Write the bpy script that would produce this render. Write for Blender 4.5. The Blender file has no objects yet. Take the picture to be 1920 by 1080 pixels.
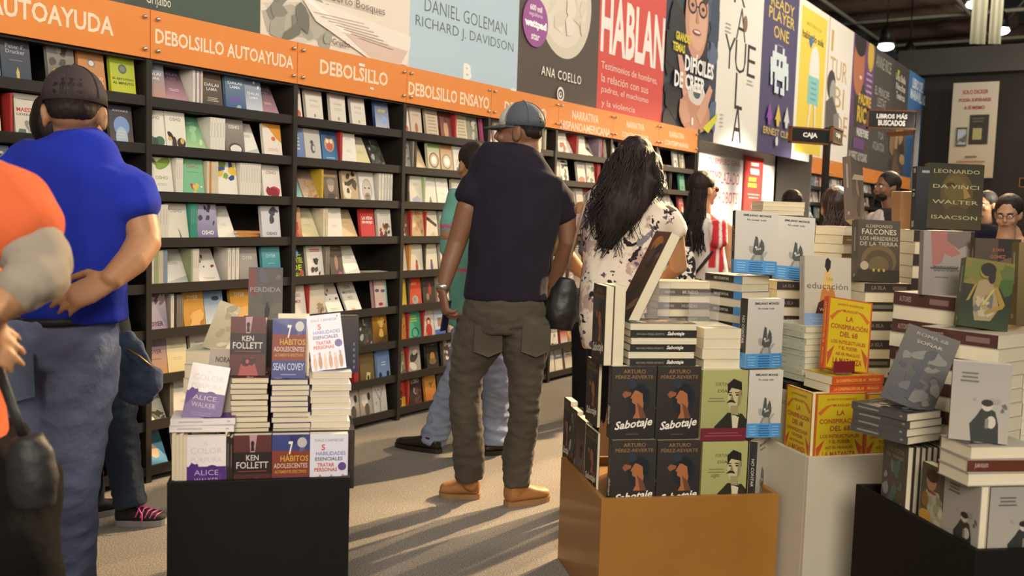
import bpy, bmesh, math, random
import numpy as np
from mathutils import Vector, Matrix, noise
random.seed(7)
SC = bpy.context.scene
COL = SC.collection
R = math.radians
# ------------------------------------------------------------------ camera
F, TH, RO, YAW, H = 1779.9, .0806, .0317, .981, 1.385
cam_data = bpy.data.cameras.new('camera')
cam_data.sensor_width = 36; cam_data.lens = F/1920*36; cam_data.clip_end = 200; cam_data.clip_start = .05
cam = bpy.data.objects.new('camera', cam_data); COL.objects.link(cam)
_f = Vector((0, math.cos(TH), -math.sin(TH))); _r = Vector((1, 0, 0)); _u = _r.cross(_f)
_cx = math.cos(RO)*_r + math.sin(RO)*_u; _cy = -math.sin(RO)*_r + math.cos(RO)*_u; _cz = -_f
_m = Matrix((_cx, _cy, _cz)).transposed().to_4x4(); _m.translation = (0, 0, H)
cam.matrix_world = _m
cam_data.dof.use_dof = True; cam_data.dof.focus_distance = 4.1; cam_data.dof.aperture_fstop = 3.6
SC.camera = cam
# ------------------------------------------------------------------ view, world, lights
SC.view_settings.view_transform = 'Standard'; SC.view_settings.look = 'None'
SC.view_settings.gamma = 1; SC.view_settings.use_curve_mapping = False
SC.view_settings.exposure = 0.0
world = bpy.data.worlds.new('hall'); SC.world = world; world.use_nodes = True
world.node_tree.nodes['Background'].inputs[0].default_value = (.93, .96, 1.0, 1)
world.node_tree.nodes['Background'].inputs[1].default_value = .30
def W(X, Y, z):                      # frame of the book wall: X along it, Y away from the aisle
    return Vector((X*math.cos(YAW)-Y*math.sin(YAW), X*math.sin(YAW)+Y*math.cos(YAW), z))
def lamp(kind, name, loc, target, power, color, size=1., size_y=None, angle=60, blend=.5):
    L = bpy.data.lights.new(name, kind); L.energy = power; L.color = color
    if kind == 'AREA':
        L.shape = 'RECTANGLE' if size_y else 'DISK'; L.size = size
        if size_y: L.size_y = size_y
    elif kind == 'SPOT':
        L.spot_size = R(angle); L.spot_blend = blend; L.shadow_soft_size = size
    o = bpy.data.objects.new(name, L); COL.objects.link(o); o.location = loc
    o.rotation_euler = (Vector(target)-Vector(loc)).to_track_quat('-Z', 'X' if kind == 'AREA' and size_y else 'Y').to_euler()
    return o
WARM = (1, .70, .38); NEUT = (1, .89, .74)
for X, p in ((1.8, 54), (4.6, 62), (7.4, 60), (10.2, 50), (15, 78), (19, 80)):      # rail washing the book wall and the banners
    lamp('AREA', 'wall_wash_light', W(X, .2, 4.3), W(X+.2, 4.1, 1.5), p, NEUT, .5, 1.4)
for X in (10.6, 12.7): lamp('SPOT', 'recess_fill_light', W(X-.6, -2.0, 3.0), W(X, 4.5, 1.25), 4600, NEUT, .15, angle=19)  # unseen spots added in the aisle to brighten the white recess
lamp('SPOT', 'hall_spot_light', (6.5, 13, 4.8), (1.2, 7.0, 0), 5200, WARM, .1, angle=32)
lamp('SPOT', 'hall_spot_light', (4.9, 9.6, 4.5), (.25, 3.9, .2), 8200, WARM, .07, angle=31)
lamp('SPOT', 'hall_spot_light', (3.2, 8.3, 4.9), (1.9, 3.2, .6), 900, WARM, .15, angle=60)
lamp('AREA', 'hall_fill_light', (5.5, 11, 6.5), (5.5, 11, 0), 200, NEUT, 2.2)
lamp('AREA', 'hall_fill_light', (.1, -3.0, 3.4), (1.0, 3.4, .8), 350, NEUT, 2.2)  # soft fill added behind the camera to lift the book fronts
lamp('AREA', 'hall_fill_light', (-2.6, -1.2, 4.2), (-1.2, 3.4, 1.2), 30, NEUT, 1.2)
lamp('AREA', 'roof_fill_light', W(22, -4, 7.4), W(24, -4, 12), 4500, NEUT, 6)  # out-of-frame area lamp, added only to brighten the roof and truss
lamp('SPOT', 'cloth_fill_light', W(14, -3.5, 6.5), W(20.5, -4.5, 6.8), 7000, NEUT, .2, angle=40)  # extra spot with no fixture, added so the pale cloths come up bright
# ------------------------------------------------------------------ pixel helpers (1920 x 1080)
def ray(x, y):
    a, b = x-960, y-540; c, s = math.cos(RO), math.sin(RO)
    u = c*a+s*b; v = -s*a+c*b; zc = -v/F
    return Vector((u/F, math.cos(TH)+zc*math.sin(TH), -math.sin(TH)+zc*math.cos(TH)))
def at(x, y, d): r = ray(x, y); return r*(d/r.y)+Vector((0, 0, H))
def onz(x, y, z=0.): r = ray(x, y); return r*((z-H)/r.z)+Vector((0, 0, H))
def onwall(x, y, Y=4.):
    r = ray(x, y); Xr = r.x*math.cos(YAW)+r.y*math.sin(YAW); Yr = -r.x*math.sin(YAW)+r.y*math.cos(YAW)
    t = Y/Yr; return Xr*t, r.z*t+H
# ------------------------------------------------------------------ colour, materials
def lin(c):
    if isinstance(c, str):
        c = c.lstrip('#'); c = tuple(int(c[i:i+2], 16)/255 for i in (0, 2, 4))
    return tuple(((v+.055)/1.055)**2.4 if v > .04045 else v/12.92 for v in c[:3])
MATS = {}
def mat(name, color=(.5, .5, .5), rough=.6, metal=0, vary=0., scale=20, bump=0., bscale=60, emit=0, coat=0, trans=0, alpha=1, attr=None, stretch=(1, 1, 1), spec=.5, sheen=0):
    if name in MATS: return MATS[name]
    m = bpy.data.materials.new(name); m.use_nodes = True; nt = m.node_tree; N = nt.nodes; L = nt.links
    b = N['Principled BSDF']; c = lin(color)
    b.inputs['Base Color'].default_value = (*c, 1); b.inputs['Roughness'].default_value = rough
    b.inputs['Metallic'].default_value = metal; b.inputs['Coat Weight'].default_value = coat
    b.inputs['Specular IOR Level'].default_value = spec; b.inputs['Sheen Weight'].default_value = sheen
    if trans: b.inputs['Transmission Weight'].default_value = trans; b.inputs['IOR'].default_value = 1.3
    if alpha < 1: b.inputs['Alpha'].default_value = alpha
    tc = N.new('ShaderNodeTexCoord'); mp = N.new('ShaderNodeMapping'); mp.inputs['Scale'].default_value = stretch
    L.new(tc.outputs['Object'], mp.inputs[0])
    src = None
    if attr:
        a = N.new('ShaderNodeAttribute'); a.attribute_name = attr; src = a.outputs['Color']
    if vary:
        n = N.new('ShaderNodeTexNoise'); n.inputs['Scale'].default_value = scale; n.inputs['Detail'].default_value = 5
        L.new(mp.outputs[0], n.inputs['Vector'])
        r = N.new('ShaderNodeMapRange'); r.inputs[1].default_value = .3; r.inputs[2].default_value = .7
        r.inputs[3].default_value = 1-vary; r.inputs[4].default_value = 1+vary
        L.new(n.outputs[0], r.inputs[0])
        mx = N.new('ShaderNodeVectorMath'); mx.operation = 'SCALE'
        if src: L.new(src, mx.inputs[0])
        else: mx.inputs[0].default_value = c
        L.new(r.outputs[0], mx.inputs['Scale']); src = mx.outputs[0]
    if src: L.new(src, b.inputs['Base Color'])
    if bump:
        n2 = N.new('ShaderNodeTexNoise'); n2.inputs['Scale'].default_value = bscale; n2.inputs['Detail'].default_value = 4
        L.new(mp.outputs[0], n2.inputs['Vector'])
        bp = N.new('ShaderNodeBump'); bp.inputs['Strength'].default_value = bump; bp.inputs['Distance'].default_value = .01
        L.new(n2.outputs[0], bp.inputs['Height']); L.new(bp.outputs[0], b.inputs['Normal'])
    if emit:
        b.inputs['Emission Color'].default_value = (*c, 1); b.inputs['Emission Strength'].default_value = emit
    MATS[name] = m; return m
PRINT = mat('printed_cover', rough=.45, attr='Col', coat=.08, spec=.35)
PAINT = mat('printed_banner', rough=.7, attr='Col')
def pages_mat():
    m = mat('page_edges', '#d8ceb2', .85, vary=.06, scale=8); nt = m.node_tree; N = nt.nodes; L = nt.links
    b = N['Principled BSDF']; old = b.inputs['Base Color'].links[0].from_socket
    tc = N.new('ShaderNodeTexCoord'); sp = N.new('ShaderNodeSeparateXYZ'); L.new(tc.outputs['Object'], sp.inputs[0])
    n = N.new('ShaderNodeTexNoise'); n.noise_dimensions = '1D'; n.inputs['Scale'].default_value = 900; L.new(sp.outputs['Y'], n.inputs['W'])
    r = N.new('ShaderNodeMapRange'); r.inputs[1].default_value = .35; r.inputs[2].default_value = .65; r.inputs[3].default_value = .84; r.inputs[4].default_value = 1.08
    L.new(n.outputs[0], r.inputs[0]); v = N.new('ShaderNodeVectorMath'); v.operation = 'SCALE'
    L.new(old, v.inputs[0]); L.new(r.outputs[0], v.inputs['Scale']); L.new(v.outputs[0], b.inputs['Base Color'])
    return m
PAGES = pages_mat()
# ------------------------------------------------------------------ objects
def tag(o, label=None, cat=None, group=None, kind=None):
    if label:
        w = label.split(); o['label'] = ' '.join(w[:16])
    if cat: o['category'] = cat
    if group: o['group'] = group
    if kind: o['kind'] = kind
    return o
def link(name, data, parent=None, loc=None, mtx=None):
    o = bpy.data.objects.new(name, data); COL.objects.link(o)
    if parent is not None: o.parent = parent
    if mtx is not None: o.matrix_world = mtx
    elif loc is not None: o.location = loc
    return o
def empty(name, loc=(0, 0, 0), yaw=0):
    o = link(name, None, loc=loc); o.rotation_euler = (0, 0, yaw); return o
class MB:
    """collects primitives into one mesh"""
    def __init__(s): s.v = []; s.f = []; s.c = []; s.sm = []
    def face(s, pts, col=None, cols=None, smooth=False):
        i = len(s.v); s.v += [tuple(p) for p in pts]; s.f.append(tuple(range(i, i+len(pts))))
        s.c.append(cols if cols else [col]*len(pts)); s.sm.append(smooth)
    def box(s, x0, y0, z0, x1, y1, z1, col=None, mtx=None):
        P = [Vector(p) for p in ((x0,y0,z0),(x1,y0,z0),(x1,y1,z0),(x0,y1,z0),(x0,y0,z1),(x1,y0,z1),(x1,y1,z1),(x0,y1,z1))]
        if mtx: P = [mtx @ p for p in P]
        i = len(s.v); s.v += [tuple(p) for p in P]
        for q in ((0,3,2,1),(4,5,6,7),(0,1,5,4),(1,2,6,5),(2,3,7,6),(3,0,4,7)):
            s.f.append(tuple(i+k for k in q)); s.c.append([col]*4); s.sm.append(False)
        return s
    def tube(s, pts, rad, n=8, cap=True, col=None, ratio=None, side=None, smooth=True, dome=False):
        pts = [Vector(p) for p in pts]; rad = [rad]*len(pts) if not hasattr(rad, '__len__') else list(rad)
        if dome:
            for e in (0, -1):
                d = (pts[0]-pts[1]).normalized() if e == 0 else (pts[-1]-pts[-2]).normalized()
                p, r = pts[e], rad[e]; ex = [(p+d*r*.55*q, r*k) for q, k in ((.45, .9), (.8, .65), (1., .3))]
                if e == 0: pts = [a for a, _ in ex[::-1]]+pts; rad = [b for _, b in ex[::-1]]+rad; 
                else: pts += [a for a, _ in ex]; rad += [b for _, b in ex]
            if ratio is not None and hasattr(ratio, '__len__'): ratio = [ratio[0]]*3+list(ratio)+[ratio[-1]]*3
        base = len(s.v); pu = None
        for k, p in enumerate(pts):
            t = (pts[min(k+1, len(pts)-1)]-pts[max(k-1, 0)]).normalized()
            if side is not None: u = Vector(side)-Vector(side).dot(t)*t
            elif pu is None: u = t.orthogonal()
            else: u = pu-pu.dot(t)*t
            if u.length < 1e-6: u = t.orthogonal()
            u.normalize(); pu = u; w = t.cross(u)
            rr = 1 if ratio is None else (ratio[k] if hasattr(ratio, '__len__') else ratio)
            for j in range(n):
                a = 2*math.pi*j/n; s.v.append(tuple(p+rad[k]*(math.cos(a)*u+rr*math.sin(a)*w)))
        for k in range(len(pts)-1):
            for j in range(n):
                a, b = base+k*n+j, base+k*n+(j+1) % n
                s.f.append((a, b, b+n, a+n)); s.c.append([col]*4); s.sm.append(smooth)
        if cap:
            s.f.append(tuple(base+j for j in range(n))[::-1]); s.c.append([col]*n); s.sm.append(False)
            s.f.append(tuple(base+(len(pts)-1)*n+j for j in range(n))); s.c.append([col]*n); s.sm.append(False)
        return s
    def ball(s, c, r, n=12, m=8, col=None, mtx=None):
        c = Vector(c); r = r if hasattr(r, '__len__') else (r, r, r); base = len(s.v)
        for i in range(m+1):
            ph = math.pi*(i+.0)/m; 
            for j in range(n):
                a = 2*math.pi*j/n
                q = Vector((r[0]*math.sin(ph)*math.cos(a), r[1]*math.sin(ph)*math.sin(a), r[2]*math.cos(ph)))
                s.v.append(tuple(c+(mtx @ q if mtx else q)))
        for i in range(m):
            for j in range(n):
                a, b = base+i*n+j, base+i*n+(j+1) % n
                q = (a, a+n, b+n, b)
                if i == 0: q = (a, a+n, b+n)
                elif i == m-1: q = (a, a+n, b)
                s.f.append(q); s.c.append([col]*len(q)); s.sm.append(True)
        return s
    def mesh(s, name, m, colors=False):
        me = bpy.data.meshes.new(name); me.from_pydata(s.v, [], s.f)
        me.polygons.foreach_set('use_smooth', s.sm)
        if colors or any(c[0] is not None for c in s.c):
            at_ = me.color_attributes.new('Col', 'FLOAT_COLOR', 'CORNER')
            flat = []
            cache = {}
            for c in s.c:
                for q in c:
                    if q is None: q = '#808080'
                    l = cache.get(q)
                    if l is None: l = cache[q] = (*lin(q), 1.)
                    flat.extend(l)
            at_.data.foreach_set('color', flat)
        for mm in (m if isinstance(m, (list, tuple)) else [m]): me.materials.append(mm)
        me.update(); return me
    def build(s, name, m, parent=None, loc=None, mtx=None): return link(name, s.mesh(name, m), parent, loc, mtx)
def bevel(o, w=.003, seg=2):
    b = o.modifiers.new('bevel', 'BEVEL'); b.width = w; b.segments = seg; b.limit_method = 'ANGLE'; return o
# ------------------------------------------------------------------ lettering
_fonts = {}
_txt = {}
def text_geo(s, bold=0.0, shear=0.0, spacing=1.0, thin=False):
    key = (s, bold, shear, spacing)
    if key in _txt: return _txt[key]
    cu = bpy.data.curves.new('lettering', 'FONT'); cu.body = s; cu.resolution_u = 2; cu.fill_mode = 'FRONT'; cu.offset = bold; cu.shear = shear
    cu.space_character = spacing; cu.align_x = 'CENTER'; cu.space_line = .95
    o = bpy.data.objects.new('lettering', cu); COL.objects.link(o)
    bpy.context.view_layer.update()
    me = o.to_mesh(); v = [tuple(p.co) for p in me.vertices]; f = [tuple(p.vertices) for p in me.polygons]
    o.to_mesh_clear(); bpy.data.objects.remove(o); bpy.data.curves.remove(cu)
    if not v: v = [(0, 0, 0)]
    xs = [p[0] for p in v]; ys = [p[1] for p in v]
    x0, x1, y0, y1 = min(xs), max(xs), min(ys), max(ys)
    w = max(x1-x0, 1e-6); h = max(y1-y0, 1e-6)
    g = ([((p[0]-x0)/w-.5, (p[1]-y0)/h-.5) for p in v], f, w/h)
    _txt[key] = g; return g
class Art:
    """flat print: stacked coloured shapes in metres on a w x h sheet; x right, y up, origin lower left"""
    EPS = .00012
    def __init__(s, w, h, bg='#ffffff', eps=None):
        s.w, s.h, s.sh = w, h, []; s.e = eps or Art.EPS
        if bg: s.poly([(0, 0), (1, 0), (1, 1), (0, 1)], bg)
    def _add(s, pts, faces, cols): s.sh.append((pts, faces, cols)); return s
    def poly(s, pts, c, cols=None):
        if cols is None:                     # keep the print on its sheet
            for ax in (0, 1):
                for lim, sg in ((0., 1), (1., -1)):
                    if not pts: return s
                    if all(sg*(p[ax]-lim) >= -1e-6 for p in pts): continue
                    out = []
                    for i, p in enumerate(pts):
                        q = pts[i-1]; a, b = sg*(p[ax]-lim), sg*(q[ax]-lim)
                        if (a >= 0) != (b >= 0): t = b/(b-a); out.append((q[0]+(p[0]-q[0])*t, q[1]+(p[1]-q[1])*t))
                        if a >= 0: out.append(p)
                    pts = out
            if len(pts) < 3: return s
        return s._add([(x*s.w, y*s.h) for x, y in pts], [tuple(range(len(pts)))], [cols or [c]*len(pts)])
    def rect(s, x0, y0, x1, y1, c): return s.poly([(x0, y0), (x1, y0), (x1, y1), (x0, y1)], c)
    def grad(s, x0, y0, x1, y1, cb, ct): return s.poly([(x0, y0), (x1, y0), (x1, y1), (x0, y1)], None, [cb, cb, ct, ct])
    def ell(s, cx, cy, rx, ry, c, n=20, rot=0, wob=0):
        rr = random.Random(int(cx*999+cy*77))
        P = []
        for i in range(n):
            a = 2*math.pi*i/n; k = 1+wob*(rr.random()-.5)
            x, y = rx*math.cos(a)*k, ry*math.sin(a)*k*s.h/s.w
            P.append((cx+x*math.cos(rot)-y*math.sin(rot), cy+(x*math.sin(rot)+y*math.cos(rot))*s.w/s.h))
        return s.poly(P, c)
    def text(s, t, cx, cy, h, c, w=None, bold=.012, shear=0, rot=0, sp=1.0):
        v, f, asp = text_geo(t, bold, shear, sp); hh = h*s.h; ww = w*s.w if w else hh*asp
        ca, sa = math.cos(rot), math.sin(rot); X, Y = cx*s.w, cy*s.h
        pts = [(X+p[0]*ww*ca-p[1]*hh*sa, Y+p[0]*ww*sa+p[1]*hh*ca) for p in v]
        return s._add(pts, f, [[c]*len(q) for q in f])
    def lines(s, cx, cy, w, n, c, dy=.03, th=.010):
        rr = random.Random(int(cx*100+cy*1000+n))
        for i in range(n):
            ww = w*(.75+.25*rr.random()); s.rect(cx-ww/2, cy-i*dy-th/2, cx+ww/2, cy-i*dy+th/2, c)
        return s
    def blobs(s, x0, y0, x1, y1, n, c, r=.05, seed=1):
        rr = random.Random(seed)
        for i in range(n):
            cc = c[rr.randrange(len(c))] if isinstance(c, (list, tuple)) else c
            s.ell(x0+(x1-x0)*rr.random(), y0+(y1-y0)*rr.random(), r*(.5+rr.random()), r*(.4+.8*rr.random()), cc, 9, rr.random()*3, .5)
        return s
    def into(s, mb, fn):
        """fn(x, y, lift) -> 3-D point"""
        for k, (pts, faces, cols) in enumerate(s.sh):
            i = len(mb.v); mb.v += [tuple(fn(x, y, (k+1)*s.e)) for x, y in pts]
            for f, c in zip(faces, cols):
                mb.f.append(tuple(i+q for q in f)); mb.c.append(list(c)); mb.sm.append(False)
# ------------------------------------------------------------------ setting
BLACKW = mat('black_laminate', '#231c16', .55, vary=.12, scale=14, bump=.05)
def carpet():
    m = mat('carpet', '#6e665c', .95, sheen=.2); nt = m.node_tree; N = nt.nodes; L = nt.links; b = N['Principled BSDF']
    tc = N.new('ShaderNodeTexCoord')
    n1 = N.new('ShaderNodeTexNoise'); n1.inputs['Scale'].default_value = 170; n1.inputs['Detail'].default_value = 3
    n2 = N.new('ShaderNodeTexNoise'); n2.inputs['Scale'].default_value = 1.6; n2.inputs['Detail'].default_value = 6
    for n in (n1, n2): L.new(tc.outputs['Object'], n.inputs['Vector'])
    cr = N.new('ShaderNodeValToRGB'); e = cr.color_ramp.elements
    e[0].position = .36; e[0].color = (*lin('#3d3a38'), 1); e[1].position = .66; e[1].color = (*lin('#92877a'), 1)
    L.new(n1.outputs[0], cr.inputs[0])
    r = N.new('ShaderNodeMapRange'); r.inputs[1].default_value = .35; r.inputs[2].default_value = .7; r.inputs[3].default_value = .78; r.inputs[4].default_value = 1.1
    L.new(n2.outputs[0], r.inputs[0]); v = N.new('ShaderNodeVectorMath'); v.operation = 'SCALE'
    L.new(cr.outputs[0], v.inputs[0]); L.new(r.outputs[0], v.inputs['Scale']); L.new(v.outputs[0], b.inputs['Base Color'])
    bp = N.new('ShaderNodeBump'); bp.inputs['Strength'].default_value = .6; bp.inputs['Distance'].default_value = .004
    L.new(n1.outputs[0], bp.inputs['Height']); L.new(bp.outputs[0], b.inputs['Normal']); return m
mb = MB(); mb.box(-30, -6, -.1, 60, 75, 0); tag(mb.build('floor', carpet()), kind='structure')
WROT = Matrix.Rotation(YAW, 4, 'Z')
def wmx(X, Y, z=0): return Matrix.Translation(W(X, Y, z)) @ WROT
def wbox(name, X0, Y0, z0, X1, Y1, z1, m, kind='structure', parent=None):
    mb = MB(); mb.box(0, 0, 0, X1-X0, Y1-Y0, z1-z0); o = mb.build(name, m, mtx=wmx(X0, Y0, z0))
    if kind: tag(o, kind=kind)
    return o
WHITEP = mat('white_panel', '#e9e4dc', .6, vary=.02, scale=3)
wbox('wall_left', -1, 4.60, 0, 20.9, 4.72, 4.28, mat('dark_partition', '#2b2724', .8, vary=.1, scale=4))
wbox('wall_recess', 9.66, 4.50, 0, 13.33, 4.595, 4.2, WHITEP)
wbox('wall_back', 20.9, -16, 0, 21.1, 4.60, 4.36, mat('black_partition', '#302a25', .85, vary=.12, scale=3))
wbox('trim_1', 20.5, -16, 4.36, 21.1, 4.5, 4.86, mat('grey_soffit', '#4b4843', .8, vary=.06, scale=2))
wbox('ceiling', -10, -25, 13.0, 75, 50, 13.2, mat('hall_ceiling', '#4a4a40', .9, vary=.2, scale=.6))
STEEL = mat('olive_steel', '#8c8c78', .7, vary=.1, scale=3)
rt = empty('roof_truss', W(26, -6, 0)); rt.rotation_euler = (0, 0, YAW); tag(rt, 'olive grey tubular space frame spanning under the hall roof', 'truss')
def rp(X, Y, z): return Vector((X-26, Y+6, z))
rr = random.Random(3)
for i in range(9):
    X = 16+i*5.5
    for z in (9.0, 10.6):
        m_ = MB(); m_.tube([rp(X+(2.7 if z > 10 else 0), -24, z), rp(X+(2.7 if z > 10 else 0), 24, z)], .075, 6); m_.build('chord', STEEL, rt)
for j in range(12):
    Y = -22+j*4
    for z in (9.0, 10.6):
        m_ = MB(); m_.tube([rp(14, Y+(2 if z > 10 else 0), z), rp(66, Y+(2 if z > 10 else 0), z)], .075, 6); m_.build('chord', STEEL, rt)
for i in range(7):
    for j in range(11):
        X, Y = 16+i*5.5, -22+j*4; t = rp(X+2.7, Y+2, 10.6)
        for dx, dy in ((0, 0), (5.5, 4)):
            m_ = MB(); m_.tube([rp(X+dx, Y+dy, 9.0), t], .04, 5); m_.build('diagonal_strut', STEEL, rt)
DUCT = mat('rust_brown_duct', '#5b463b', .8, vary=.25, scale=2)
for k in range(9):
    m_ = MB(); m_.tube([W(24+k*3.0, 13.5-.5*k, 9.3), W(26+k*3.0, 8.2-.5*k, 9.8)], .40, 8)
    tag(m_.build('hanging_duct', DUCT), f'rust brown duct under the roof, {["nearest","second","third","fourth","fifth","sixth","seventh","eighth","farthest"][k]} of the slanted row', 'duct', 'brown ducts slung below the roof')
LAMPM = mat('lamp_face', '#fff6ea', .4, emit=14)
DARKM = mat('dark_metal', '#1d1b1a', .45, metal=.6)
for px, py, d, wh in ((1661, 89, 30, 'left one of the two over the banner row'), (1704, 117, 33, 'right one of the two over the banner row'), (1877, 59, 33, 'beside the lower end of the pale hanging cloth'), (1827, 10, 29, 'partly behind the pale hanging cloth'), (1790, 118, 46, 'just above the grey soffit')):
    p = at(px, py, d); r0 = d/31*.27 if d < 40 else .12
    e = empty('high_bay_lamp', p); tag(e, 'glowing high bay lamp, '+wh, 'lamp', 'high bay lamps under the roof')
    m_ = MB(); m_.tube([(0, 0, .1), (0, 0, .55), (0, 0, .7)], [r0, r0*.55, .05], 12); m_.build('lamp_housing', DARKM, e)
    m_ = MB(); m_.ball((0, 0, .02), (r0*.92, r0*.92, r0*.45), 14, 8); m_.build('lamp_diffuser', LAMPM, e)
    m_ = MB(); m_.tube([(0, 0, .7), (0, 0, max(.8, (9.0 if p.z < 8.2 else 10.6)-p.z))], .02, 5); m_.build('suspension_rod', DARKM, e)
CLOTH = mat('pale_cloth', '#dcd8bd', .9, vary=.04, scale=2)
for x0, x1, w_ in ((1818, 1848, 'left'), (1853, 1877, 'right')):
    d = 24; a, b = at(x0, 82, d), at(x1, 79, d); mb = MB()
    n = 12; L_ = (b-a).length
    for i in range(n):
        u0, u1 = i/n, (i+1)/n
        z0, z1 = .02*math.sin(u0*14), .02*math.sin(u1*14)
        for s in (0, .02):
            mb.face([(u0*L_, z0+s, 0), (u1*L_, z1+s, 0), (u1*L_, z1+s, 3.2), (u0*L_, z0+s, 3.2)], smooth=True)
    o = mb.build('hanging_cloth', CLOTH, loc=a); tag(o, f'pale cream hanging cloth above the grey soffit, {w_} of the pair', 'banner', 'pale cloths hung above the far wall')
# ------------------------------------------------------------------ banners over the shelves
class PArt(Art):
    def setup(s, X0, X1, z0, z1, Y): s.X0, s.X1, s.z0, s.z1, s.Y = X0, X1, z0, z1, Y; return s
    def q(s, px, py): X, z = onwall(px, py, s.Y); return (X-s.X0)/s.w, (z-s.z0)/s.h
    def tl(s, t, p0, p1, hm, c, **k):
        a, b = s.q(*p0), s.q(*p1); return s.text(t, (a[0]+b[0])/2, (a[1]+b[1])/2, hm/s.h, c, w=abs(b[0]-a[0]), **k)
    def pp(s, pts, c): return s.poly([s.q(*p) for p in pts], c)
def banner(X0, X1, bg, label, draw, z0=2.2, z1=4.30, Y=4.02, name='banner', th=.03, cat='banner', group='large book banners above the shelves'):
    A = PArt(X1-X0, z1-z0, None, eps=.0006).setup(X0, X1, z0, z1, Y)
    mb = MB(); mb.box(.003, 0, 0, X1-X0-.003, th, z1-z0, bg); draw(A); A.into(mb, lambda x, y, l: (x, -l, y))
    o = mb.build(name, PAINT, mtx=wmx(X0, Y, z0)); return tag(o, label, cat, group)
def d_grij(A):
    A.grad(0, 0, 1, 1, '#4d524c', '#39463d'); A.grad(.0, .0, .35, 1, '#5c5c58', '#4c5048'); A.poly([(.45, .0), (1, .0), (1, .5)], '#4c5a50')
    A.tl('Grijalbo', (273, -2), (320, 8), .065, '#d8d6c8', bold=.005); A.blobs(.3, .3, 1, .9, 14, ['#5d6359', '#38403a', '#6b7266'], .08, 4)
def d_news(A):
    A.grad(0, 0, 1, 1, '#e9dccb', '#efe6da')
    A.pp([(492, 5), (600, 3), (665, 55), (560, 85), (540, 60)], '#d6cfc2'); A.pp([(490, 20), (545, 8), (655, 58), (600, 76), (500, 60)], '#b9b2a4')
    A.blobs(.05, .04, .42, .16, 16, ['#8d8a7d', '#a9a597', '#77766a'], .035, 9)
    A.pp([(560, -10), (770, 70), (760, 122), (700, 118), (590, 40)], '#f0e5d9'); A.pp([(560, -8), (572, -8), (715, 112), (703, 114)], '#faf3ea')
    A.pp([(640, 60), (762, 96), (748, 122), (700, 116)], '#dcc3b4')
    for k in range(7): A.pp([(585+k*14, 22+k*8), (680+k*9, 44+k*8), (680+k*9, 46+k*8), (585+k*14, 24+k*8)], '#cbb9ab')
    A.tl('Gilberto Bosques', (596, -3), (718, 18), .062, '#7d7268', bold=0); A.tl('Grijalbo', (619, 78), (652, 88), .045, '#6a5a50', bold=.004)
def d_blue(A):
    A.rect(0, 0, 1, 1, '#b9cfdc'); A.tl('DANIEL GOLEMAN', (796, 8), (950, 55), .088, '#6b7078', bold=-.006); A.tl('RICHARD J. DAVIDSON', (779, 39), (962, 93), .088, '#6b7078', bold=-.006)
    A.tl('EL CEREBRO', (800, -90), (940, -50), .2, '#5f6a78'); A.tl('B', (868, 133), (884, 136), .11, '#f4f1e4', bold=.05)
def d_moon(A):
    A.grad(0, 0, 1, 1, '#5c5048', '#4a403a'); a = A.q(1060, 20)
    A.ell(a[0], a[1]+.03, .34, .21, '#d9d0bd', 40); A.ell(a[0]-.02, a[1]+.04, .30, .18, '#e4dccb', 36)
    A.blobs(a[0]-.2, a[1]-.07, a[0]+.22, a[1]+.15, 16, ['#ded5c3', '#dad0bd', '#e8e0d0'], .045, 2)
    b = A.q(1002, 42); A.ell(b[0], b[1], .145, .088, '#a05a9c', 30)
    A.text('600 mil', b[0], b[1]+.05, .022, '#f1e6ee', bold=.04); A.text('seguidores', b[0], b[1]+.025, .02, '#e6d0e2'); A.text('wattpad', b[0], b[1]-.01, .036, '#ffffff', w=.25, bold=.06); A.text('star', b[0], b[1]-.052, .024, '#f1e6ee', bold=.03)
    A.tl('ANA COELLO', (1012, 133), (1087, 150), .072, '#efe9dd', bold=.01, sp=1.15)
    c = A.q(1048, 177); A.ell(c[0], c[1], .045, .028, '#efe9dd', 20); A.ell(c[0], c[1], .032, .019, '#564b44', 18); A.ell(c[0]-.004, c[1]-.002, .02, .012, '#efe9dd', 14); A.ell(c[0], c[1], .01, .006, '#564b44', 10)
def d_red(A):
    A.rect(0, 0, 1, 1, '#d9554c'); A.tl('HABLAN', (1127, 49), (1246, 76), .50, '#f3ece2', bold=.03); A.tl('HOMBRES', (1130, -85), (1243, -55), .42, '#f3ece2', bold=.03)
    for k, t in enumerate(('Testimonios de hombres,', 'la relación con sus', 'padres, el machismo', 'y la violencia')):
        y = 121+k*22; A.tl(t, (1127, y+4), (1232 if k == 0 else 1215-5*(k == 3)*5, y+4+(25 if k == 0 else 20)), .07, '#f5dcd2', bold=-.002)
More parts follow.
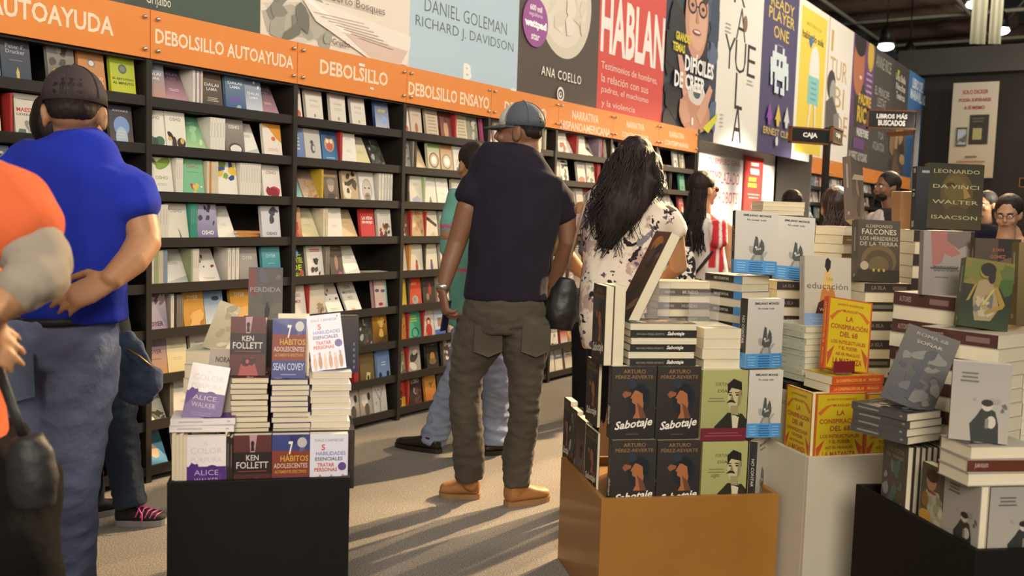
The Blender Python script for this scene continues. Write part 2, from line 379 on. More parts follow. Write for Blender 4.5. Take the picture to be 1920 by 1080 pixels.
def d_man(A):
    A.grad(0, 0, 1, 1, '#3c3f49', '#3b4252'); A.blobs(.5, .1, 1, 1, 20, ['#4a5a74', '#39465a', '#5a6a84'], .10, 5)
    A.blobs(.0, .05, .3, .6, 10, ['#2f2d30', '#38363a'], .12, 6)
    A.pp([(1272, 40), (1265, 95), (1255, 170), (1300, 175), (1322, 130), (1326, 30)], '#26252a')
    f = A.q(1304, 32); A.ell(f[0], f[1], .22, .205, '#d09a80', 26); A.ell(f[0]-.03, f[1]+.13, .25, .09, '#3a2d28', 22); A.ell(f[0]+.02, f[1]-.03, .17, .13, '#dbaa90', 22)
    for e in (-.1, .1): A.ell(f[0]+e, f[1]+.045, .085, .042, '#26221f', 16); A.ell(f[0]+e, f[1]+.045, .065, .031, '#c9977f', 16); A.ell(f[0]+e, f[1]+.045, .03, .01, '#2c211c', 10)
    A.rect(f[0]-.03, f[1]+.043, f[0]+.03, f[1]+.05, '#26221f')
    A.poly([(f[0]-.01, f[1]+.04), (f[0]+.035, f[1]-.03), (f[0]-.03, f[1]-.03)], '#c28a72'); A.ell(f[0], f[1]-.075, .08, .014, '#8d4a42', 14); A.ell(f[0], f[1]-.073, .065, .006, '#efe3da', 12)
    A.pp([(1266, 102), (1274, 104), (1282, 140), (1290, 190), (1276, 180)], '#d6a48c')
    h = A.q(1298, 212); A.ell(h[0], h[1], .30, .10, '#c58f76', 20); A.ell(h[0]+.02, h[1]+.09, .17, .05, '#ddd2c4', 20); A.ell(h[0]+.02, h[1]+.095, .07, .025, '#47606f', 16)
    A.pp([(1326, 160), (1331, 170), (1318, 215), (1308, 235), (1300, 215)], '#d3a188'); A.pp([(1270, 185), (1282, 190), (1290, 228), (1276, 232), (1268, 210)], '#cf9b82')
    A.tl('GRANDES', (1262, 66), (1290, 76), .085, '#e0cf3a', bold=.04); A.tl('TEMAS', (1256, 86), (1279, 93), .085, '#e0cf3a', bold=.04)
    A.tl('DIFÍCILES', (1279, 115), (1333, 132), .20, '#f5f3ee', bold=.035); A.tl('DE CREER', (1259, 145), (1316, 165), .16, '#f5f3ee', bold=.035)
    A.pp([(1312, 240), (1340, 212), (1339, 225), (1322, 250)], '#d8d43a'); b = A.q(1292, 228); A.text('8', b[0], b[1], .04, '#f3efe6', bold=.05)
def d_ray(A):
    A.rect(0, 0, 1, 1, '#e9e3d8')
    for t, p0, p1, h in (('R', (1377, -20), (1399, -12), .30), ('A', (1381, 42), (1399, 50), .36), ('Y', (1358, 95), (1378, 101), .36), ('U', (1378, 106), (1398, 110), .36), ('E', (1401, 114), (1416, 118), .36), ('L', (1378, 170), (1392, 174), .40), ('A', (1373, 230), (1390, 235), .42)):
        A.tl(t, p0, p1, h, '#2b2826', bold=-.012)
    for c_, l in (((1358, 98), .010), ((1376, 106), .012), ((1394, 232), .0)):
        pass
    m_ = A.q(1397, 45); A.ell(m_[0], m_[1], .05, .045, '#8a6a52', 12)
    a = A.q(1365, 45); A.lines(a[0], a[1], .14, 3, '#a8a49a', .02, .006); a = A.q(1405, 152); A.lines(a[0], a[1], .16, 2, '#a8a49a', .02, .006); a = A.q(1352, 215); A.lines(a[0], a[1], .08, 4, '#b5b1a6', .02, .005)
def d_rpo(A):
    A.rect(0, 0, 1, 1, '#4d4569')
    A.tl('READY', (1446, 4), (1490, 18), .13, '#d8bb52', bold=.012); A.tl('PLAYER', (1442, 22), (1490, 46), .14, '#d8bb52', bold=.012); A.tl('ONE', (1451, 57), (1479, 72), .15, '#d8bb52', bold=.012)
    a = A.q(1463, 86); A.lines(a[0], a[1], .2, 1, '#8d86a8', .02, .008)
    b = A.q(1459, 142); pat = ['..#...#..', '.#######.', '###.#.###', '#########', '#.#####.#', '#.#...#.#', '..##.##..']
    for r_, row in enumerate(pat):
        for c_, ch in enumerate(row):
            if ch == '#': A.rect(b[0]-.25+c_*.056, b[1]+.13-r_*.04, b[0]-.25+(c_+1)*.056, b[1]+.13-(r_-1)*.04, '#d6e2e4')
    for px, c_ in ((1439, '#8a4aa0'), (1455, '#d8bb52'), (1471, '#d8d0cc')):
        p = A.q(px, 214+(px-1439)*.25); A.poly([(p[0]-.09, p[1]-.03), (p[0], p[1]+.07), (p[0]+.09, p[1]-.03), (p[0]+.05, p[1]-.02), (p[0]+.03, p[1]-.06), (p[0]-.03, p[1]-.06), (p[0]-.05, p[1]-.02)], c_)
    A.tl('ERNEST CLINE', (1427, 243), (1481, 256), .085, '#d8bb52', bold=.01); p = A.q(1452, 265); A.ell(p[0], p[1], .04, .028, '#d8d6e0', 14)
def d_yel(A):
    A.rect(0, 0, 1, 1, '#ece5d6'); A.rect(.09, .05, .93, .96, '#e9cd4c')
    A.tl('hablando sola', (1505, 62), (1544, 82), .10, '#35301f', bold=.025); A.tl('MISTERIOSA', (1513, 44), (1541, 58), .05, '#c8a63e')
    p = A.q(1526, 142); A.ell(p[0], p[1]+.02, .17, .17, '#e8e4da', 20); A.rect(p[0]-.18, p[1]-.19, p[0]+.18, p[1]-.01, '#8cc6c2'); A.lines(p[0], p[1]-.05, .2, 4, '#6ba8a8', .035, .012)
    for dx in (-.07, .07): A.poly([(p[0]+dx-.03, p[1]-.19), (p[0]+dx+.03, p[1]-.19), (p[0]+dx*2-.01, p[1]-.42), (p[0]+dx*2-.05, p[1]-.42)], '#efe0c2'); A.ell(p[0]+dx*2.1, p[1]-.43, .05, .015, '#5b4632', 10)
    A.poly([(p[0]-.22, p[1]+.2), (p[0]-.12, p[1]+.25), (p[0]-.1, p[1]+.2), (p[0]-.16, p[1]+.16)], '#4a78b8')
def d_tur(A):
    A.rect(0, 0, 1, 1, '#ece4d8'); A.rect(0, 0, .03, 1, '#d0a878')
    for t, p0, p1, h in (('I', (1559, 75), (1563, 77), .30), ('TUR', (1556, 125), (1588, 140), .30), ('BI', (1564, 180), (1582, 188), .30), ('DE', (1566, 232), (1588, 240), .30)): A.tl(t, p0, p1, h, '#caa468', bold=-.005)
    a = A.q(1556, 158); A.ell(a[0]+.05, a[1], .16, .10, '#3f3b38', 18); A.ell(a[0]+.12, a[1]-.05, .12, .09, '#a9a298', 16)
    A.pp([(1548, 190), (1560, 180), (1570, 215), (1568, 270), (1545, 270)], '#5b5550'); A.pp([(1562, 215), (1572, 212), (1572, 272), (1562, 272)], '#8a837c')
def d_padre(A):
    A.grad(0, .3, 1, 1, '#5a3a5e', '#7a4684'); A.grad(0, 0, 1, .32, '#4e463f', '#52443f'); a = A.q(1611, 118)
    A.pp([(1602, 150), (1620, 160), (1634, 230), (1600, 240)], '#3b342f')
    A.ell(a[0], a[1]-.02, .25, .22, '#b8704c', 22); A.ell(a[0]+.02, a[1]+.15, .26, .10, '#241c1a', 18); A.ell(a[0]+.1, a[1]-.1, .06, .015, '#e6cfc0', 8)
    b = A.q(1633, 104); A.ell(b[0], b[1], .16, .13, '#c8a53c', 20); A.ell(b[0], b[1], .12, .10, '#d8b94c', 18)
    A.lines(A.q(1630, 140)[0], A.q(1630, 140)[1], .3, 5, '#b9a0bd', .045, .016)
    A.tl('PADRE', (1609, 182), (1632, 195), .17, '#d9b23e', bold=.04); A.tl('RICO', (1606, 212), (1632, 222), .26, '#d9b23e', bold=.04); A.tl('PADRE POBRE', (1605, 247), (1627, 253), .13, '#e6e0d6', bold=.03)
    A.rect(.2, .17, .72, .25, '#6a4678'); A.tl('ROBERT KIYOSAKI', (1590, 290), (1624, 297), .14, '#c8c2ba', bold=.02)
def d_anne(A):
    A.rect(0, 0, 1, 1, '#4a4644'); 
    for t, p0, p1, h in (('ANNE RICE', (1643, 112), (1671, 130), .20), ('EL PRÍNCIPE', (1641, 165), (1667, 180), .17), ('LESTAT', (1645, 190), (1661, 198), .15), ('Y LA', (1646, 252), (1656, 257), .12), ('ATLÁNTIDA', (1636, 268), (1657, 278), .17)): A.tl(t, p0, p1, h, '#b5b0a6', bold=0)
def d_dark(A):
    A.rect(0, 0, 1, 1, '#45403e'); A.blobs(.1, .02, .95, .42, 16, ['#8c6c4c', '#6a4e38', '#a58660', '#3c302a'], .12, 8)
    for k, t in enumerate(('Una Bella', 'Noche', 'Tenebrosa')): A.tl(t, (1679, 143+k*17), (1697-k, 152+k*17), .13, '#d6cfc2', bold=.02)
    A.poly([(.2, .93), (.35, .93), (.28, .86)], '#c8b83c')
def d_sea(A):
    A.grad(0, 0, 1, 1, '#2f5686', '#4277ae'); A.tl('LIBRO DEL', (1711, 155), (1731, 166), .2, '#dfe7ee', bold=.03); A.tl('MARAVILLAS', (1707, 176), (1734, 188), .2, '#dfe7ee', bold=.03); A.lines(.5, .55, .6, 2, '#b5cadd', .05, .015)
    for k in range(7): A.rect(.05+k*.13, 0, .1+k*.13, .4, '#29507e')
BX = [1.0, 2.27, 3.512, 4.735, 5.984, 7.215, 8.519, 9.845, 11.21, 12.54, 13.93, 15.27, 16.62, 18.0, 19.33, 20.75]
for i, (bg, lab, fn) in enumerate((
    ('#4d524c', 'dark green banner at the left end of the banner row, mostly out of frame', d_grij),
    ('#4d524c', 'dark grey green banner with small pale lettering, left of the newspaper banner', d_grij),
    ('#e9dccb', 'cream banner showing folded newspapers and an old photograph', d_news),
    ('#b9cfdc', 'pale blue banner with thin grey capital lettering', d_blue),
    ('#5c5048', 'dark brown banner with a large pale moon and a purple round badge', d_moon),
    ('#d9554c', 'red banner with tall white capitals reading HABLAN', d_red),
    ('#3c3f49', 'dark blue banner with a smiling man in glasses and an open hand', d_man),
    ('#e9e3d8', 'white banner with thin black capitals spread down its height', d_ray),
    ('#4d4569', 'purple banner with yellow capitals and a pale pixel figure', d_rpo),
    ('#ece5d6', 'yellow banner with white border showing a popsicle with legs', d_yel),
    ('#ece4d8', 'cream banner with large gold capitals and a black and white portrait', d_tur),
    ('#5a3a5e', 'purple banner with a dark haired man and bold yellow capitals', d_padre),
    ('#4a4644', 'charcoal banner with thin pale capitals beside the purple one', d_anne),
    ('#45403e', 'charcoal banner with brown figures along its lower part', d_dark),
    ('#2f5686', 'blue banner at the far end of the banner row', d_sea))):
    banner(BX[i], BX[i+1], bg, lab, (fn if i else (lambda A: A.grad(0, 0, 1, 1, '#4d524c', '#39463d'))))
def d_rob(A):
    for t, p0, p1, h in (('¿TU EMPLEO SERÁ', (1325, 299), (1387, 308), .10), ('REEMPLAZADO', (1325, 330), (1386, 337), .145), ('POR ROBOTS?', (1325, 369), (1385, 372), .145)): A.tl(t, p0, p1, h, '#c4303a', bold=0)
banner(9.9, 12.3, '#ebe6de', 'white poster asking in thin red capitals about robots, in the recess', d_rob, 1.0, 2.15, 4.47, 'poster', .02, 'poster', None)
def d_rm(A):
    A.lines(.5, .86, .5, 2, '#f4efe6', .11, .06); A.lines(.52, .72, .6, 1, '#f4efe6', .1, .09); A.lines(.4, .58, .5, 2, '#e6c23c', .11, .075); A.lines(.5, .30, .7, 2, '#f0b4a4', .06, .02); A.ell(.5, .08, .12, .04, '#f4efe6', 10)
X0, _ = onwall(1397, 340, 4.43); X1, _ = onwall(1430, 340, 4.43); _, z1 = onwall(1398, 291, 4.43); _, z0 = onwall(1394, 394, 4.43)
banner(X0, X1, '#cf4238', 'narrow red poster with white and yellow lettering right of the robot poster', d_rm, z0, z1, 4.43, 'poster', .02, 'poster', None)
# ------------------------------------------------------------------ bookcases
WB, XB = .9312, 2.8192
def bx(n): return XB+WB*n
ROWZ = [1.877-.2248*i for i in range(9)]
ORD = ['first', 'second', 'third', 'fourth', 'fifth', 'sixth', 'seventh', 'eighth', 'ninth', 'tenth', 'eleventh', 'twelfth', 'thirteenth', 'fourteenth', 'fifteenth', 'sixteenth', 'seventeenth', 'eighteenth', 'nineteenth', 'twentieth', 'twenty-first', 'twenty-second', 'twenty-third', 'twenty-fourth', 'twenty-fifth']
ORANGE = mat('orange_sign', '#e58a3a', .5, vary=.03, scale=5)
LETTER = mat('cream_lettering', '#f3dcc0', .6)
CHROME = mat('brushed_steel', '#c8c2b8', .3, metal=.9)
_sh = MB(); _sh.box(.015, 0, -.047, WB-.015, .018, 0); _sh.box(.015, .018, -.05, WB-.015, .29, -.035); SHELF = _sh.mesh('shelf', BLACKW)
_sd = MB(); _sd.box(0, -.006, 0, .015, .30, 2.26); SIDE = _sd.mesh('side_panel', BLACKW)
_bk = MB(); _bk.box(.015, .291, 0, WB-.015, .30, 2.26); BACK = _bk.mesh('back_panel', BLACKW)
_tp = MB(); _tp.box(.015, 0, 2.04, WB-.015, .29, 2.055); _tp.box(.015, .004, 2.055, WB-.015, .018, 2.26); TOPP = _tp.mesh('top_panel', BLACKW)
_sc = MB(); _sc.tube([(0, 0, 0), (0, -.014, 0)], .009, 12); _sc.ball((0, -.014, 0), (.009, .004, .009), 10, 6); SCREW = _sc.mesh('screw', CHROME)
def bookcase(X, label, first=False, last=False, group='black bookcases along the left wall'):
    e = empty('bookcase', W(X, 4., 0), YAW); tag(e, label, 'bookcase', group)
    link('side_panel', SIDE, e); link('side_panel', SIDE, e, loc=(WB-.015, 0, 0))
    link('back_panel', BACK, e); link('top_panel', TOPP, e)
    for z in ROWZ: link('shelf', SHELF, e, loc=(0, 0, z))
    return e
def sign(X, label, lines, Y=3.985, z0=2.051, z1=2.279, wd=WB, tape=None):
    e = empty('shelf_sign', W(X, Y, z0), YAW); tag(e, label, 'sign', 'orange signs along the bookcase tops')
    mb = MB(); mb.box(.002, 0, 0, wd-.002, .010, z1-z0); bevel(mb.build('sign_panel', ORANGE, e), .0015)
    for x in (.035, wd-.035):
        for z in (.04, z1-z0-.04): link('screw', SCREW, e, loc=(x, -.001, z))
    if lines:
        A = PArt(wd, z1-z0, None, eps=.0008).setup(X, X+wd, z0, z1, Y)
        for t, p0, p1, h in lines: A.tl(t, p0, p1, h, '#ffffff', bold=.022)
        mb = MB(); A.into(mb, lambda x, y, l: (x, -l, y)); mb.c = [[None]*len(f) for f in mb.f]; mb.build('lettering', LETTER, e)
    for (px, py, w_, h_) in tape or []:
        Xx, z = onwall(px, py, Y); mb = MB(); mb.box(Xx-X-w_/2, -.003, z-z0-h_/2, Xx-X+w_/2, -.0012, z-z0+h_/2); mb.build('tape_scrap', WHITEP, e)
    return e
names = ['behind the person in orange', 'behind the man in blue', 'second sign from the left', 'third sign from the left', 'behind the polo shirt man', 'behind the capped head', 'behind the long haired woman', 'right of the long haired woman', 'at the right end of the near run']
for n in range(-2, 7):
    bookcase(bx(n), 'black nine shelf bookcase ' + ['at the far left, mostly out of frame', 'behind the man in the blue shirt', 'full of white paperbacks right of the blue shirt man', 'in the middle, second right of the blue shirt man', 'just left of the man in the dark polo', 'behind the man in the dark polo', 'between the polo man and the long haired woman', 'behind the long haired woman', 'at the end of the run before the recess'][n+2], last=(n == 6))
mb = MB(); mb.box(0, -.012, 0, .05, .30, 2.30); o = mb.build('end_panel', BLACKW, mtx=wmx(bx(7)+.016, 4.)); tag(o, 'black upright end panel closing the near bookcase run by the recess', 'panel')
sign(bx(-2), 'orange sign panel at the far left, mostly out of frame', [])
sign(bx(-1), 'orange sign panel reading AUTOAYUDA above the man in blue', [('AUTOAYUDA', (-24, 2), (213, 52), .085)])
sign(bx(0), 'orange sign panel with two words ending in AUTOAYUDA', [('DEBOLSILLO AUTOAYUDA', (291, 67), (550, 118), .070)])
sign(bx(1), 'orange sign panel with two white tape scraps on its lettering', [('DEBOLSILLO', (600, 124), (727, 150), .083)], tape=[(678, 122, .05, .016), (697, 166, .03, .012), (697, 133, .02, .008)])
sign(bx(2), 'orange sign panel with two words ending in ENSAYO', [('DEBOLSILLO ENSAYO', (766, 161), (917, 198), .085)])
sign(bx(3), 'orange sign panel partly hidden by the grey cap', [('DEBOLSILLO', (946, 198), (1024, 217), .085)], tape=[(962, 168, .07, .02)])
sign(bx(4), 'orange sign panel reading NARRATIVA HISPANOAMERICANA', [('NARRATIVA', (1073, 213), (1122, 226), .07), ('HISPANOAMERICANA', (1051, 231), (1144, 251), .07)])
sign(bx(5), 'orange sign panel reading NARRATIVA CONTEMPORÁNEA above the long haired woman', [('NARRATIVA', (1175, 232), (1208, 241), .06), ('CONTEMPORÁNEA', (1166, 249), (1216, 260), .06)])
sign(bx(6), 'orange sign panel reading NARRATIVA CONTEMPORÁNEA at the end of the run', [('NARRATIVA', (1255, 250), (1283, 258), .06), ('CONTEMPORÁNEA', (1247, 264), (1291, 275), .06)])
X2 = 13.36
mb = MB(); mb.box(0, 0, 0, .035, .48, 2.30); o = mb.build('end_panel', mat('grey_laminate', '#45413b', .6, vary=.05), mtx=wmx(X2-.036, 3.985)); tag(o, 'dark grey end panel of the far bookcase run beside the recess', 'panel')
for k in range(7):
    bookcase(X2+k*WB, f'far black bookcase behind the standing people, {ORD[k]} from the recess', last=(k == 6), group='black bookcases beyond the recess')
    sign(X2+k*WB, f'small far orange sign panel, {ORD[k]} one right of the recess', [('NOVEL' if k % 2 else 'JUVENIL', (0, 0), (1, 0), 0)] if 0 else [], Y=3.985)
for k, (t, a, b) in enumerate((('NOVELA', (1526, 302), (1537, 305)), ('NOVELA', (1560, 308), (1570, 311)), ('SAGAS', (1594, 315), (1602, 318)))):
    pass
# ------------------------------------------------------------------ books
BOOKM = {}
def mixc(a, b, t):
    A_, B_ = [[int(q.lstrip('#')[i:i+2], 16) for i in (0, 2, 4)] for q in (a, b)]
    return '#%02x%02x%02x' % tuple(int(x*(1-t)+y*t) for x, y in zip(A_, B_))
def book_mesh(key, w, h, t, draw, bg='#ffffff', spine=None, back=None, hard=False, stxt=None, scol='#ffffff', band=None):
    k = (key, round(w, 3), round(h, 3), round(t, 3))
    if k in BOOKM: return BOOKM[k]
    spine = spine or bg; back = back or bg; c = .0022 if hard else .0009; ov = .003 if hard else .0012
    mb = MB(); x0, x1, y0, y1 = -w/2, w/2, -t/2, t/2
    mb.box(x0, y0, 0, x1, y0+c, h, bg); mb.box(x0, y1-c, 0, x1, y1, h, back); mb.box(x0, y0+c, 0, x0+c, y1-c, h, spine)
    A = Art(w, h, None); 
    if draw: draw(A)
    A.into(mb, lambda x, y, l: (x-w/2, y0-l, y))
    if stxt and t > .006:
        S = Art(h, t, None)
        if callable(stxt): stxt(S)
        else: S.text(stxt, .42, .5, .5, scol, w=.55); S.rect(.88, .3, .94, .7, scol)
        S.into(mb, lambda x, y, l: (x0-l, y1-y, h-x))
    elif t > .006:
        sc2 = mixc(spine, '#8c8478' if int(spine[1:3], 16) > 130 else '#c8c0b4', .5); S = Art(h, t, None); S.rect(.12, .40, .5, .60, sc2); S.rect(.87, .38, .92, .62, sc2)
        S.into(mb, lambda x, y, l: (x0-l, y1-y, h-x))
    cm = mb.mesh('cover', PRINT); m2 = MB()
    m2.box(x0+c, y0+c, ov, x1-ov, y1-c, h-ov); pm = m2.mesh('pages', PAGES)
    BOOKM[k] = (cm, pm, mb, m2); return BOOKM[k]
STUFF = None
def bulk(pair, M):
    for m_, dc in ((pair[2], None), (pair[3], '#d2c8ac')):
        i = len(STUFF.v); STUFF.v += [tuple(M @ Vector(p)) for p in m_.v]
        for f, c in zip(m_.f, m_.c): STUFF.f.append(tuple(i+q for q in f)); STUFF.c.append([dc]*len(f) if dc else c); STUFF.sm.append(False)
def put(pair, M, label, group=None, name='paperback'):
    if STUFF is not None: return bulk(pair, M)
    o = link(name, pair[0], mtx=M); tag(o, label, 'book', group)
    p = bpy.data.objects.new('pages', pair[1]); COL.objects.link(p); p.parent = o
    return o
def RX(a): return Matrix.Rotation(a, 4, 'X')
def RY(a): return Matrix.Rotation(a, 4, 'Y')
def RZ(a): return Matrix.Rotation(a, 4, 'Z')
def T(*a): return Matrix.Translation(a[0] if len(a) == 1 else a)
CAT = {}   # key: (description, background, spine, draw)
def cover(key, desc, bg, draw, spine=None): CAT[key] = (desc, bg, spine, draw)
def tx(*rows, c='#333333', y=.8, h=.08, w=.7, dy=.11, b=.01):
    def f(A):
        for i, t in enumerate(rows): A.text(t, .5, y-i*dy, h, c, w=w if len(t) > 4 else w*.75, bold=b)
    return f
def mixd(*fs):
    def f(A):
        for g in fs: g(A)
    return f
def bg2(cb, ct): return lambda A: A.grad(0, 0, 1, 1, cb, ct)
def E(cx, cy, rx, ry, c, **k): return lambda A: A.ell(cx, cy, rx, ry, c, **k)
def B(n, c, x0=.1, y0=.05, x1=.9, y1=.5, r=.08, seed=1): return lambda A: A.blobs(x0, y0, x1, y1, n, c, r, seed)
def Ln(cx, cy, w, n, c, dy=.04, th=.014): return lambda A: A.lines(cx, cy, w, n, c, dy, th)
def Rc(*a): return lambda A: A.rect(*a)
def Po(p, c): return lambda A: A.poly(p, c)
O = lambda c='#6f6a5c', y=.82: tx('OSHO', c=c, y=y, h=.085, w=.75)
cover('dsky', 'peach and blue sky', '#b9a39a', mixd(bg2('#c9917c', '#7f8f9f'), tx('DALAI', 'LAMA', c='#e6e2dc', y=.74, h=.07)))
cover('dpur', 'dusky purple landscape', '#6a5468', mixd(bg2('#c69aa4', '#3f3446'), tx('DALAI', 'LAMA', c='#a99aa6', y=.86, h=.07), Ln(.5, .45, .5, 2, '#e8c9c9')))
cover('dbro', 'dark brown mountain', '#4c4440', mixd(bg2('#3c3836', '#6b5648'), tx('DALAI', 'LAMA', c='#d8d4cc', y=.68, h=.08), Ln(.5, .35, .6, 3, '#c9bda6')))
cover('dblu', 'blue water lily', '#54718a', mixd(bg2('#34508a', '#6d8596'), tx('DALAI', 'LAMA', c='#e8edf0', y=.82, h=.07), Rc(.25, .32, .75, .45, '#6a58a0'), B(5, ['#b8cc9a', '#8fb6a8'], y1=.2)))
cover('dwhi', 'pale blue mountain', '#9aa3b4', mixd(bg2('#d6dce4', '#5a6884'), tx('DALAI', 'LAMA', c='#dfe3ea', y=.62, h=.07), B(4, ['#ffffff'], y0=.8, y1=.95, r=.06)))
cover('oleaf', 'white, two green leaves', '#e6e0d2', mixd(O(), E(.30, .24, .26, .13, '#4c7a5c', rot=-.6), E(.70, .24, .26, .13, '#43705a', rot=.6), E(.5, .22, .13, .12, '#3a4a44')), '#d8d2c2')
cover('open', 'white, black and yellow birds', '#e6e0d2', mixd(O(), E(.22, .42, .2, .06, '#2e2a26', rot=-.9), E(.4, .2, .12, .2, '#3d352d'), E(.75, .25, .22, .13, '#3b332b'), E(.8, .3, .1, .07, '#d8b460'), E(.18, .34, .1, .05, '#d6ac4c')))
cover('ogre', 'pale green', '#8fb7a2', mixd(bg2('#b4d69c', '#4f9478'), O('#a9cfbb'), B(6, ['#c8e6b4', '#a4d0a4'], y0=.3, y1=.7, r=.12)))
cover('osto', 'grey stone', '#8a8278', mixd(bg2('#6c645c', '#9c948a'), O('#f0ece4', .8), E(.5, .22, .38, .17, '#4e4842'), E(.52, .23, .3, .11, '#e4ded4')))
cover('oora', 'white and orange', '#ece2d4', mixd(Po([(0, 1), (1, 1), (1, .5), (.7, .62), (.3, .9), (.0, .95)], '#e09a3a'), E(.55, .6, .12, .06, '#d86a3a'), O('#d8a878', .3)))
cover('olim', 'white, lime leaf', '#e9e4d6', mixd(E(.62, .85, .38, .12, '#86a648', rot=.5), E(.22, .88, .18, .05, '#6f9440', rot=-.8), O('#8c9a5c', .5), Ln(.5, .36, .5, 2, '#b8b4a4'), E(.72, .06, .1, .06, '#a6bc5a')))
cover('omin', 'mint green, red lettering', '#7fbf94', mixd(O('#b8444a'), Ln(.5, .68, .6, 1, '#4f8a68'), B(9, ['#b8444a', '#e6c35c', '#f0e0b4'], y0=.03, y1=.35, r=.08)))
cover('otou', 'white, yellow and blue birds', '#ebe5d8', mixd(B(10, ['#e2c03c', '#5a8a9c', '#3a4a8a', '#86a648', '#e8d05a'], y0=.5, y1=.95, r=.13, seed=4), O('#6a6458', .1)))
cover('ored', 'white, red flower', '#ece5da', mixd(O('#a4484a', .8), B(9, ['#b0303a', '#c8444a', '#98283a'], x0=.25, x1=.75, y0=.1, y1=.35, r=.16, seed=3)))
cover('ofea', 'cream, brown feather', '#e6e0d0', mixd(O('#8a857a', .82), Po([(.42, .05), (.5, .0), (.68, .12), (.6, .3), (.5, .42), (.56, .28), (.58, .14)], '#8a7a64')))
cover('olil', 'lilac, flying birds', '#77709c', mixd(bg2('#6b629c', '#b8b4c4'), B(8, ['#3f3c54', '#4c4868'], y0=.5, y1=.95, r=.08), tx('OSHO', c='#f4f2ee', y=.28, h=.11, w=.8, b=.03), tx('AYER', c='#cc8aa0', y=.1, h=.07, w=.5)))
cover('obw', 'white, black birds', '#d9dadc', mixd(B(6, ['#3a3c42', '#54565c', '#6c6e74'], y0=.5, y1=.9, r=.13), O('#4c4c4c', .25)))
cover('whi', 'plain white', '#eae5da', mixd(tx('ZEN', c='#b4b0a4', y=.84, h=.05, w=.5), Ln(.5, .5, .4, 2, '#c8c4b8')))
cover('wred', 'white, small red figures', '#ebe6dc', mixd(B(5, ['#8a3a34', '#5c5a58', '#b0443a'], y0=.3, y1=.85, r=.06, seed=8), Ln(.5, .22, .6, 2, '#b0aca0')))
cover('wcor', 'white, grey lower corner', '#efeae0', mixd(Po([(0, 0), (1, 0), (1, .3), (0, .15)], '#c4c8c0'), Ln(.5, .65, .5, 2, '#9a968c')))
cover('gdye', 'misty grey', '#9a958f', mixd(bg2('#8a8580', '#b0aaa4'), tx('DYER', c='#dcd8d4', y=.72, h=.09)))
cover('tdye', 'turquoise', '#4f9aa4', mixd(bg2('#3d8a98', '#6ab0b8'), tx('DYER', c='#c8e0e0', y=.75, h=.09), Ln(.5, .55, .5, 1, '#b0d4d4')))
cover('ldye', 'lilac blossom', '#b0a0bc', mixd(bg2('#9d84b0', '#e2dcda'), B(9, ['#6c4c64', '#8a5a74', '#a4788c'], y0=.75, y1=1, r=.08), tx('DYER', c='#544a5c', y=.28, h=.11, w=.8)))
cover('ydye', 'golden desert', '#d8a24c', mixd(bg2('#c88a30', '#dca448'), tx('DYER', c='#f4ead4', y=.86, h=.10), B(6, ['#b87a2c', '#e4b46c'], x0=.1, y0=.15, y1=.4, r=.22), Po([(.1, .02), (.18, .04), (.15, .1)], '#3a2e20')))
cover('bsky', 'blue sky', '#8aa4c0', mixd(bg2('#e0e6ea', '#6484ac'), E(.6, .8, .2, .06, '#3c4450')))
cover('sdye', 'lilac and gold sunset', '#b4a08e', mixd(bg2('#c8903c', '#a89ab0'), tx('DYER', c='#4c4450', y=.7, h=.10), Ln(.5, .52, .6, 1, '#6a5c60')))
cover('crea', 'cream yellow', '#dfd6ac', mixd(bg2('#d8c88a', '#e6e0c4'), Ln(.5, .8, .7, 2, '#b8aa7a'), Ln(.5, .5, .6, 2, '#c4b88c')))
cover('tree', 'pale cream, dark tree', '#dcdac4', mixd(Ln(.5, .7, .5, 3, '#8c8a78'), B(9, ['#4a4a34', '#5c5a40', '#6c6848'], y0=.08, y1=.25, r=.12)))
cover('baby', 'bright blue, sleeping baby', '#4aa0c8', mixd(bg2('#3a90c0', '#7cc0dc'), E(.45, .45, .22, .22, '#d8b090', rot=.5), E(.4, .55, .12, .1, '#e6c4a4')))
cover('peter', 'dark blue, yellow figure', '#3f4b58', mixd(bg2('#2e4054', '#4c4a50'), tx('Peter F.', 'Drucker', c='#a8a8b0', y=.84, h=.085, w=.65), Ln(.5, .55, .55, 1, '#7c8490'), Po([(.5, .1), (.58, .1), (.6, .3), (.54, .42), (.48, .3)], '#c8b060'), E(.82, .08, .1, .05, '#b84c3c')))
cover('oran', 'orange, round grey emblem', '#d0873c', mixd(bg2('#c87a30', '#c08c5c'), E(.5, .75, .16, .1, '#8a8078'), E(.5, .75, .1, .06, '#d8d0c8'), tx('LIDERAZGO', 'AL MINUTO', c='#f0dcc4', y=.42, h=.07, dy=.1, w=.8)))
cover('lime', 'lime green, grey disc', '#b4bc2c', mixd(bg2('#c8c828', '#a4b43c'), E(.5, .72, .17, .11, '#5c6058'), E(.5, .72, .11, .07, '#7c8078'), tx('EL EJECUTIVO', 'AL MINUTO', c='#3a4418', y=.48, h=.06, dy=.09, w=.85, b=.03)))
cover('gold', 'grey photograph, gold seal', '#7c766e', mixd(bg2('#5c564e', '#8c867e'), B(8, ['#a8a298', '#4c4842'], y0=.5, y1=.95, r=.1), E(.28, .42, .13, .09, '#d8a83c'), E(.28, .42, .09, .06, '#e4bc54')))
cover('maes', 'cream, red capitals', '#cfc8b8', mixd(Ln(.5, .88, .8, 1, '#5c584c'), tx('MAESTRO', c='#b8442c', y=.66, h=.09, w=.85, b=.03), tx('LIDERAZGO', c='#5c564c', y=.56, h=.05, w=.85), B(10, ['#8c8c80', '#b05c3c', '#5c6c64', '#a8b0a4'], y0=.05, y1=.35, r=.12)))
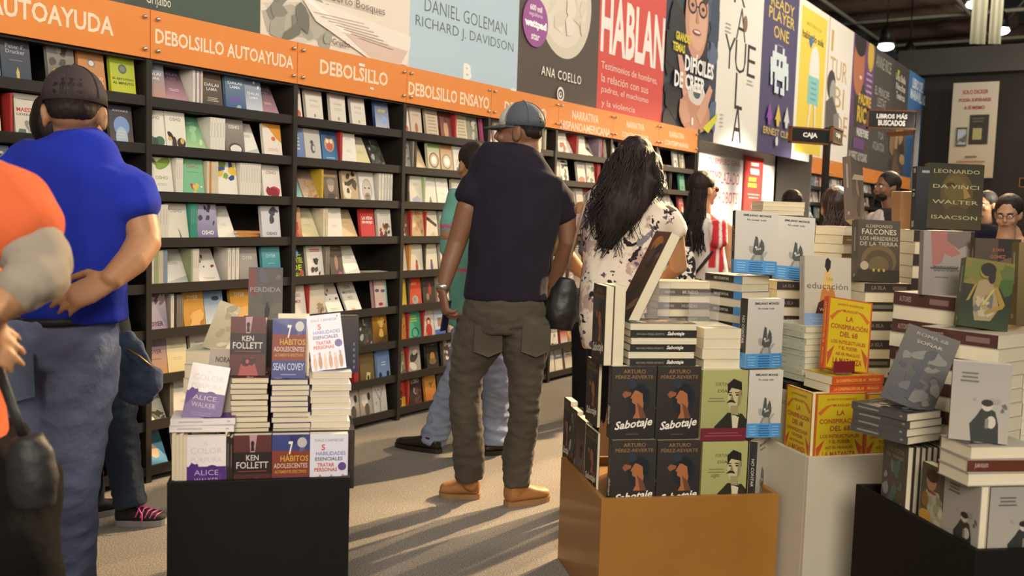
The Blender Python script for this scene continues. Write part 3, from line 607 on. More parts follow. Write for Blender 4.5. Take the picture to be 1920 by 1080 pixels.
cover('face', 'dark, pale blue face shape', '#4c4a50', mixd(bg2('#5c5248', '#3c3a44'), tx('AWAKE', c='#c8bca8', y=.88, h=.05, w=.7), E(.52, .52, .34, .23, '#7c98c8'), E(.5, .25, .26, .26, '#a8bcd0'), Ln(.5, .4, .4, 3, '#c8c8b8', .07, .03)))
cover('seal', 'cream, small gold emblem', '#ddd4c6', mixd(Rc(0, .86, 1, 1, '#c4aca0'), tx('PATRIA', c='#a49c90', y=.68, h=.06, w=.5), Ln(.5, .55, .6, 2, '#b8b0a4'), E(.5, .26, .06, .05, '#b08c4c'), Ln(.5, .12, .6, 1, '#c8c0b4')))
cover('viv', 'deep blue, yellow title', '#34508c', mixd(bg2('#c8ccd8', '#22306a'), tx('vivir', c='#c8b84c', y=.7, h=.13, w=.6, b=.03), B(5, ['#6c8cc8', '#8ca8dc'], y0=.1, y1=.45, r=.14)))
cover('swir', 'blue, cream lettering', '#6482b4', mixd(bg2('#5878b4', '#7490bc'), Ln(.5, .9, .5, 6, '#c8c4b4', .1, .05)))
cover('cat', 'pale grey, dark curled animal', '#c4c0b8', mixd(E(.5, .45, .15, .14, '#5c5854'), E(.55, .45, .08, .08, '#c4c0b8'), E(.45, .62, .1, .06, '#4c4844'), Ln(.5, .12, .7, 1, '#8c8880')))
cover('bfac', 'blue, cartoon face', '#3c689c', mixd(bg2('#3a7cac', '#2c4878'), E(.5, .62, .33, .22, '#c8a060'), E(.5, .55, .22, .12, '#c05c54'), E(.38, .7, .09, .06, '#e8e0d0'), E(.62, .7, .09, .06, '#e8e0d0'), E(.5, .85, .25, .08, '#2c3c5c'), Ln(.5, .22, .7, 3, '#8cbcd0', .07, .03)))
cover('teal', 'teal, white streaks', '#5ca4a4', mixd(bg2('#8cc4bc', '#4c8c94'), B(6, ['#e8f0ee', '#b4dcd8'], y0=.55, y1=.95, r=.1)))
cover('city', 'cream, brown town view', '#c8b49c', mixd(bg2('#dcc4a0', '#6c5c54'), B(12, ['#a87c54', '#b89468', '#c87050'], y0=.1, y1=.6, r=.12)))
cover('eins', 'dark, portrait of an old man', '#5c5048', mixd(bg2('#4c4240', '#7c6c5c'), tx('BIOGRAFÍA', c='#c8a848', y=.82, h=.08, w=.8, b=.02), E(.5, .52, .2, .17, '#b8a08c'), E(.5, .64, .26, .1, '#8c8478'), Po([(.15, 0), (.3, .3), (.7, .3), (.85, 0)], '#3c3430'), E(.8, .12, .12, .08, '#c8a43c')))
cover('beig', 'beige, black patches', '#c4ac84', mixd(B(9, ['#3c3028', '#4c3c30', '#e4d8c0'], y0=.1, y1=.95, r=.16, seed=5)))
cover('jobs', 'white, bearded face drawing', '#dedad4', mixd(E(.5, .45, .34, .36, '#b0a498'), E(.5, .45, .29, .32, '#cabfb2'), E(.36, .52, .07, .025, '#5c544c'), E(.64, .52, .07, .025, '#5c544c'), E(.5, .26, .2, .12, '#8c847c'), E(.5, .28, .1, .025, '#6c5450')))
cover('rora', 'orange, red swirls', '#d0a070', mixd(bg2('#c0603c', '#dcb488'), E(.5, .45, .25, .22, '#b03c30', wob=.6), E(.45, .5, .12, .1, '#d8a06c'), E(.55, .2, .2, .1, '#c04c3c', wob=.6)))
cover('peac', 'peach', '#dcb484', mixd(bg2('#e0bc84', '#c8b498'), Ln(.5, .6, .6, 2, '#c89c64')))
cover('lvid', 'red, white capitals', '#c43434', tx('LA VIDA', 'EN ROJO', c='#f0e8e0', y=.72, h=.10, dy=.14, w=.75, b=.03))
cover('crow', 'white, orange and dark crowd', '#ded8cc', mixd(Ln(.5, .85, .7, 2, '#8c8478'), B(14, ['#c0562c', '#3c342c', '#a83c28', '#5c5448', '#d8843c'], y0=.08, y1=.5, r=.11)))
cover('cart', 'black, green capitals', '#26241f', mixd(tx('EL', 'CARTEL', 'DE', 'SINALOA', c='#b4c820', y=.82, h=.16, dy=.21, w=.8, b=.02), E(.5, .8, .15, .1, '#7cb4d8'), E(.78, .25, .13, .08, '#b84038')))
cover('wfig', 'white, black sketch, red strip', '#e4dfd4', mixd(Rc(0, 0, 1, .06, '#c03c30'), Ln(.5, .9, .8, 2, '#c06c64', .05, .03), B(9, ['#2c2824', '#4c4844'], x0=.25, x1=.75, y0=.18, y1=.6, r=.09)))
cover('bpur', 'brown, seated pink figure', '#5c5048', mixd(E(.5, .5, .13, .22, '#a88474'), E(.75, .15, .18, .08, '#b8588c'), Ln(.5, .92, .7, 1, '#9c8c80')))
cover('sexo', 'white, red capitals', '#e4ded4', mixd(tx('SEXO', 'AMOR', c='#b4303c', y=.72, h=.10, dy=.18, w=.6), Rc(.25, .02, .75, .1, '#8c8078')))
cover('btre', 'beige, brown tree', '#cdc4b2', mixd(E(.7, .3, .22, .16, '#a08c74', wob=.7), Po([(.5, .0), (.6, .0), (.8, .3), (.74, .3)], '#5c4a3c'), Ln(.5, .85, .4, 1, '#b0a494')))
cover('conm', 'white, grey and red title', '#e2ded4', mixd(tx('CON', c='#3c3c3c', y=.85, h=.1, w=.5), tx('MOTIVO', c='#7c7c7c', y=.68, h=.09, w=.8), tx('NO', c='#c05c44', y=.52, h=.09, w=.4), E(.45, .12, .14, .06, '#d8a03c')))
cover('eyes', 'woman face, violet makeup', '#c8b0a8', mixd(E(.5, .5, .42, .46, '#d8c0b0'), E(.3, .68, .16, .05, '#5c5480'), E(.72, .66, .16, .05, '#6c5c8c'), E(.5, .25, .16, .05, '#a03c58'), Rc(0, 0, .1, 1, '#8c3c5c'), Rc(.9, 0, 1, 1, '#7cb8a8')))
cover('dkbw', 'dark, grey figures', '#38362f', mixd(B(12, ['#8c8c84', '#5c5c54', '#a8a8a0', '#4c4c44'], y0=.1, y1=.9, r=.12), B(3, ['#a84c3c'], y1=.3, r=.06)))
cover('ambr', 'amber, dark figures', '#b07c2c', mixd(bg2('#3c2c1c', '#b88430'), B(9, ['#d09c3c', '#e0b460', '#5c4020'], y0=.2, y1=.85, r=.14)))
cover('oliv', 'olive brown, small cream note', '#6c5c3c', mixd(bg2('#5c4c30', '#7c6c48'), Po([(.35, .02), (.62, .02), (.72, .35), (.45, .38)], '#c8bc84'), E(.54, .2, .08, .08, '#3c3420')))
cover('bsil', 'light blue, dark figures', '#7c98c4', mixd(bg2('#8ca4c8', '#6c88bc'), Ln(.5, .6, .4, 2, '#dce4ec', .08, .03), E(.2, .2, .12, .1, '#2c3444'), E(.8, .22, .12, .1, '#2c3444'), Rc(0, 0, 1, .1, '#4c5c70')))
cover('gwhi', 'grey and white photograph', '#a8a094', mixd(bg2('#8c8478', '#c8c0b4'), E(.4, .6, .25, .2, '#dcd4c8'), E(.55, .3, .2, .2, '#5c5448'), E(.75, .7, .12, .12, '#3c3830')))
cover('wtre', 'white, bare branches', '#d4d0c6', mixd(Po([(.45, 0), (.52, 0), (.5, .5), (.8, .9), (.76, .9), (.48, .55), (.2, .9), (.16, .9), (.45, .5)], '#8c8478'), B(8, ['#a8a094', '#bcb4a8'], y0=.2, y1=.9, r=.05)))
cover('wtit', 'white, red patch', '#dcd0c4', mixd(E(.5, .25, .4, .14, '#c05c48'), Ln(.5, .8, .6, 2, '#b09c90')))
cover('bedo', 'cream, brown figure', '#ccb8a4', mixd(E(.5, .32, .14, .16, '#a8644c'), Ln(.5, .75, .6, 2, '#8c7464')))
cover('beil', 'beige, fine lines of text', '#c8b89c', Ln(.5, .85, .8, 7, '#a0907a', .11, .04))
cover('dred', 'dark red, pale figure', '#6c3028', mixd(E(.5, .4, .2, .3, '#c08c60'), E(.5, .72, .14, .1, '#402018')))
cover('gpor', 'green grey group portrait', '#8c8c74', mixd(B(9, ['#3c3c34', '#c8c4b0', '#5c5c4c'], y0=.1, y1=.8, r=.14)))
cover('orna', 'grey ornate pattern', '#8c8a84', mixd(B(20, ['#5c5a56', '#b0aea8'], y0=.05, y1=.95, r=.07)))
cover('manG', 'cream, green ring emblem', '#c8c4a4', mixd(Rc(0, 0, 1, .15, '#5c7c4c'), Rc(0, .85, 1, 1, '#7c945c'), E(.5, .45, .42, .26, '#8c5c48'), E(.5, .45, .34, .21, '#c8b498'), E(.5, .45, .22, .14, '#f4f0e8')))
cover('manP', 'peach, round ring emblem', '#d0a880', mixd(Rc(0, .85, 1, 1, '#a87c4c'), E(.5, .45, .42, .26, '#6c8c7c'), E(.5, .45, .34, .21, '#d8c4a8'), E(.5, .45, .22, .14, '#f4f0e8')))
cover('wblu', 'cream, pale blue animal', '#dcd6c0', mixd(Ln(.5, .75, .5, 2, '#b8b098'), E(.5, .22, .28, .12, '#a4acbc', wob=.5)))
cover('wpin', 'white, small pine tree', '#dcdad0', mixd(Po([(.3, .05), (.7, .05), (.5, .38)], '#7c7c5c'), Ln(.5, .78, .5, 1, '#b4b0a4')))
cover('brow', 'brown crowded picture', '#6c4c38', B(16, ['#a88460', '#3c2820', '#8c6c50', '#c4a47c'], y0=.05, y1=.95, r=.09))
cover('flor', 'beige floral', '#c4a47c', mixd(B(12, ['#a4703c', '#8c5c30', '#d8c4a0', '#b88c5c'], y0=.3, y1=.95, r=.1)))
cover('band', 'white, slanted black strip', '#d8cdb8', mixd(Po([(.05, .72), (.15, .82), (.95, .55), (.9, .45)], '#26221e'), B(4, ['#c8b48c'], y1=.25, r=.14)))
for k_, c_, n_ in (('fgrn', '#8c9460', 'green'), ('fred', '#a84838', 'red'), ('fpur', '#6c4c88', 'purple')):
    cover(k_, f'cream, slim {n_} figure', '#d8d0bc', mixd(E(.5, .42, .08, .07, '#6c4c34'), E(.5, .25, .11, .17, c_), Ln(.5, .85, .5, 1, '#b4ac98')))
cover('yell', 'yellow, grey shape', '#d8b840', mixd(Po([(0, 0), (.2, 0), (.25, .5), (.1, .55), (0, .5)], '#6c6450'), E(.7, .1, .08, .08, '#3c3420'), Ln(.55, .8, .5, 1, '#a88c2c')))
cover('glob', 'red, grey globe', '#c4482c', mixd(tx('RUY', c='#e8a88c', y=.82, h=.09, w=.5), E(.5, .28, .24, .15, '#a8a49c'), E(.46, .3, .12, .08, '#8c8880')))
cover('drk', 'dark brown, red mark', '#3c302a', mixd(E(.6, .6, .12, .2, '#a84030'), E(.4, .35, .12, .12, '#8c7c70')))
cover('oinf', 'orange, brown skyline', '#c88434', mixd(bg2('#b8642c', '#d09c4c'), B(7, ['#8c5420', '#a46c2c'], y0=.55, y1=.72, r=.08), tx('1793', c='#e0b878', y=.12, h=.07, w=.5)))
cover('wrea', 'green, dark wreath', '#4ca888', mixd(Ln(.45, .85, .6, 3, '#b8d04c', .08, .04), E(.5, .3, .3, .18, '#2c5c4c'), E(.5, .3, .22, .13, '#4ca888')))
cover('doll', 'white, red nesting doll', '#c8c0b4', mixd(Po([(0, 1), (0, .5), (.3, 1)], '#3c3834'), E(.5, .3, .3, .26, '#b03034'), E(.5, .62, .2, .13, '#8c2428'), E(.5, .6, .12, .08, '#d8b494'), E(.2, .2, .1, .05, '#c8943c')))
cover('bwhi', 'white and blue', '#c4cce0', mixd(Rc(0, 0, 1, .3, '#4c64b0'), Rc(.3, .4, .7, .7, '#a87c5c')))
cover('bwst', 'sepia street photograph', '#948c70', mixd(B(12, ['#3c382c', '#c8c0a4', '#6c6450'], y0=.1, y1=.8, r=.11)))
cover('bwkn', 'black and white close-up', '#a49c90', mixd(E(.5, .6, .35, .15, '#3c3834', rot=.6), E(.4, .3, .3, .12, '#d8d0c4', rot=-.5), E(.6, .75, .2, .08, '#c8c0b4', rot=.6)))
cover('dgol', 'dark, golden mask', '#2e2b26', mixd(Ln(.5, .9, .4, 1, '#a8a090'), E(.5, .5, .2, .17, '#a8843c'), E(.5, .35, .3, .1, '#7c6430')))
cover('ryel', 'red and yellow', '#a83c24', mixd(Rc(0, 0, 1, .45, '#c8a030'), B(8, ['#d8b848', '#5c2c1c'], y0=.1, y1=.6, r=.12), Rc(.1, .8, .9, .92, '#c84c3c')))
cover('cujo', 'dark, tall pale title', '#3c2c28', mixd(tx('LOBO', c='#c8bca4', y=.88, h=.14, w=.85), B(10, ['#a89c90', '#5c4440', '#8c2c24'], y0=.05, y1=.6, r=.12)))
cover('pink', 'pink and violet', '#c05c88', mixd(B(8, ['#e8a0bc', '#8c3c64', '#f0d0d8'], y0=.1, y1=.9, r=.12)))
cover('gren', 'sea green', '#5ca084', mixd(Ln(.5, .35, .5, 2, '#2c5c4c', .08, .05), Ln(.5, .8, .5, 1, '#c8e0d4')))
PAL = ['#d8cfc0', '#c8beb0', '#e0d8ca', '#b8a898', '#8c7c70', '#5c5048', '#a84840', '#7c8c98', '#5c748c', '#c89c58', '#6c7c5c', '#3c3834', '#ddd4c4', '#e4ddd0', '#cfc4b4']
PNM = ['pale cream', 'light taupe', 'off white', 'tan', 'brown', 'dark brown', 'brick red', 'grey blue', 'slate blue', 'ochre', 'moss green', 'charcoal', 'ivory', 'white', 'sand']
def _gen(i, j):
    rr = random.Random(i*31+j)
    def f(A):
        cc = [PAL[rr.randrange(len(PAL))] for _ in range(4)]
        st = j % 4
        if st == 0: A.lines(.5, .82, .7, 3, cc[0], .09, .04); A.blobs(.2, .1, .8, .5, 6, cc[1:], .13, i)
        elif st == 1: A.rect(0, .6, 1, .8, cc[0]); A.lines(.5, .72, .6, 1, PAL[13], .1, .05); A.ell(.5, .3, .25, .17, cc[1])
        elif st == 2: A.blobs(.05, .05, .95, .95, 12, cc, .14, i); A.lines(.5, .85, .6, 1, PAL[13], .1, .05)
        else: A.grad(0, 0, 1, .6, cc[0], PAL[i]); A.lines(.5, .8, .6, 2, cc[1], .1, .045)
    return f
for i in range(15):
    for j in range(4): cover(f'g{i}_{j}', PNM[i]+[', lettering above coloured shapes', ', wide colour band', ', mottled picture', ', shaded lower half'][j], PAL[i], _gen(i, j))
SPC = {'w': ('#e4ded2', 'white'), 'c': ('#d8ccb0', 'cream'), 'o': ('#c88a4a', 'orange'), 't': ('#3f9480', 'teal'), 'g': ('#a8b48c', 'pale green'), 'b': ('#8c9cb8', 'pale blue'), 'y': ('#c8a83c', 'yellow'), 'r': ('#a83430', 'red'), 'k': ('#37322e', 'charcoal'), 'p': ('#a08898', 'mauve'), 'n': ('#7c7468', 'taupe')}
def wx(px, z):      # X on the wall where the column px crosses height z
    y = 300.
    for _ in range(5):
        X, zz = onwall(px, y); X2_, zz2 = onwall(px, y+10); y += (z-zz)*10/(zz2-zz)
    return onwall(px, y)[0]
BAYN = {-2: 'leftmost bookcase', -1: 'bookcase behind the blue shirt', 0: 'bookcase right of blue shirt', 1: 'second bookcase from blue shirt', 2: 'bookcase beside the teal shirt', 3: 'bookcase behind the dark polo', 4: 'bookcase left of long hair', 5: 'bookcase behind long hair', 6: 'bookcase next to the recess', 10: 'first bookcase beyond the recess', 11: 'second bookcase beyond the recess', 12: 'third bookcase beyond the recess', 13: 'fourth bookcase beyond the recess'}
rs = random.Random(11)
def shelf_row(n, r, items, Xoff=None):
    """items: (kind, X0, X1, what) in metres along the wall"""
    z = ROWZ[r]-.034; k = 0
    items = sorted(items, key=lambda q: q[1]); N = sum(len(q[3]) if q[0] == 'S' else 1 for q in items)
    where = lambda i: f'{ORD[min(i, 24)]} from left, {ORD[r]} row, {BAYN[n]}'
    grp = f'paperbacks on the {BAYN[n]}'
    for kind, a, b, what in items:
        if kind == 'S':
            t = (b-a)/len(what); hh = .196+.008*rs.random()
            for q, ch in enumerate(what):
                c_, nm = SPC[ch]; t_ = min(t, .019)
                pr = book_mesh('s'+ch, .118, hh, t_*.95, None, c_, c_, scol='#5c5650' if ch in 'wcgbyo' else '#d8d0c0')
                put(pr, wmx(a+t*(q+.5), 4.024+.059, z) @ RY(0) @ RZ(R(90)) , f'spine-out {nm} paperback, {where(k)}', grp); k += 1
        elif kind in 'FL':
            d, bg, sp, dr = CAT[what]; w = min(b-a, .128)
            h = .203 if kind == 'F' else .212; t = .016+.012*rs.random()
            lean = R(7+3*rs.random()) if kind == 'F' else R(28)
            pr = book_mesh(what, w, h, .022 if kind == 'F' else .016, dr, bg, sp)
            Y = 4.036 if kind == 'F' else 4.034
            M = wmx((a+b)/2, Y, z+(0 if kind == 'F' else .004)) @ RZ(R(rs.uniform(-1.5, 1.5))) @ RX(-lean)
            put(pr, M, f'{d} paperback, {where(k)}', grp); k += 1
        elif kind == 'P':
            zz = z
            for q, ch in enumerate(what):
                c_, nm = SPC[ch]; pr = book_mesh('p'+ch, .12, .182, .015, None, c_, c_)
                M = wmx((a+b)/2, 4.10, zz+.0085) @ RZ(R(rs.uniform(-14, 14))) @ Matrix(((0, 0, -1, 0), (1, 0, 0, 0), (0, -1, 0, 0), (0, 0, 0, 1))) @ T(0, 0, -.09)
                put(pr, M, f'{nm} paperback lying flat, {where(k)}', grp); k += 1; zz += .0165
def px_row(n, r, txt):
    it = []; zz = ROWZ[r]+.06
    for tok in txt.split(';'):
        p = tok.split()
        if not p: continue
        it.append((p[0], wx(float(p[1]), zz), wx(float(p[2]), zz), p[3]))
    shelf_row(n, r, it)
def rand_row(n, r, X0, X1, dens=.85, pal=None):
    x = X0+.02+.02*rs.random(); it = []; ks = [k for k in CAT if k[0] == 'g' and '_' in k and (pal is None or int(k[1:].split('_')[0]) in pal)]
    while x < X1-.12:
        u = rs.random()
        if u < dens*.75: w = .112+.01*rs.random(); it.append(('F', x, x+w, rs.choice(ks))); x += w+.004+.012*rs.random()
        elif u < dens*.87: it.append(('L', x, x+.115, rs.choice(ks))); x += .125
        elif u < dens: m = rs.randint(2, 4); it.append(('S', x, x+.017*m, ''.join(rs.choice('wckrpn') for _ in range(m)))); x += .017*m+.01
        else: x += .04
    shelf_row(n, r, it)
ROWS = {
(0,0): 'F 279 319 dsky;L 322 364 dpur;S 368 386 wpwpc;F 388 426 dbro;F 432 469 dblu;F 470 501 dwhi;L 503 534 dpur',
(0,1): 'F 280 319 oleaf;F 320 357 open;L 358 397 ogre;S 400 428 wwwww;F 432 467 osto;L 469 497 wcor;F 503 538 oora',
(0,2): 'S 280 290 www;F 292 334 olim;S 336 349 www;F 350 392 omin;S 394 415 coccc;F 416 455 otou;S 456 495 wwwwwwww;F 501 538 ored',
(0,3): 'S 287 321 wwwwww;F 322 362 ofea;S 363 376 ttt;F 378 416 olil;L 420 452 whi;P 456 492 oroo;F 498 536 obw',
(0,4): 'S 282 320 wwwggccbb;L 324 363 wcor;S 364 379 gwww;L 383 424 wred;S 432 455 www;F 457 493 gdye;F 501 535 tdye',
(0,5): 'F 283 322 ldye;S 326 332 w;S 337 350 nnn;F 353 393 ydye;F 394 429 bsky;F 441 480 ydye;F 484 520 crea',
(0,6): 'F 283 322 sdye;F 323 361 crea;F 368 404 g13_0;F 410 445 g12_3;F 450 486 g7_1;F 490 525 g13_3',
(0,7): 'L 283 321 tree;S 324 331 nn;F 334 370 whi;F 375 412 g13_3;F 420 455 g2_0;F 460 495 g9_2;F 500 532 g13_1',
(0,8): 'L 284 324 baby;F 335 370 g13_0;F 380 415 g8_2;F 430 465 g1_0;F 470 505 g14_1',
(1,0): 'F 551 575 wtit;F 581 616 seal;F 627 658 seal;F 669 694 seal;F 711 739 viv',
(1,1): 'F 551 579 swir;F 581 611 cat;F 613 642 bfac;S 643 648 r;F 649 677 whi;L 678 705 crea;L 708 734 dkbw',
(1,2): 'L 551 577 teal;L 580 608 city;S 608 612 y;F 614 645 eins;F 652 680 beig;F 683 711 jobs;S 715 742 wwwww',
(1,3): 'F 551 574 rora;L 578 608 crea;S 611 621 cc;F 622 650 whi;L 653 680 peac;F 682 714 lvid;F 716 743 crow',
(1,4): 'F 551 580 cart;F 586 615 wfig;S 616 624 nn;F 628 652 bpur;L 656 687 wcor;P 702 740 ww',
(1,5): 'F 551 583 sexo;S 584 586 r;F 588 618 btre;L 622 655 wred;L 658 690 conm;F 708 735 eyes',
(1,6): 'F 551 580 g5_2;F 585 612 g13_0;F 618 645 g9_1;F 650 677 g0_2;F 681 707 dkbw;F 708 735 ambr',
(1,7): 'F 551 580 g2_2;F 590 618 g13_1;F 625 652 g5_0;S 670 678 rrr;F 682 711 oliv;F 716 739 bsil',
(1,8): 'F 551 580 g5_2;F 590 618 g7_1;F 625 655 g0_0;F 659 682 gwhi;F 684 707 gwhi;F 709 734 wtre',
(2,0): 'F 757 776 wtit;F 778 799 bedo;F 806 832 beil;F 834 856 dred;S 858 861 r;F 864 884 beil;F 885 904 gpor',
(2,1): 'F 755 777 orna;S 778 787 nk;L 790 808 peac;F 810 833 manG;F 835 857 manP;F 859 879 g13_0;F 884 904 g6_2',
(2,2): 'S 757 762 r;S 769 773 k;F 776 800 wblu;S 800 803 g;F 804 826 wpin;F 828 850 whi;F 856 878 g0_0;F 882 903 g9_2',
(2,3): 'F 752 774 brow;S 775 778 r;F 780 803 flor;S 803 805 r;F 806 829 band;F 834 856 g1_0;F 860 882 g6_0',
(2,4): 'F 752 771 fgrn;S 772 776 o;F 777 801 fred;S 801 804 k;F 805 829 fpur;F 834 856 g0_0;F 860 882 g10_2',
(2,5): 'F 750 770 yell;S 771 774 k;F 775 798 glob;F 801 823 drk;F 828 850 g3_0;F 856 878 g5_0',
(2,6): 'F 749 769 oinf;S 770 773 r;F 774 798 wrea;S 798 801 r;F 802 822 doll;F 824 843 bwhi;F 850 872 g3_2',
(2,7): 'F 748 768 bwst;S 769 772 r;F 773 796 bwkn;F 806 832 dgol;F 838 860 g5_2',
(2,8): 'F 747 768 ryel;S 769 773 r;F 775 799 cujo;F 806 826 oinf;F 832 852 g5_3',
(3,0): 'F 911 930 pink;F 935 955 g0_0;F 960 978 g13_1;S 1004 1030 wncwnc',
(3,1): 'F 912 930 g13_0;F 935 955 g9_2;F 960 980 g0_3;F 985 1003 g2_1;F 1010 1030 g13_2',
(4,0): 'F 1041 1051 gpor;F 1054 1070 g13_0;L 1072 1084 wcor;S 1085 1090 rn;F 1091 1105 g13_3;L 1107 1122 g3_0;S 1127 1136 ppr;F 1142 1148 g13_0',
(4,1): 'S 1041 1044 r;F 1045 1057 g0_3;F 1058 1074 g13_2;F 1091 1105 wtit;F 1106 1123 g2_2;S 1124 1130 rr',
(6,0): 'F 1237 1245 g13_0;P 1248 1256 nkn;P 1258 1268 knn;F 1270 1277 g13_0;F 1280 1291 gpor',
(6,1): 'F 1247 1258 g0_2;S 1259 1264 kk;F 1281 1290 gren',
(-1,0): 'F -24 8 gren;F 11 67 peter;F 98 152 gold;F 158 208 oran;F 216 263 lime',
(-1,1): 'F -40 9 crea;S 25 30 r;F 32 96 maes;F 105 150 g13_0;L 172 206 whi;F 215 258 face',
(-1,5): 'F 20 70 g8_2;F 80 130 g0_0;F 140 185 g13_1;L 208 258 whi', (-1,6): 'F 60 110 g9_0;F 120 165 g13_0;F 175 215 g5_2;F 222 262 g0_3',
(-1,7): 'F 100 145 g13_0;F 155 200 g2_0;F 238 262 wred', (-1,8): 'F 60 100 g13_0;F 130 180 g0_0;F 215 250 g13_3',
(-1,2): 'F -20 30 g7_2;F 40 90 g5_2;F 100 150 g13_0;L 160 200 g8_1', (-1,3): 'F 20 70 g5_0;F 90 140 g7_2;F 150 200 g8_0', (-1,4): 'F 20 70 g7_2;F 90 140 g0_2;F 160 200 g5_1'}
HID = {(0,6), (0,7), (0,8), (1,6), (1,7), (1,8)}
for (n, r), txt in ROWS.items():
    if n >= 0 or r < 2: px_row(n, r, txt)
STUFF = MB()
for (n, r), txt in ROWS.items():
    if not (n >= 0 or r < 2): px_row(n, r, txt)
for n in (3, 4, 5, 6):
    for r in range(9):
        if (n, r) not in ROWS: rand_row(n, r, bx(n), bx(n+1), .8 if n < 6 else .65, pal=(0, 1, 2, 3, 4, 6, 12, 13, 14, 6, 13))
for k in range(4):
    for r in range(5): rand_row(10+k, r, X2+k*WB, X2+(k+1)*WB, .8)
o = link('distant_paperbacks', STUFF.mesh('distant_paperbacks', PRINT)); STUFF = None
tag(o, 'small distant paperbacks filling the far bookcases and the shelf rows behind people', 'books', kind='stuff')
# ------------------------------------------------------------------ display boxes and the books on them
def pl(px, py, P, nrm):
    r = ray(px, py); c0 = Vector((0, 0, H)); return c0+r*((P-c0).dot(nrm)/r.dot(nrm))
class Fr:
    """horizontal frame: origin, u to the right along the front, v to the back"""
    def __init__(s, C, u=None, yaw=None):
        s.C = Vector(C); s.u = Vector((math.cos(yaw), math.sin(yaw), 0)) if yaw is not None else Vector((u[0], u[1], 0)).normalized()
        s.v = Vector((-s.u.y, s.u.x, 0)); s.yaw = math.atan2(s.u.y, s.u.x)
    def hit(s, px, py, v): return pl(px, py, s.C+s.v*v, s.v)
def crate(name, fr, w, d, h, m, label, th=.018, deep=.06, cat='box'):
    e = empty(name, Vector((fr.C.x, fr.C.y, 0)), fr.yaw); tag(e, label, cat)
    for nm, b in (('front_panel', (0, 0, 0, w, th, h)), ('back_panel', (0, d-th, 0, w, d, h)), ('side_panel', (0, th, 0, th, d-th, h)), ('side_panel', (w-th, th, 0, w, d-th, h)), ('inner_board', (th, th, 0, w-th, d-th, h-deep))):
        mb = MB(); mb.box(*b); bevel(mb.build(nm, m, e), .0015)
    return e
def cov(key, w, h, t): d, bg, sp, dr = CAT[key]; return book_mesh(key, w, h, t, dr, bg, SPX.get(key, (sp or bg, None))[0], bg, hard=key in HARD, stxt=SPX.get(key, (None, None))[1])
HARD = {'leo', 'gpin', 'dorg', 'gwom', 'dsoc', 'kman', 'beth'}
SPX = {}
def sp(fr, v, xl, yt, xr, yb, key, label, t=.03, lean=0, dyaw=0, tilt=0, group=None, name='display_book', w=None, h=None, dz=0):
    ym = (yt+yb)/2; a, b = fr.hit(xl, yb, v), fr.hit(xr, yb, v); top = fr.hit((xl+xr)/2, yt, v)
    c = (a+b)/2; w = w or (b-a).length; h = h or (top.z-c.z)/max(math.cos(R(lean)), .5)
    M = T(c+Vector((0, 0, dz))+fr.v*t/2) @ RZ(fr.yaw+R(dyaw)) @ RY(R(tilt)) @ RX(-R(lean))
    return put(cov(key, w, h, t), M, label, group, name)
def so(fr, v, xl, yt, xr, yb, key, label, w=.15, side='L', n=1, group=None, lean=0, name='display_book'):
    """edge-on books: fore-edge (side L/R: where the cover looks) to the viewer; n of them between xl and xr"""
    a, b = fr.hit(xl, yb, v), fr.hit(xr, yb, v); top = fr.hit((xl+xr)/2, yt, v); t = (b-a).length/n; h = top.z-a.z
    for i in range(n):
        c = a+(b-a)*((i+.5)/n); M = T(c+fr.v*w/2) @ RZ(fr.yaw) @ RY(R(lean)) @ RZ(R({'L': -90, 'R': 90, 'S': 90}[side]))
        lb = label if n == 1 else f'{label}, {ORD[i]} from its left'
        put(cov(key, w, h-.004*(i % 2), t*.97), M, lb, group, name)
def lay(P, yaw, key, hb, wb, t, mode, label, group=None, name='display_book'):
    u = Vector((math.cos(yaw), math.sin(yaw), 0)); v = Vector((-u.y, u.x, 0)); up = Vector((0, 0, 1))
    X, Z = {'s': (v, -u), 'p': (-v, u), 't': (u, v), 'r': (-u, -v)}[mode]; Y = Z.cross(X)
    M = Matrix((X, Y, Z)).transposed().to_4x4(); M.translation = P - Z*hb/2 + up*t/2
    return put(cov(key, wb, hb, t), M, label, group, name)
rp2 = random.Random(5)
def pile(fr, v, xl, xr, yt, yb, n, key, hb, wb, modes, label, dyaw=0, group=None, jit=.004, anchor='c', zfrom=None):
    """lying stack whose front face spans xl..xr; top book named first"""
    a, b = fr.hit(xl, yb, v), fr.hit(xr, yb, v); top = fr.hit((xl+xr)/2, yt, v); c = (a+b)/2; z0 = c.z if zfrom is None else zfrom; t = (top.z-z0)/n
    dep = wb if modes[0] in 'sp' else hb; yaw = fr.yaw+R(dyaw)
    for i in range(n):
        P = Vector((c.x, c.y, z0+i*t))+fr.v*dep/2+Vector((rp2.uniform(-jit, jit), rp2.uniform(-jit, jit), 0))
        k = key if isinstance(key, str) else key[i % len(key)]
        lay(P, yaw+R(rp2.uniform(-1.5, 1.5)), k, hb, wb, t*.985, modes[i % len(modes)], f'{label}, {"topmost" if i == n-1 else ORD[n-1-i]+" from the top"}', group)
    return t
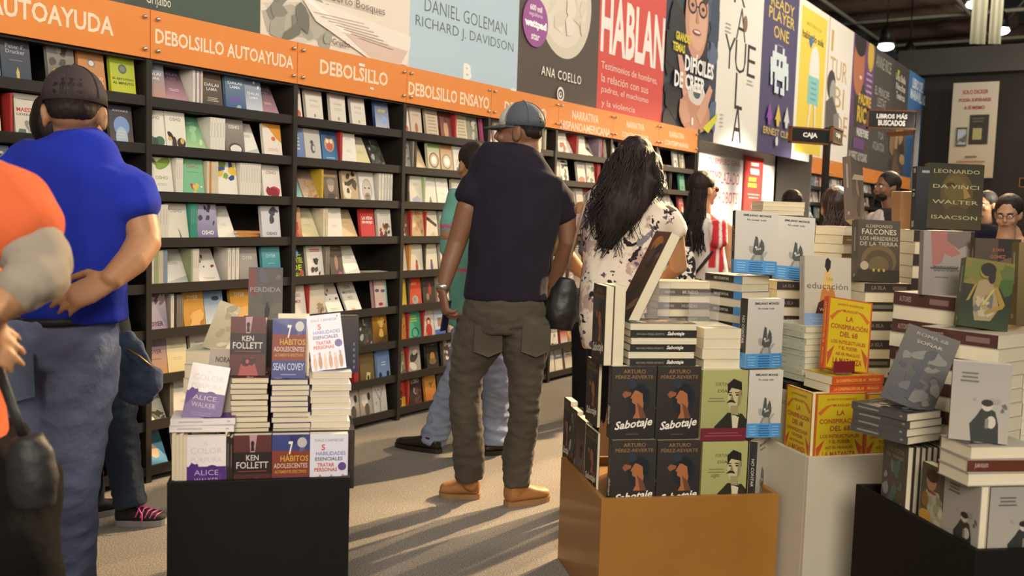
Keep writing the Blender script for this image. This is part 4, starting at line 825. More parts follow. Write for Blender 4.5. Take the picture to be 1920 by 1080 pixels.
def cpile(px, yt, yb, d, n, key, hb, wb, modes, a, label, group=None, zfrom=None, jit=.003):
    """stack seen corner-on: near edge at px; modes face the left side, which runs back at angle a"""
    A_ = R(a); c = at(px, yb, d); zt = at(px, yt, d).z; z0 = c.z if zfrom is None else zfrom; t = (zt-z0)/n
    e1 = Vector((-math.cos(A_), math.sin(A_), 0)); L = hb if modes[0] in 'sp' else wb
    for i in range(n):
        P = Vector((c.x, c.y, z0+i*t))+e1*L/2; dp = wb if modes[0] in 'sp' else hb
        P += Vector((math.sin(A_), math.cos(A_), 0))*dp/2+Vector((rp2.uniform(-jit, jit), rp2.uniform(-jit, jit), 0))
        k = key if isinstance(key, str) else key[i % len(key)]
        lay(P, -A_+R(rp2.uniform(-2, 2)), k, hb, wb, t*.985, modes[i % len(modes)], f'{label}, {"topmost" if i == n-1 else ORD[n-1-i]+" from the top"}', group)
def riser(fr, v, xl, xr, ytop, label, z0=.0, dep=.2, m=None):
    a, b = fr.hit(xl, ytop, v), fr.hit(xr, ytop, v); h = (a.z+b.z)/2-z0; mb = MB(); mb.box(0, 0, 0, (b-a).length, dep, h)
    o = mb.build('display_riser', m or BLACKW, mtx=T(Vector((a.x, a.y, z0))) @ RZ(fr.yaw)); return tag(o, label, 'riser')
# --- large covers
cover('alice', '', '#e2dedd', mixd(tx('EL', c='#cfc8cc', y=.88, h=.05, w=.15), tx('COLOR', 'PÚRPURA', c='#cbc4c8', y=.76, h=.10, dy=.14, w=.8, b=-.004), Rc(0, 0, 1, .5, '#50287a'), B(5, ['#5c3488', '#47226c'], x0=.1, x1=.9, y0=.3, y1=.45, r=.12), Po([(.05, .5), (.3, .5), (.28, .55), (.2, .54), (.12, .57)], '#50287a'), tx('ALICE', 'WALKER', c='#b9a8c8', y=.40, h=.085, dy=.13, w=.62, b=-.002), Ln(.5, .13, .6, 2, '#7c5c9c')))
cover('kenf', '', '#2a1c1c', mixd(bg2('#4c2422', '#5a2e2e'), Rc(0, .36, 1, .72, '#241a1a'), Po([(.42, 1), (.62, 1), (.56, .72), (.44, .72)], '#b08c94'), E(.5, .86, .05, .05, '#2c1c1c'), Po([(.47, .84), (.53, .84), (.55, .74), (.45, .74)], '#2c1c1c'), tx('KEN', c='#c9c4be', y=.63, h=.09, w=.44, b=.01), tx('FOLLETT', c='#c9c4be', y=.51, h=.11, w=.84, b=.01), Ln(.5, .41, .8, 1, '#8c3c38'), Po([(.25, 0), (.36, .3), (.66, .3), (.82, 0)], '#9c4a48'), E(.5, .24, .2, .07, '#3c1c20', wob=.5), E(.5, .24, .05, .035, '#b04c4c')))
cover('seven', '', '#34407c', mixd(Rc(0, .3, 1, .74, '#7c3a2c'), Rc(0, 0, 1, .3, '#3c3f78'), Rc(0, .74, 1, 1, '#36427e'), B(5, ['#5c5c8c', '#2c3468'], y0=.8, y1=.95, r=.12), tx('7', c='#e4dcd4', y=.78, h=.22, w=.16, b=.03) , E(.8, .87, .13, .085, '#b8b4b0'), lambda A: (A.text('HÁBITOS', .6, .62, .12, '#c89a3c', w=.75, bold=.02), A.text('ADOLESCENTES', .5, .49, .08, '#d0b8a4', w=.9), A.text('ALTAMENTE EFECTIVOS', .5, .39, .05, '#c89a3c', w=.85), A.text('SEAN COVEY', .5, .2, .12, '#b4c0dc', w=.9)), Ln(.5, .07, .6, 1, '#8c94bc')))
cover('five', '', '#d4d4e0', mixd(tx('DALE CARNEGIE', c='#8c8c9c', y=.9, h=.045, w=.75), lambda A: (A.text('5', .35, .78, .10, '#c45c50', bold=.03), A.text('HABILIDADES', .55, .68, .065, '#7c84b8', w=.78, bold=.02), A.text('ESENCIALES', .5, .59, .06, '#54587c', w=.72, bold=.02), A.text('TRATAR', .42, .49, .065, '#c05a4c', w=.45, bold=.03), A.text('PERSONAS', .42, .41, .065, '#c05a4c', w=.6, bold=.03)), E(.85, .46, .11, .07, '#5c4884'), *[mixd(E(.12+.15*i, .12+.03*(i % 2), .055, .13, ['#c8a48c', '#a87c60', '#d8b49c', '#b8906c'][i % 4]), E(.12+.15*i, .26+.03*(i % 2), .035, .04, ['#d8b49c', '#b08468', '#e0c0a8', '#c09878'][i % 4])) for i in range(6)]))
cover('perd', '', '#4a4446', mixd(bg2('#5c584c', '#46424c'), Po([(.12, .45), (.25, .45), (.22, .95), (.02, 1), (0, .6)], '#6c3430'), B(8, ['#545058', '#4c4a48', '#605c50'], y0=.1, y1=.9, r=.16), tx('PERDIDA', c='#8c888c', y=.58, h=.09, w=.9), Po([(.48, .06), (.6, .06), (.64, .2), (.56, .32), (.48, .2)], '#1e1c1e'), E(.55, .31, .035, .03, '#1e1c1e')))
cover('wrap', '', '#a8a284', mixd(bg2('#a09a7c', '#b4ae90'), B(10, ['#bcb698', '#989274', '#c4be a0'.replace(' ', '')], y1=.95, r=.12)))
cover('nora', '', '#a89e92', mixd(Rc(0, 0, 1, .6, '#988e82'), tx('NORA', c='#4c4644', y=.85, h=.08, w=.7, b=.03), Ln(.5, .68, .6, 2, '#787068')))
cover('dsid', '', '#3c3a48', mixd(bg2('#2e2e44', '#4c4846'), Ln(.8, .5, .1, 5, '#6c6c78', .1, .05)))
cover('sab', '', '#2d2a28', mixd(bg2('#2a2624', '#35312e'), E(.62, .55, .26, .22, '#22262c'), Po([(.48, .62), (.43, .56), (.47, .55), (.47, .50), (.55, .47), (.56, .36), (.50, .28), (.80, .28), (.72, .40), (.74, .56), (.66, .68), (.54, .68)], '#a0653e'), Po([(.58, .50), (.72, .42), (.80, .28), (.66, .28)], '#6c4430'), Po([(.30, .56), (.44, .60), (.44, .64), (.30, .66), (.24, .61)], '#8c5436'), Po([(.46, .68), (.60, .76), (.80, .70), (.82, .52), (.72, .50), (.70, .62), (.60, .66)], '#1d2128'), Po([(.36, .78), (.46, .68), (.58, .74), (.48, .84)], '#2c3444'), tx('ARTURO', c='#8c6c44', y=.93, h=.055, w=.5), tx('PÉREZ-REVERTE', c='#8c6c44', y=.86, h=.06, w=.85), lambda A: A.text('Sabotaje', .52, .19, .15, '#e2dcd0', w=.86, bold=.025, shear=.35, rot=.12), Ln(.5, .06, .3, 1, '#5c5248')))
SPX['sab'] = ('#2d2a28', lambda S: (S.text('ARTURO PÉREZ-REVERTE', .3, .5, .35, '#8c8478', w=.42), S.text('Sabotaje', .68, .5, .7, '#e2dcd0', w=.26, bold=.03, shear=.3)))
def man_(A, cx=.68, c='#2c2a22', sk='#bcb08a'):
    A.poly([(cx-.42, 0), (cx-.38, .2), (cx-.18, .34), (cx-.1, .40), (cx+.22, .38), (1, .3), (1, 0)], c)
    A.poly([(cx-.02, .40), (cx+.16, .40), (cx+.12, .10), (cx+.05, 0)], '#c8c0a0'); A.poly([(cx-.05, .36), (cx+.14, .40), (cx+.16, .33), (cx+.05, .36)], '#1e1c18')
    A.ell(cx+.03, .60, .145, .175, sk, 20); A.poly([(cx-.12, .66), (cx-.13, .80), (cx+.0, .88), (cx+.18, .83), (cx+.2, .62), (cx+.16, .72), (cx-.04, .75)], '#24211b')
    A.poly([(cx-.05, .50), (cx+.12, .50), (cx+.13, .36), (cx-.02, .38)], '#988c68'); A.poly([(cx-.14, .535), (cx-.08, .575), (cx-.04, .585), (cx+.02, .575), (cx+.07, .53), (cx-.03, .545)], '#24211b'); A.poly([(cx+.12, .70), (cx+.19, .72), (cx+.17, .52), (cx+.10, .46)], '#8c8060'); A.rect(cx-.11, .675, cx-.03, .69, '#2c281f'); A.rect(cx+.04, .675, cx+.12, .69, '#2c281f'); A.ell(cx-.06, .65, .035, .012, '#2c281f', 8); A.ell(cx+.09, .65, .035, .012, '#2c281f', 8); A.poly([(cx-.02, .66), (cx-.06, .58), (cx+.02, .57)], '#7c7250')
cover('oli', '', '#9c9c62', mixd(bg2('#9a9a62', '#a6a66c'), tx('FORTUNATO', 'DÍAZ', c='#5c5c38', y=.80, h=.05, dy=.09, w=.42), Ln(.32, .6, .4, 2, '#74744a'), lambda A: A.text('sagas', .3, .5, .06, '#6c6c44', w=.2, shear=.3), man_))
cover('olir', '', '#9c9c62', mixd(bg2('#9a9a62', '#a6a66c'), tx('FORTUNATO', 'DÍAZ', c='#5c5c38', y=.80, h=.05, dy=.09, w=.42), Ln(.32, .6, .4, 2, '#74744a'), man_, Rc(0, 0, 1, .18, '#6c2434'), Ln(.5, .11, .85, 2, '#8c4c54')))
def mon_(A, band=True):
    A.grad(0, 0, 1, 1, '#bcb6ac', '#c8c4bc')
    A.text('EMILIANO MONGE', .52, .93, .035, '#2c2a2a', w=.66, bold=.04); A.text('No contar todo', .5, .86, .032, '#3c3a3a', w=.46, bold=.02, shear=.2)
    A.blobs(.35, .2, .75, .5, 10, ['#9c9c98', '#a8a6a2'], .08, 6); A.poly([(.42, .35), (.48, .6), (.54, .58), (.56, .42), (.62, .56), (.68, .5), (.70, .38), (.64, .30), (.48, .30)], '#4c5250'); A.ell(.5, .42, .03, .02, '#c8c4bc', 8); A.poly([(.5, .40), (.62, .42), (.62, .39), (.5, .37)], '#a8a6a2')
    A.poly([(.44, .3), (.5, .3), (.44, .2), (.36, .2)], '#84847c'); A.poly([(.6, .3), (.66, .3), (.7, .2), (.62, .2)], '#84847c')
    if band:
        A.rect(0, 0, 1, .21, '#4f8fc8'); A.poly([(.7, .2), (1, .2), (1, 0), (.86, 0)], '#4382bc'); A.lines(.16, .165, .22, 4, '#8cb8dc', .04, .012); A.lines(.5, .175, .34, 5, '#2c5c98', .036, .014); A.lines(.84, .165, .22, 4, '#8cb8dc', .04, .012)
cover('mon', '', '#c4c0b6', mon_)
SPX['mon'] = ('#35322f', lambda S: (S.rect(.78, 0, 1, 1, '#4f8fc8'), S.text('NO CONTAR', .45, .5, .35, '#c8c4bc', w=.4)))
cover('monp', '', '#b8b0a4', lambda A: mon_(A, False)); SPX['monp'] = SPX['mon']
def cons_(A):
    A.rect(0, 0, 1, 1, '#b8542c'); A.rect(.035, .02, .965, .98, '#c0a81e')
    for s in (-1, 1):
        A.poly([(.5+s*.4, .68), (.5+s*.46, .72), (.5+s*.3, .82), (.5+s*.12, .85), (.5+s*.28, .78)], '#b8642c'); A.poly([(.5+s*.44, .04), (.5+s*.46, .22), (.5+s*.3, .34), (.5+s*.36, .2)], '#b04c2c')
    for t, y, h, w in (('JACINTO RODRÍGUEZ', .91, .045, .6), ('MUNGUÍA', .83, .045, .32), ('LA', .72, .07, .16), ('CONSPIRACIÓN', .61, .085, .84), ('DEL 68', .50, .075, .4), ('LOS INTELECTUALES', .39, .05, .78), ('Y EL PODER:', .31, .05, .44), ('ASÍ SE FRAGUÓ', .23, .05, .56), ('LA MATANZA', .13, .08, .66)): A.text(t, .5, y, h, '#a0402c', w=w, bold=.02)
cover('cons', '', '#c0a81e', cons_); SPX['cons'] = ('#c8502a', lambda S: (S.text('LA CONSPIRACIÓN DEL 68', .36, .5, .45, '#e0b04c', w=.56, bold=.02), S.text('MUNGUÍA', .82, .5, .4, '#e0b04c', w=.22)))
cover('edu', '', '#b4ab9c', mixd(bg2('#b0a696', '#bab2a4'), Po([(.3, .2), (.36, .5), (.44, .80), (.54, .80), (.64, .5), (.72, .2)], '#b0703c'), Po([(.36, .5), (.44, .80), (.54, .80), (.64, .5), (.58, .56), (.5, .5), (.42, .56)], '#c8a868'), Po([(.43, .86), (.45, .96), (.50, .99), (.56, .94), (.55, .84), (.49, .77)], '#2a2624'), Po([(.24, .17), (.3, .33), (.42, .38), (.5, .35), (.6, .39), (.72, .33), (.78, .17)], '#4c2228'), lambda A: (A.text('Una', .54, .68, .05, '#9c8444', w=.14), A.text('educación', .49, .575, .09, '#5c5650', w=.88, bold=-.002), A.text('Tara', .52, .3, .045, '#c8b4a4', w=.2), A.text('Westover', .52, .23, .045, '#c8b4a4', w=.4)), Rc(0, 0, 1, .17, '#7c94b8'), Ln(.5, .1, .8, 2, '#94a8c4')))
cover('falc', '', '#4f463a', mixd(bg2('#4a4236', '#544c42'), tx('ILDEFONSO', c='#b4aa94', y=.90, h=.05, w=.62), tx('FALCONES', c='#c8bea8', y=.81, h=.09, w=.82), tx('LOS HEREDEROS', 'DE LA TIERRA', c='#b4aa94', y=.70, h=.065, dy=.085, w=.9), E(.5, .34, .42, .26, '#6c5c40'), E(.5, .30, .34, .22, '#544a38'), E(.5, .26, .24, .16, '#6a5a40'), Rc(0, 0, 1, .2, '#3c362c'), E(.16, .26, .1, .07, '#a89c80'), *[E(.38+.12*i, .19, .03, .025, '#b49c4c') for i in range(3)]))
cover('leo', '', '#403c2c', mixd(bg2('#443e2a', '#343222'), E(.52, .55, .30, .33, '#57492a'), E(.50, .62, .22, .2, '#61532f'), Po([(.62, .72), (.78, .5), (.66, .46)], '#8c7440'), E(.52, .2, .24, .15, '#4a4028'), E(.4, .68, .08, .03, '#3c3420'), tx('LEONARDO', 'DA VINCI', 'WALTER', 'ISAACSON', c='#a49c7c', y=.88, h=.06, dy=.235, w=.84)))
cover('leosp', '', '#2c2c2e', mixd(bg2('#28282a', '#3c3e40'), Ln(.5, .92, .5, 1, '#9c9c98', .04, .04)))
SPX['leosp'] = ('#2a2a2c', lambda S: (S.rect(.03, .25, .10, .75, '#9c9c98'), S.text('15', .42, .5, .5, '#b4b4b0', w=.12), S.rect(.86, .3, .96, .8, '#8c8c80')))
cover('gpin', '', '#847c78', mixd(bg2('#807a76', '#8c8480'), Po([(.2, .45), (.15, 1), (.5, 1), (.6, .8), (.8, .65), (.6, .6), (.45, .65), (.4, .5)], '#94605a'), Po([(.5, 1), (.5, .85), (.75, .72), (.9, .78), (1, .72), (1, 1)], '#6a5c58'), Ln(.45, .42, .6, 1, '#4c4644', .05, .03), tx('MARGARITA', 'GARCÍA ROBAYO', c='#4a4442', y=.44, h=.035, dy=.05, w=.55, b=.03), Ln(.4, .28, .35, 1, '#5c5450')))
cover('dorg', '', '#4a4034', mixd(Rc(.5, .55, 1, 1, '#2c2824'), tx('JUAN', 'GÓMEZ', c='#a4583c', y=.86, h=.05, dy=.07, w=.34), B(8, ['#3c362c', '#5c5040'], y1=.7, r=.14)))
def gw_(A):
    A.grad(0, 0, 1, .45, '#2e3c22', '#26281c'); A.rect(0, .62, 1, 1, '#6f6833'); A.rect(0, .44, 1, .62, '#2c2c22'); A.blobs(0, .6, .3, .95, 6, ['#545e2c', '#626834'], .12, 2); A.blobs(.7, .6, 1, .9, 6, ['#3c5428', '#545f30'], .12, 3)
    A.poly([(.26, .2), (.22, .42), (.30, .68), (.44, .72), (.60, .66), (.72, .45), (.76, .3), (.62, .12), (.3, .1)], '#8c7c5c'); A.blobs(.3, .2, .6, .6, 12, ['#a09478', '#74644c', '#5c5c5c'], .07, 7)
    A.poly([(.22, .62), (.28, .64), (.14, .38), (.08, .36)], '#8c7434'); A.poly([(.62, .62), (.70, .62), (.88, .38), (.84, .32), (.5, .2), (.48, .25), (.76, .36)], '#8c7434'); A.poly([(.6, .58), (.65, .6), (.46, .34), (.4, .33)], '#a89c5c')
    A.ell(.42, .82, .12, .09, '#84703c', 16); A.ell(.47, .86, .16, .10, '#2c2620', 16); A.ell(.56, .76, .07, .10, '#2c2620', 12)
cover('gwom', '', '#3c4428', gw_)
cover('sold', '', '#56534e', mixd(bg2('#343236', '#444038'), B(26, ['#26282e', '#504e4c', '#303038', '#68645e'], y0=.1, y1=.75, r=.1, seed=3), tx('ROMA 68', c='#8c8480', y=.92, h=.045, w=.6), tx('SOÑAR', c='#a49c94', y=.83, h=.05, w=.5), Po([(.4, .1), (.5, .1), (.6, .7), (.5, .75)], '#2c2e38')))
SPX['sold'] = ('#4c4a48', None)
cover('dsoc', '', '#473c34', mixd(bg2('#54483c', '#4a4440'), tx('LUIS SPOTA', 'EL VIAJE', c='#8c7448', y=.88, h=.06, dy=.1, w=.7), B(12, ['#6c6864', '#3c3834', '#84807c', '#4c6058'], y0=.05, y1=.7, r=.11)))
def km_(A):
    A.grad(0, 0, 1, 1, '#a49c90', '#94908a'); A.blobs(0, .4, 1, .55, 8, ['#5c5a58', '#8c8884'], .05, 3); A.lines(.3, .86, .32, 3, '#5c5854', .05, .02)
    A.poly([(.38, 0), (.34, .22), (.46, .34), (.52, .42), (.62, .44), (.76, .40), (.82, .25), (.84, 0)], '#2c302c'); A.ell(.62, .46, .09, .065, '#b4aca0', 14); A.ell(.62, .50, .10, .045, '#26241f', 14); A.ell(.70, .26, .08, .08, '#b8b0a4', 12); A.rect(.6, .18, .66, .3, '#7c7468')
cover('kman', '', '#a49c90', km_); SPX['kman'] = ('#5a2c1e', lambda S: (S.text('JUAN RULFO', .2, .5, .4, '#b8a89c', w=.2),))
def fr_(A):
    A.grad(0, 0, 1, 1, '#54503c', '#4c4838'); A.ell(.4, .75, .2, .14, '#a87c58', 16); A.ell(.42, .84, .24, .1, '#3c2c20', 16); A.poly([(.2, .6), (.7, .62), (.95, .3), (.9, 0), (.3, 0), (.3, .3)], '#a09c80'); A.blobs(.4, .1, .85, .55, 9, ['#b8b498', '#7c7c60', '#8c8c74'], .08, 3)
    A.ell(.22, .1, .3, .2, '#b88c3c', 18); A.ell(.2, .45, .14, .12, '#7c5c30', 12); A.poly([(.3, .62), (.62, .6), (.6, .57), (.3, .58)], '#8c2c24')
cover('frid', '', '#8c7c54', fr_)
SPX['brn'] = ('#4c302c', lambda S: (S.text('AUTORES', .2, .5, .4, '#a48c84', w=.2), S.rect(.6, .3, .9, .7, '#7c645c')))
cover('brn', '', '#b4ac9c', Rc(.1, .7, .9, .8, '#7c645c'))
SPX['dks'] = ('#38302c', lambda S: (S.text('LA ISLA', .3, .5, .4, '#8c8078', w=.3), S.rect(.6, .3, .9, .7, '#6c5c50')))
cover('dks', '', '#b0a48c', Rc(.1, .7, .9, .8, '#7c645c'))
SPX['gray'] = ('#5c5450', lambda S: (S.text('MUNDO', .6, .5, .5, '#b8aca4', w=.3), S.rect(.1, .3, .3, .7, '#8c8078')))
cover('gray', '', '#b8ac98', Rc(.1, .7, .9, .8, '#8c8478'))
SPX['gld'] = ('#7c6434', None)
cover('gld', '', '#b8ac94', Rc(.1, .7, .9, .8, '#8c8478'))
SPX['bky'] = ('#2c2a24', lambda S: (S.rect(.86, 0, 1, 1, '#b8a03c'), S.rect(.1, .3, .6, .7, '#6c6858')))
cover('bky', '', '#c0b058', Rc(.1, .7, .9, .8, '#2c2a24'))
cover('crm', '', '#d6ccb2', Ln(.5, .8, .6, 2, '#a89c84'))
cover('grn', '', '#b4b8a4', Ln(.5, .8, .6, 2, '#98a08c'))
cover('lead', '', '#3a2c24', mixd(bg2('#2c2826', '#5c3c28'), E(.5, .85, .3, .1, '#a8683c'), B(8, ['#4c443e', '#34302e', '#6c5444'], y0=.1, y1=.8, r=.14)))
cover('phot', '', '#6a5a50', mixd(bg2('#7c6c5c', '#544a44'), B(7, ['#8c7c6c', '#5c4c44'], y0=.1, y1=.6, r=.14), Po([(0, .62), (1, .78), (1, .86), (.2, .74)], '#b0a48c')))
cover('mrd', '', '#4a2c2c', mixd(bg2('#6c5c54', '#3c2424'), B(5, ['#8c7468', '#2c1c1c'], r=.12)))
# --- left black box
FB = Fr(onz(313, 905, .56), u=onz(656, 895, .56)-onz(313, 905, .56)); wB = (onz(656, 895, .56)-onz(313, 905, .56)).length
CHAR = mat('black_painted_board', '#11100d', .6, spec=.2, vary=.1, scale=6)
crate('display_box', FB, wB, .50, .56, CHAR, 'black painted open display box in the aisle, stacked with novels', deep=.06)
g = 'books on the black box in the aisle'
so(FB, .022, 322, 815, 350, 912, 'crm', 'cream edged paperback standing at the left front of the black aisle box', .12, n=4, group=g)
sp(FB, .022, 350, 818, 423, 931, 'alice', 'white and purple novel standing in the front row of the black aisle box', t=.02, group=g)
so(FB, .022, 424, 818, 436, 931, 'kenf', 'dark red spine novel squeezed between purple and red covers, front row', .125, side='S', n=2, group=g)
sp(FB, .022, 437, 816, 508, 930, 'kenf', 'dark red novel in the front row of the black aisle box', t=.03, group=g)
sp(FB, .022, 509, 815, 579, 928, 'seven', 'blue and rust novel with a large 7, front row of black aisle box', t=.03, group=g)
sp(FB, .022, 580, 814, 651, 926, 'five', 'pale lilac paperback with raised hands, front row of black aisle box', t=.03, group=g)
zF = FB.hit(540, 813, .03).z
for k_, x0_, x1_, yt_, ttl in (('kenf', 432, 503, 708, 'left'), ('seven', 508, 580, 712, 'middle'), ('five', 580, 655, 697, 'right')):
    pile(FB, .075, x0_, x1_, yt_, 813, 10, k_, .19, (FB.hit(x1_, 760, .08)-FB.hit(x0_, 760, .08)).length*.98, 'r', f'paperback in the {ttl} white-edged stack on black aisle box', group=g)
a_ = FB.hit(432, 813, .075); b_ = FB.hit(656, 813, .075)
mb = MB(); mb.box(0, 0, 0, (b_-a_).length+.02, .2, zF-.50-.006); tag(mb.build('display_riser', BLACKW, mtx=T(Vector((a_.x, a_.y, .503))+FB.u*-.005) @ RZ(FB.yaw)), 'black riser block under the three white-edged stacks', 'riser')
sp(FB, .10, 430, 598, 497, 706, 'kenf', 'dark red novel propped upright on the left white-edged stack', t=.035, lean=10, dyaw=-4, group=g)
sp(FB, .10, 509, 601, 573, 712, 'seven', 'blue and rust novel propped on the middle white-edged stack', t=.03, lean=10, dyaw=-4, group=g)
sp(FB, .14, 520, 591, 579, 708, 'crm', 'cream book whose top edge shows behind the blue and rust novel', t=.03, lean=8, group=g)
sp(FB, .09, 585, 593, 650, 694, 'five', 'pale lilac paperback leaning askew on the right white-edged stack', t=.016, lean=14, tilt=-7, group=g)
sp(FB, .125, 628, 592, 671, 700, 'dsid', 'dark slate book half hidden behind the leaning lilac paperback', t=.03, lean=3, dyaw=8, group=g)
pile(FB, .10, 657, 672, 705, 800, 8, 'crm', .17, .12, 'p', 'cream book in the low stack at the right edge of the black box', group=g) if 0 else None
riser(FB, .30, 452, 545, 602, 'tall narrow black riser holding the dark novel at the back', z0=.502, dep=.15)
sp(FB, .33, 465, 503, 529, 601, 'perd', 'dark grey novel with a lone figure standing at the very top back', t=.03, lean=6, group=g)
zl = FB.hit(380, 812, .03).z
for q in range(2):
    lay(FB.hit(379, 812, .03)+FB.v*.075+Vector((0, 0, q*.021)), FB.yaw+R(-2+3*q), 'alice2' if 0 else 'alice', .185, .125, .020, 's', f'white and purple paperback lying under the leaning one, {["lower", "upper"][q]} of two', g)
sp(FB, .055, 339, 690, 412, 790, 'alice', 'white and purple paperback leaning to the right on two flat copies', t=.022, lean=16, tilt=9, group=g, dyaw=-3)
sp(FB, .12, 380, 657, 432, 788, 'nora', 'grey paperback with dark lettering behind the leaning white and purple one', t=.03, lean=6, tilt=5, group=g)
pile(FB, .25, 356, 404, 657, 792, 9, 'grn', .12, .10, 'r', 'greenish edged book in the rear left stack on the black aisle box', dyaw=-8, group=g, zfrom=.504)
sp(FB, .27, 377, 566, 420, 657, 'wrap', 'plastic wrapped pale book leaning sideways on the rear left stack', t=.02, lean=8, tilt=20, group=g)
SPX['alice'] = ('#e2dedd', lambda S: (S.rect(.5, 0, 1, 1, '#50287a'), S.rect(.1, .3, .4, .7, '#c4bcc4')))
# --- orange box
FO = Fr(onz(1128, 936, .415), u=onz(1462, 926, .415)-onz(1128, 936, .415)); wO = (onz(1462, 926, .415)-onz(1128, 936, .415)).length
OR2 = mat('orange_painted_board', '#976729', .45, vary=.05, scale=5, coat=.2)
crate('display_box', FO, wO, .56, .415, OR2, 'orange painted open display box holding dark and olive novels', deep=.03)
g = 'books on the orange box'; zO = .388
def stO(xl, yt, xr, yb, key, label, **k): return sp(FO, k.pop('v', .022), xl, yt, xr, yb, key, label, group=g, **k)
for i, (a, b) in enumerate(((1143, 1226), (1228, 1309))):
    s_ = ['left', 'right'][i]
    stO(a, 825, b, 957, 'sab', f'dark novel with a woman in a blue hat, lower {s_} of four', t=.04)
    stO(a, 687, b, 822, 'sab', f'dark novel with a woman in a blue hat, upper {s_} of four', t=.04)
stO(1312, 828, 1396, 957, 'oli', 'olive book with a moustached man, lower one without a red strip', t=.045)
stO(1312, 694, 1397, 826, 'olir', 'olive book with a moustached man above a dark red strip', t=.045)
stO(1403, 824, 1437, 952, 'mon', 'pale grey novel turned to show its black spine beside the olive book', t=.03, dyaw=48, w=.13, v=.09)
stO(1399, 694, 1462, 820, 'mon', 'pale grey novel with blue strip right of the moustached man', t=.035)
stO(1391, 560, 1466, 690, 'mon', 'pale grey novel with blue strip standing above its twin by the olive books', t=.045, dyaw=10, v=.03)
def leftf(fr, px0, yt, yb, key, label, t, L, u0=.02):
    # a book whose cover looks out of the left side; px0 = its near edge in the picture
    P = pl(px0, (yt+yb)/2, fr.C+fr.u*u0, fr.u); v0 = max((P-fr.C).dot(fr.v), .02); zt = pl(px0, yt, fr.C+fr.u*u0, fr.u).z
    c = fr.C+fr.v*(v0+L/2)+fr.u*(u0+t/2); c.z = yb
    put(cov(key, L, zt-yb, t), T(c) @ RZ(fr.yaw-math.pi/2), label, g, 'display_book')
leftf(FO, 1137, 826, .388, 'sab', 'dark novel facing left at the lower left corner of the orange box', .010, .155)
leftf(FO, 1137, 688, .388+.238, 'sab', 'dark novel facing left at the upper left corner above the orange box', .012, .155)
leftf(FO, 1113, 803, .388, 'mrd', 'dark red book facing left in the rear of the orange box', .03, .12)
leftf(FO, 1097, 783, .388, 'dkbw', 'dark mottled book facing left behind the dark red one', .025, .11)
leftf(FO, 1084, 764, .388, 'sab', 'dark novel facing left at the rear corner of the orange box', .03, .10)
pile(FO, .035, 1172, 1310, 606, 686, 6, 'sab', .24, .155, 'sp', 'dark spined novel in the flat stack above the four standing ones', group=g)
pile(FO, .045, 1312, 1391, 616, 692, 4, 'crm', .22, .14, 'r', 'cream edged book in the short stack left of the pale grey novel', group=g)
so(FO, .045, 1131, 537, 1146, 686, 'sab', 'tall dark novel standing edge-on at the left end, left of two', .15, 'L', group=g)
so(FO, .045, 1148, 537, 1168, 686, 'crm', 'cream edged book standing edge-on at the left end, right of two', .15, 'L', group=g)
so(FO, .12, 1176, 420, 1196, 606, 'lead', 'large dark picture book leaning to the right before the floral blouse', .16, 'L', group=g, lean=25)
riser(FO, .40, 1222, 1338, 606, 'black riser behind the dark novels on the orange box', z0=.39, dep=.15)
pile(FO, .40, 1225, 1337, 528, 606, 6, 'gray', .21, .13, 'sp', 'grey spined book in the stack behind the flat dark novels', group=g)
riser(FO, .42, 1362, 1420, 622, 'black riser under the blue and black spined stack', z0=.39, dep=.13)
cpile(1386, 518, 622, 3.62, 7, 'mon', .215, .14, 'sp', 62, 'blue and black spined novel in the tall stack behind the orange box', group=g)
sp(FO, .29, 1377, 397, 1455, 514, 'mon', 'pale grey novel with blue strip standing highest, left of two', t=.03, lean=8, tilt=2, dyaw=-3, group=g)
FO2 = Fr(at(1460, 600, 3.75), yaw=R(8))
riser(FO2, 0, 1456, 1518, 640, 'black riser under the dark spined stack behind the pale books', z0=.0, dep=.15)
pile(FO2, 0, 1456, 1520, 528, 640, 7, 'dks', .16, .14, 'sp', 'dark spined book in the stack below the second pale grey novel', group=g)
sp(FO2, .03, 1453, 407, 1524, 526, 'monp' if 0 else 'mon', 'pale grey novel with blue strip standing highest, right of two', t=.03, lean=8, tilt=3, group=g)
FO3 = Fr(at(1468, 402, 4.4), yaw=R(5))
riser(FO3, 0, 1440, 1500, 404, 'dark post like riser under the white leaflets far behind', z0=0, dep=.2)
pile(FO3, .01, 1437, 1502, 378, 403, 3, 'oora', .2, .16, 'p', 'white leaflet pad with orange lettering behind the pale grey novels', group=g)
# --- white box
FW = Fr(onz(1517, 858, .58), u=onz(1645, 855, .58)-onz(1517, 858, .58)+Vector((0, .02, 0)))
WB2 = mat('white_painted_board', '#bfb6a2', .55, vary=.04, scale=4)
crate('display_box', FW, .52, .42, .58, WB2, 'white painted display box stacked with yellow books', deep=.03)
g = 'books on the white box'
sp(FW, .02, 1524, 737, 1617, 868, 'cons', 'yellow book with red lettering standing at the white box front, left one', t=.03, group=g)
sp(FW, .02, 1619, 737, 1710, 868, 'cons', 'yellow book half hidden by the stack on the dark box', t=.03, group=g)
so(FW, .06, 1490, 737, 1516, 862, 'cons', 'yellow book facing left at the corner of the white box', .15, 'L', group=g) if 0 else so(FW, .018, 1517, 737, 1523, 866, 'cons', 'yellow book facing left at the corner of the white box', .16, 'L', group=g)
so(FW, .21, 1480, 735, 1492, 845, 'crm', 'cream book facing left at the rear of the white box', .13, 'L', n=2, group=g)
pile(FW, .03, 1540, 1670, 704, 736, 2, 'cons', .22, .15, 'ss', 'orange spined yellow book lying under the propped one', dyaw=4, group=g)
sp(FW, .06, 1544, 564, 1628, 697, 'cons', 'yellow book with red lettering propped up and tilted above the white box', t=.028, lean=10, tilt=8, group=g)
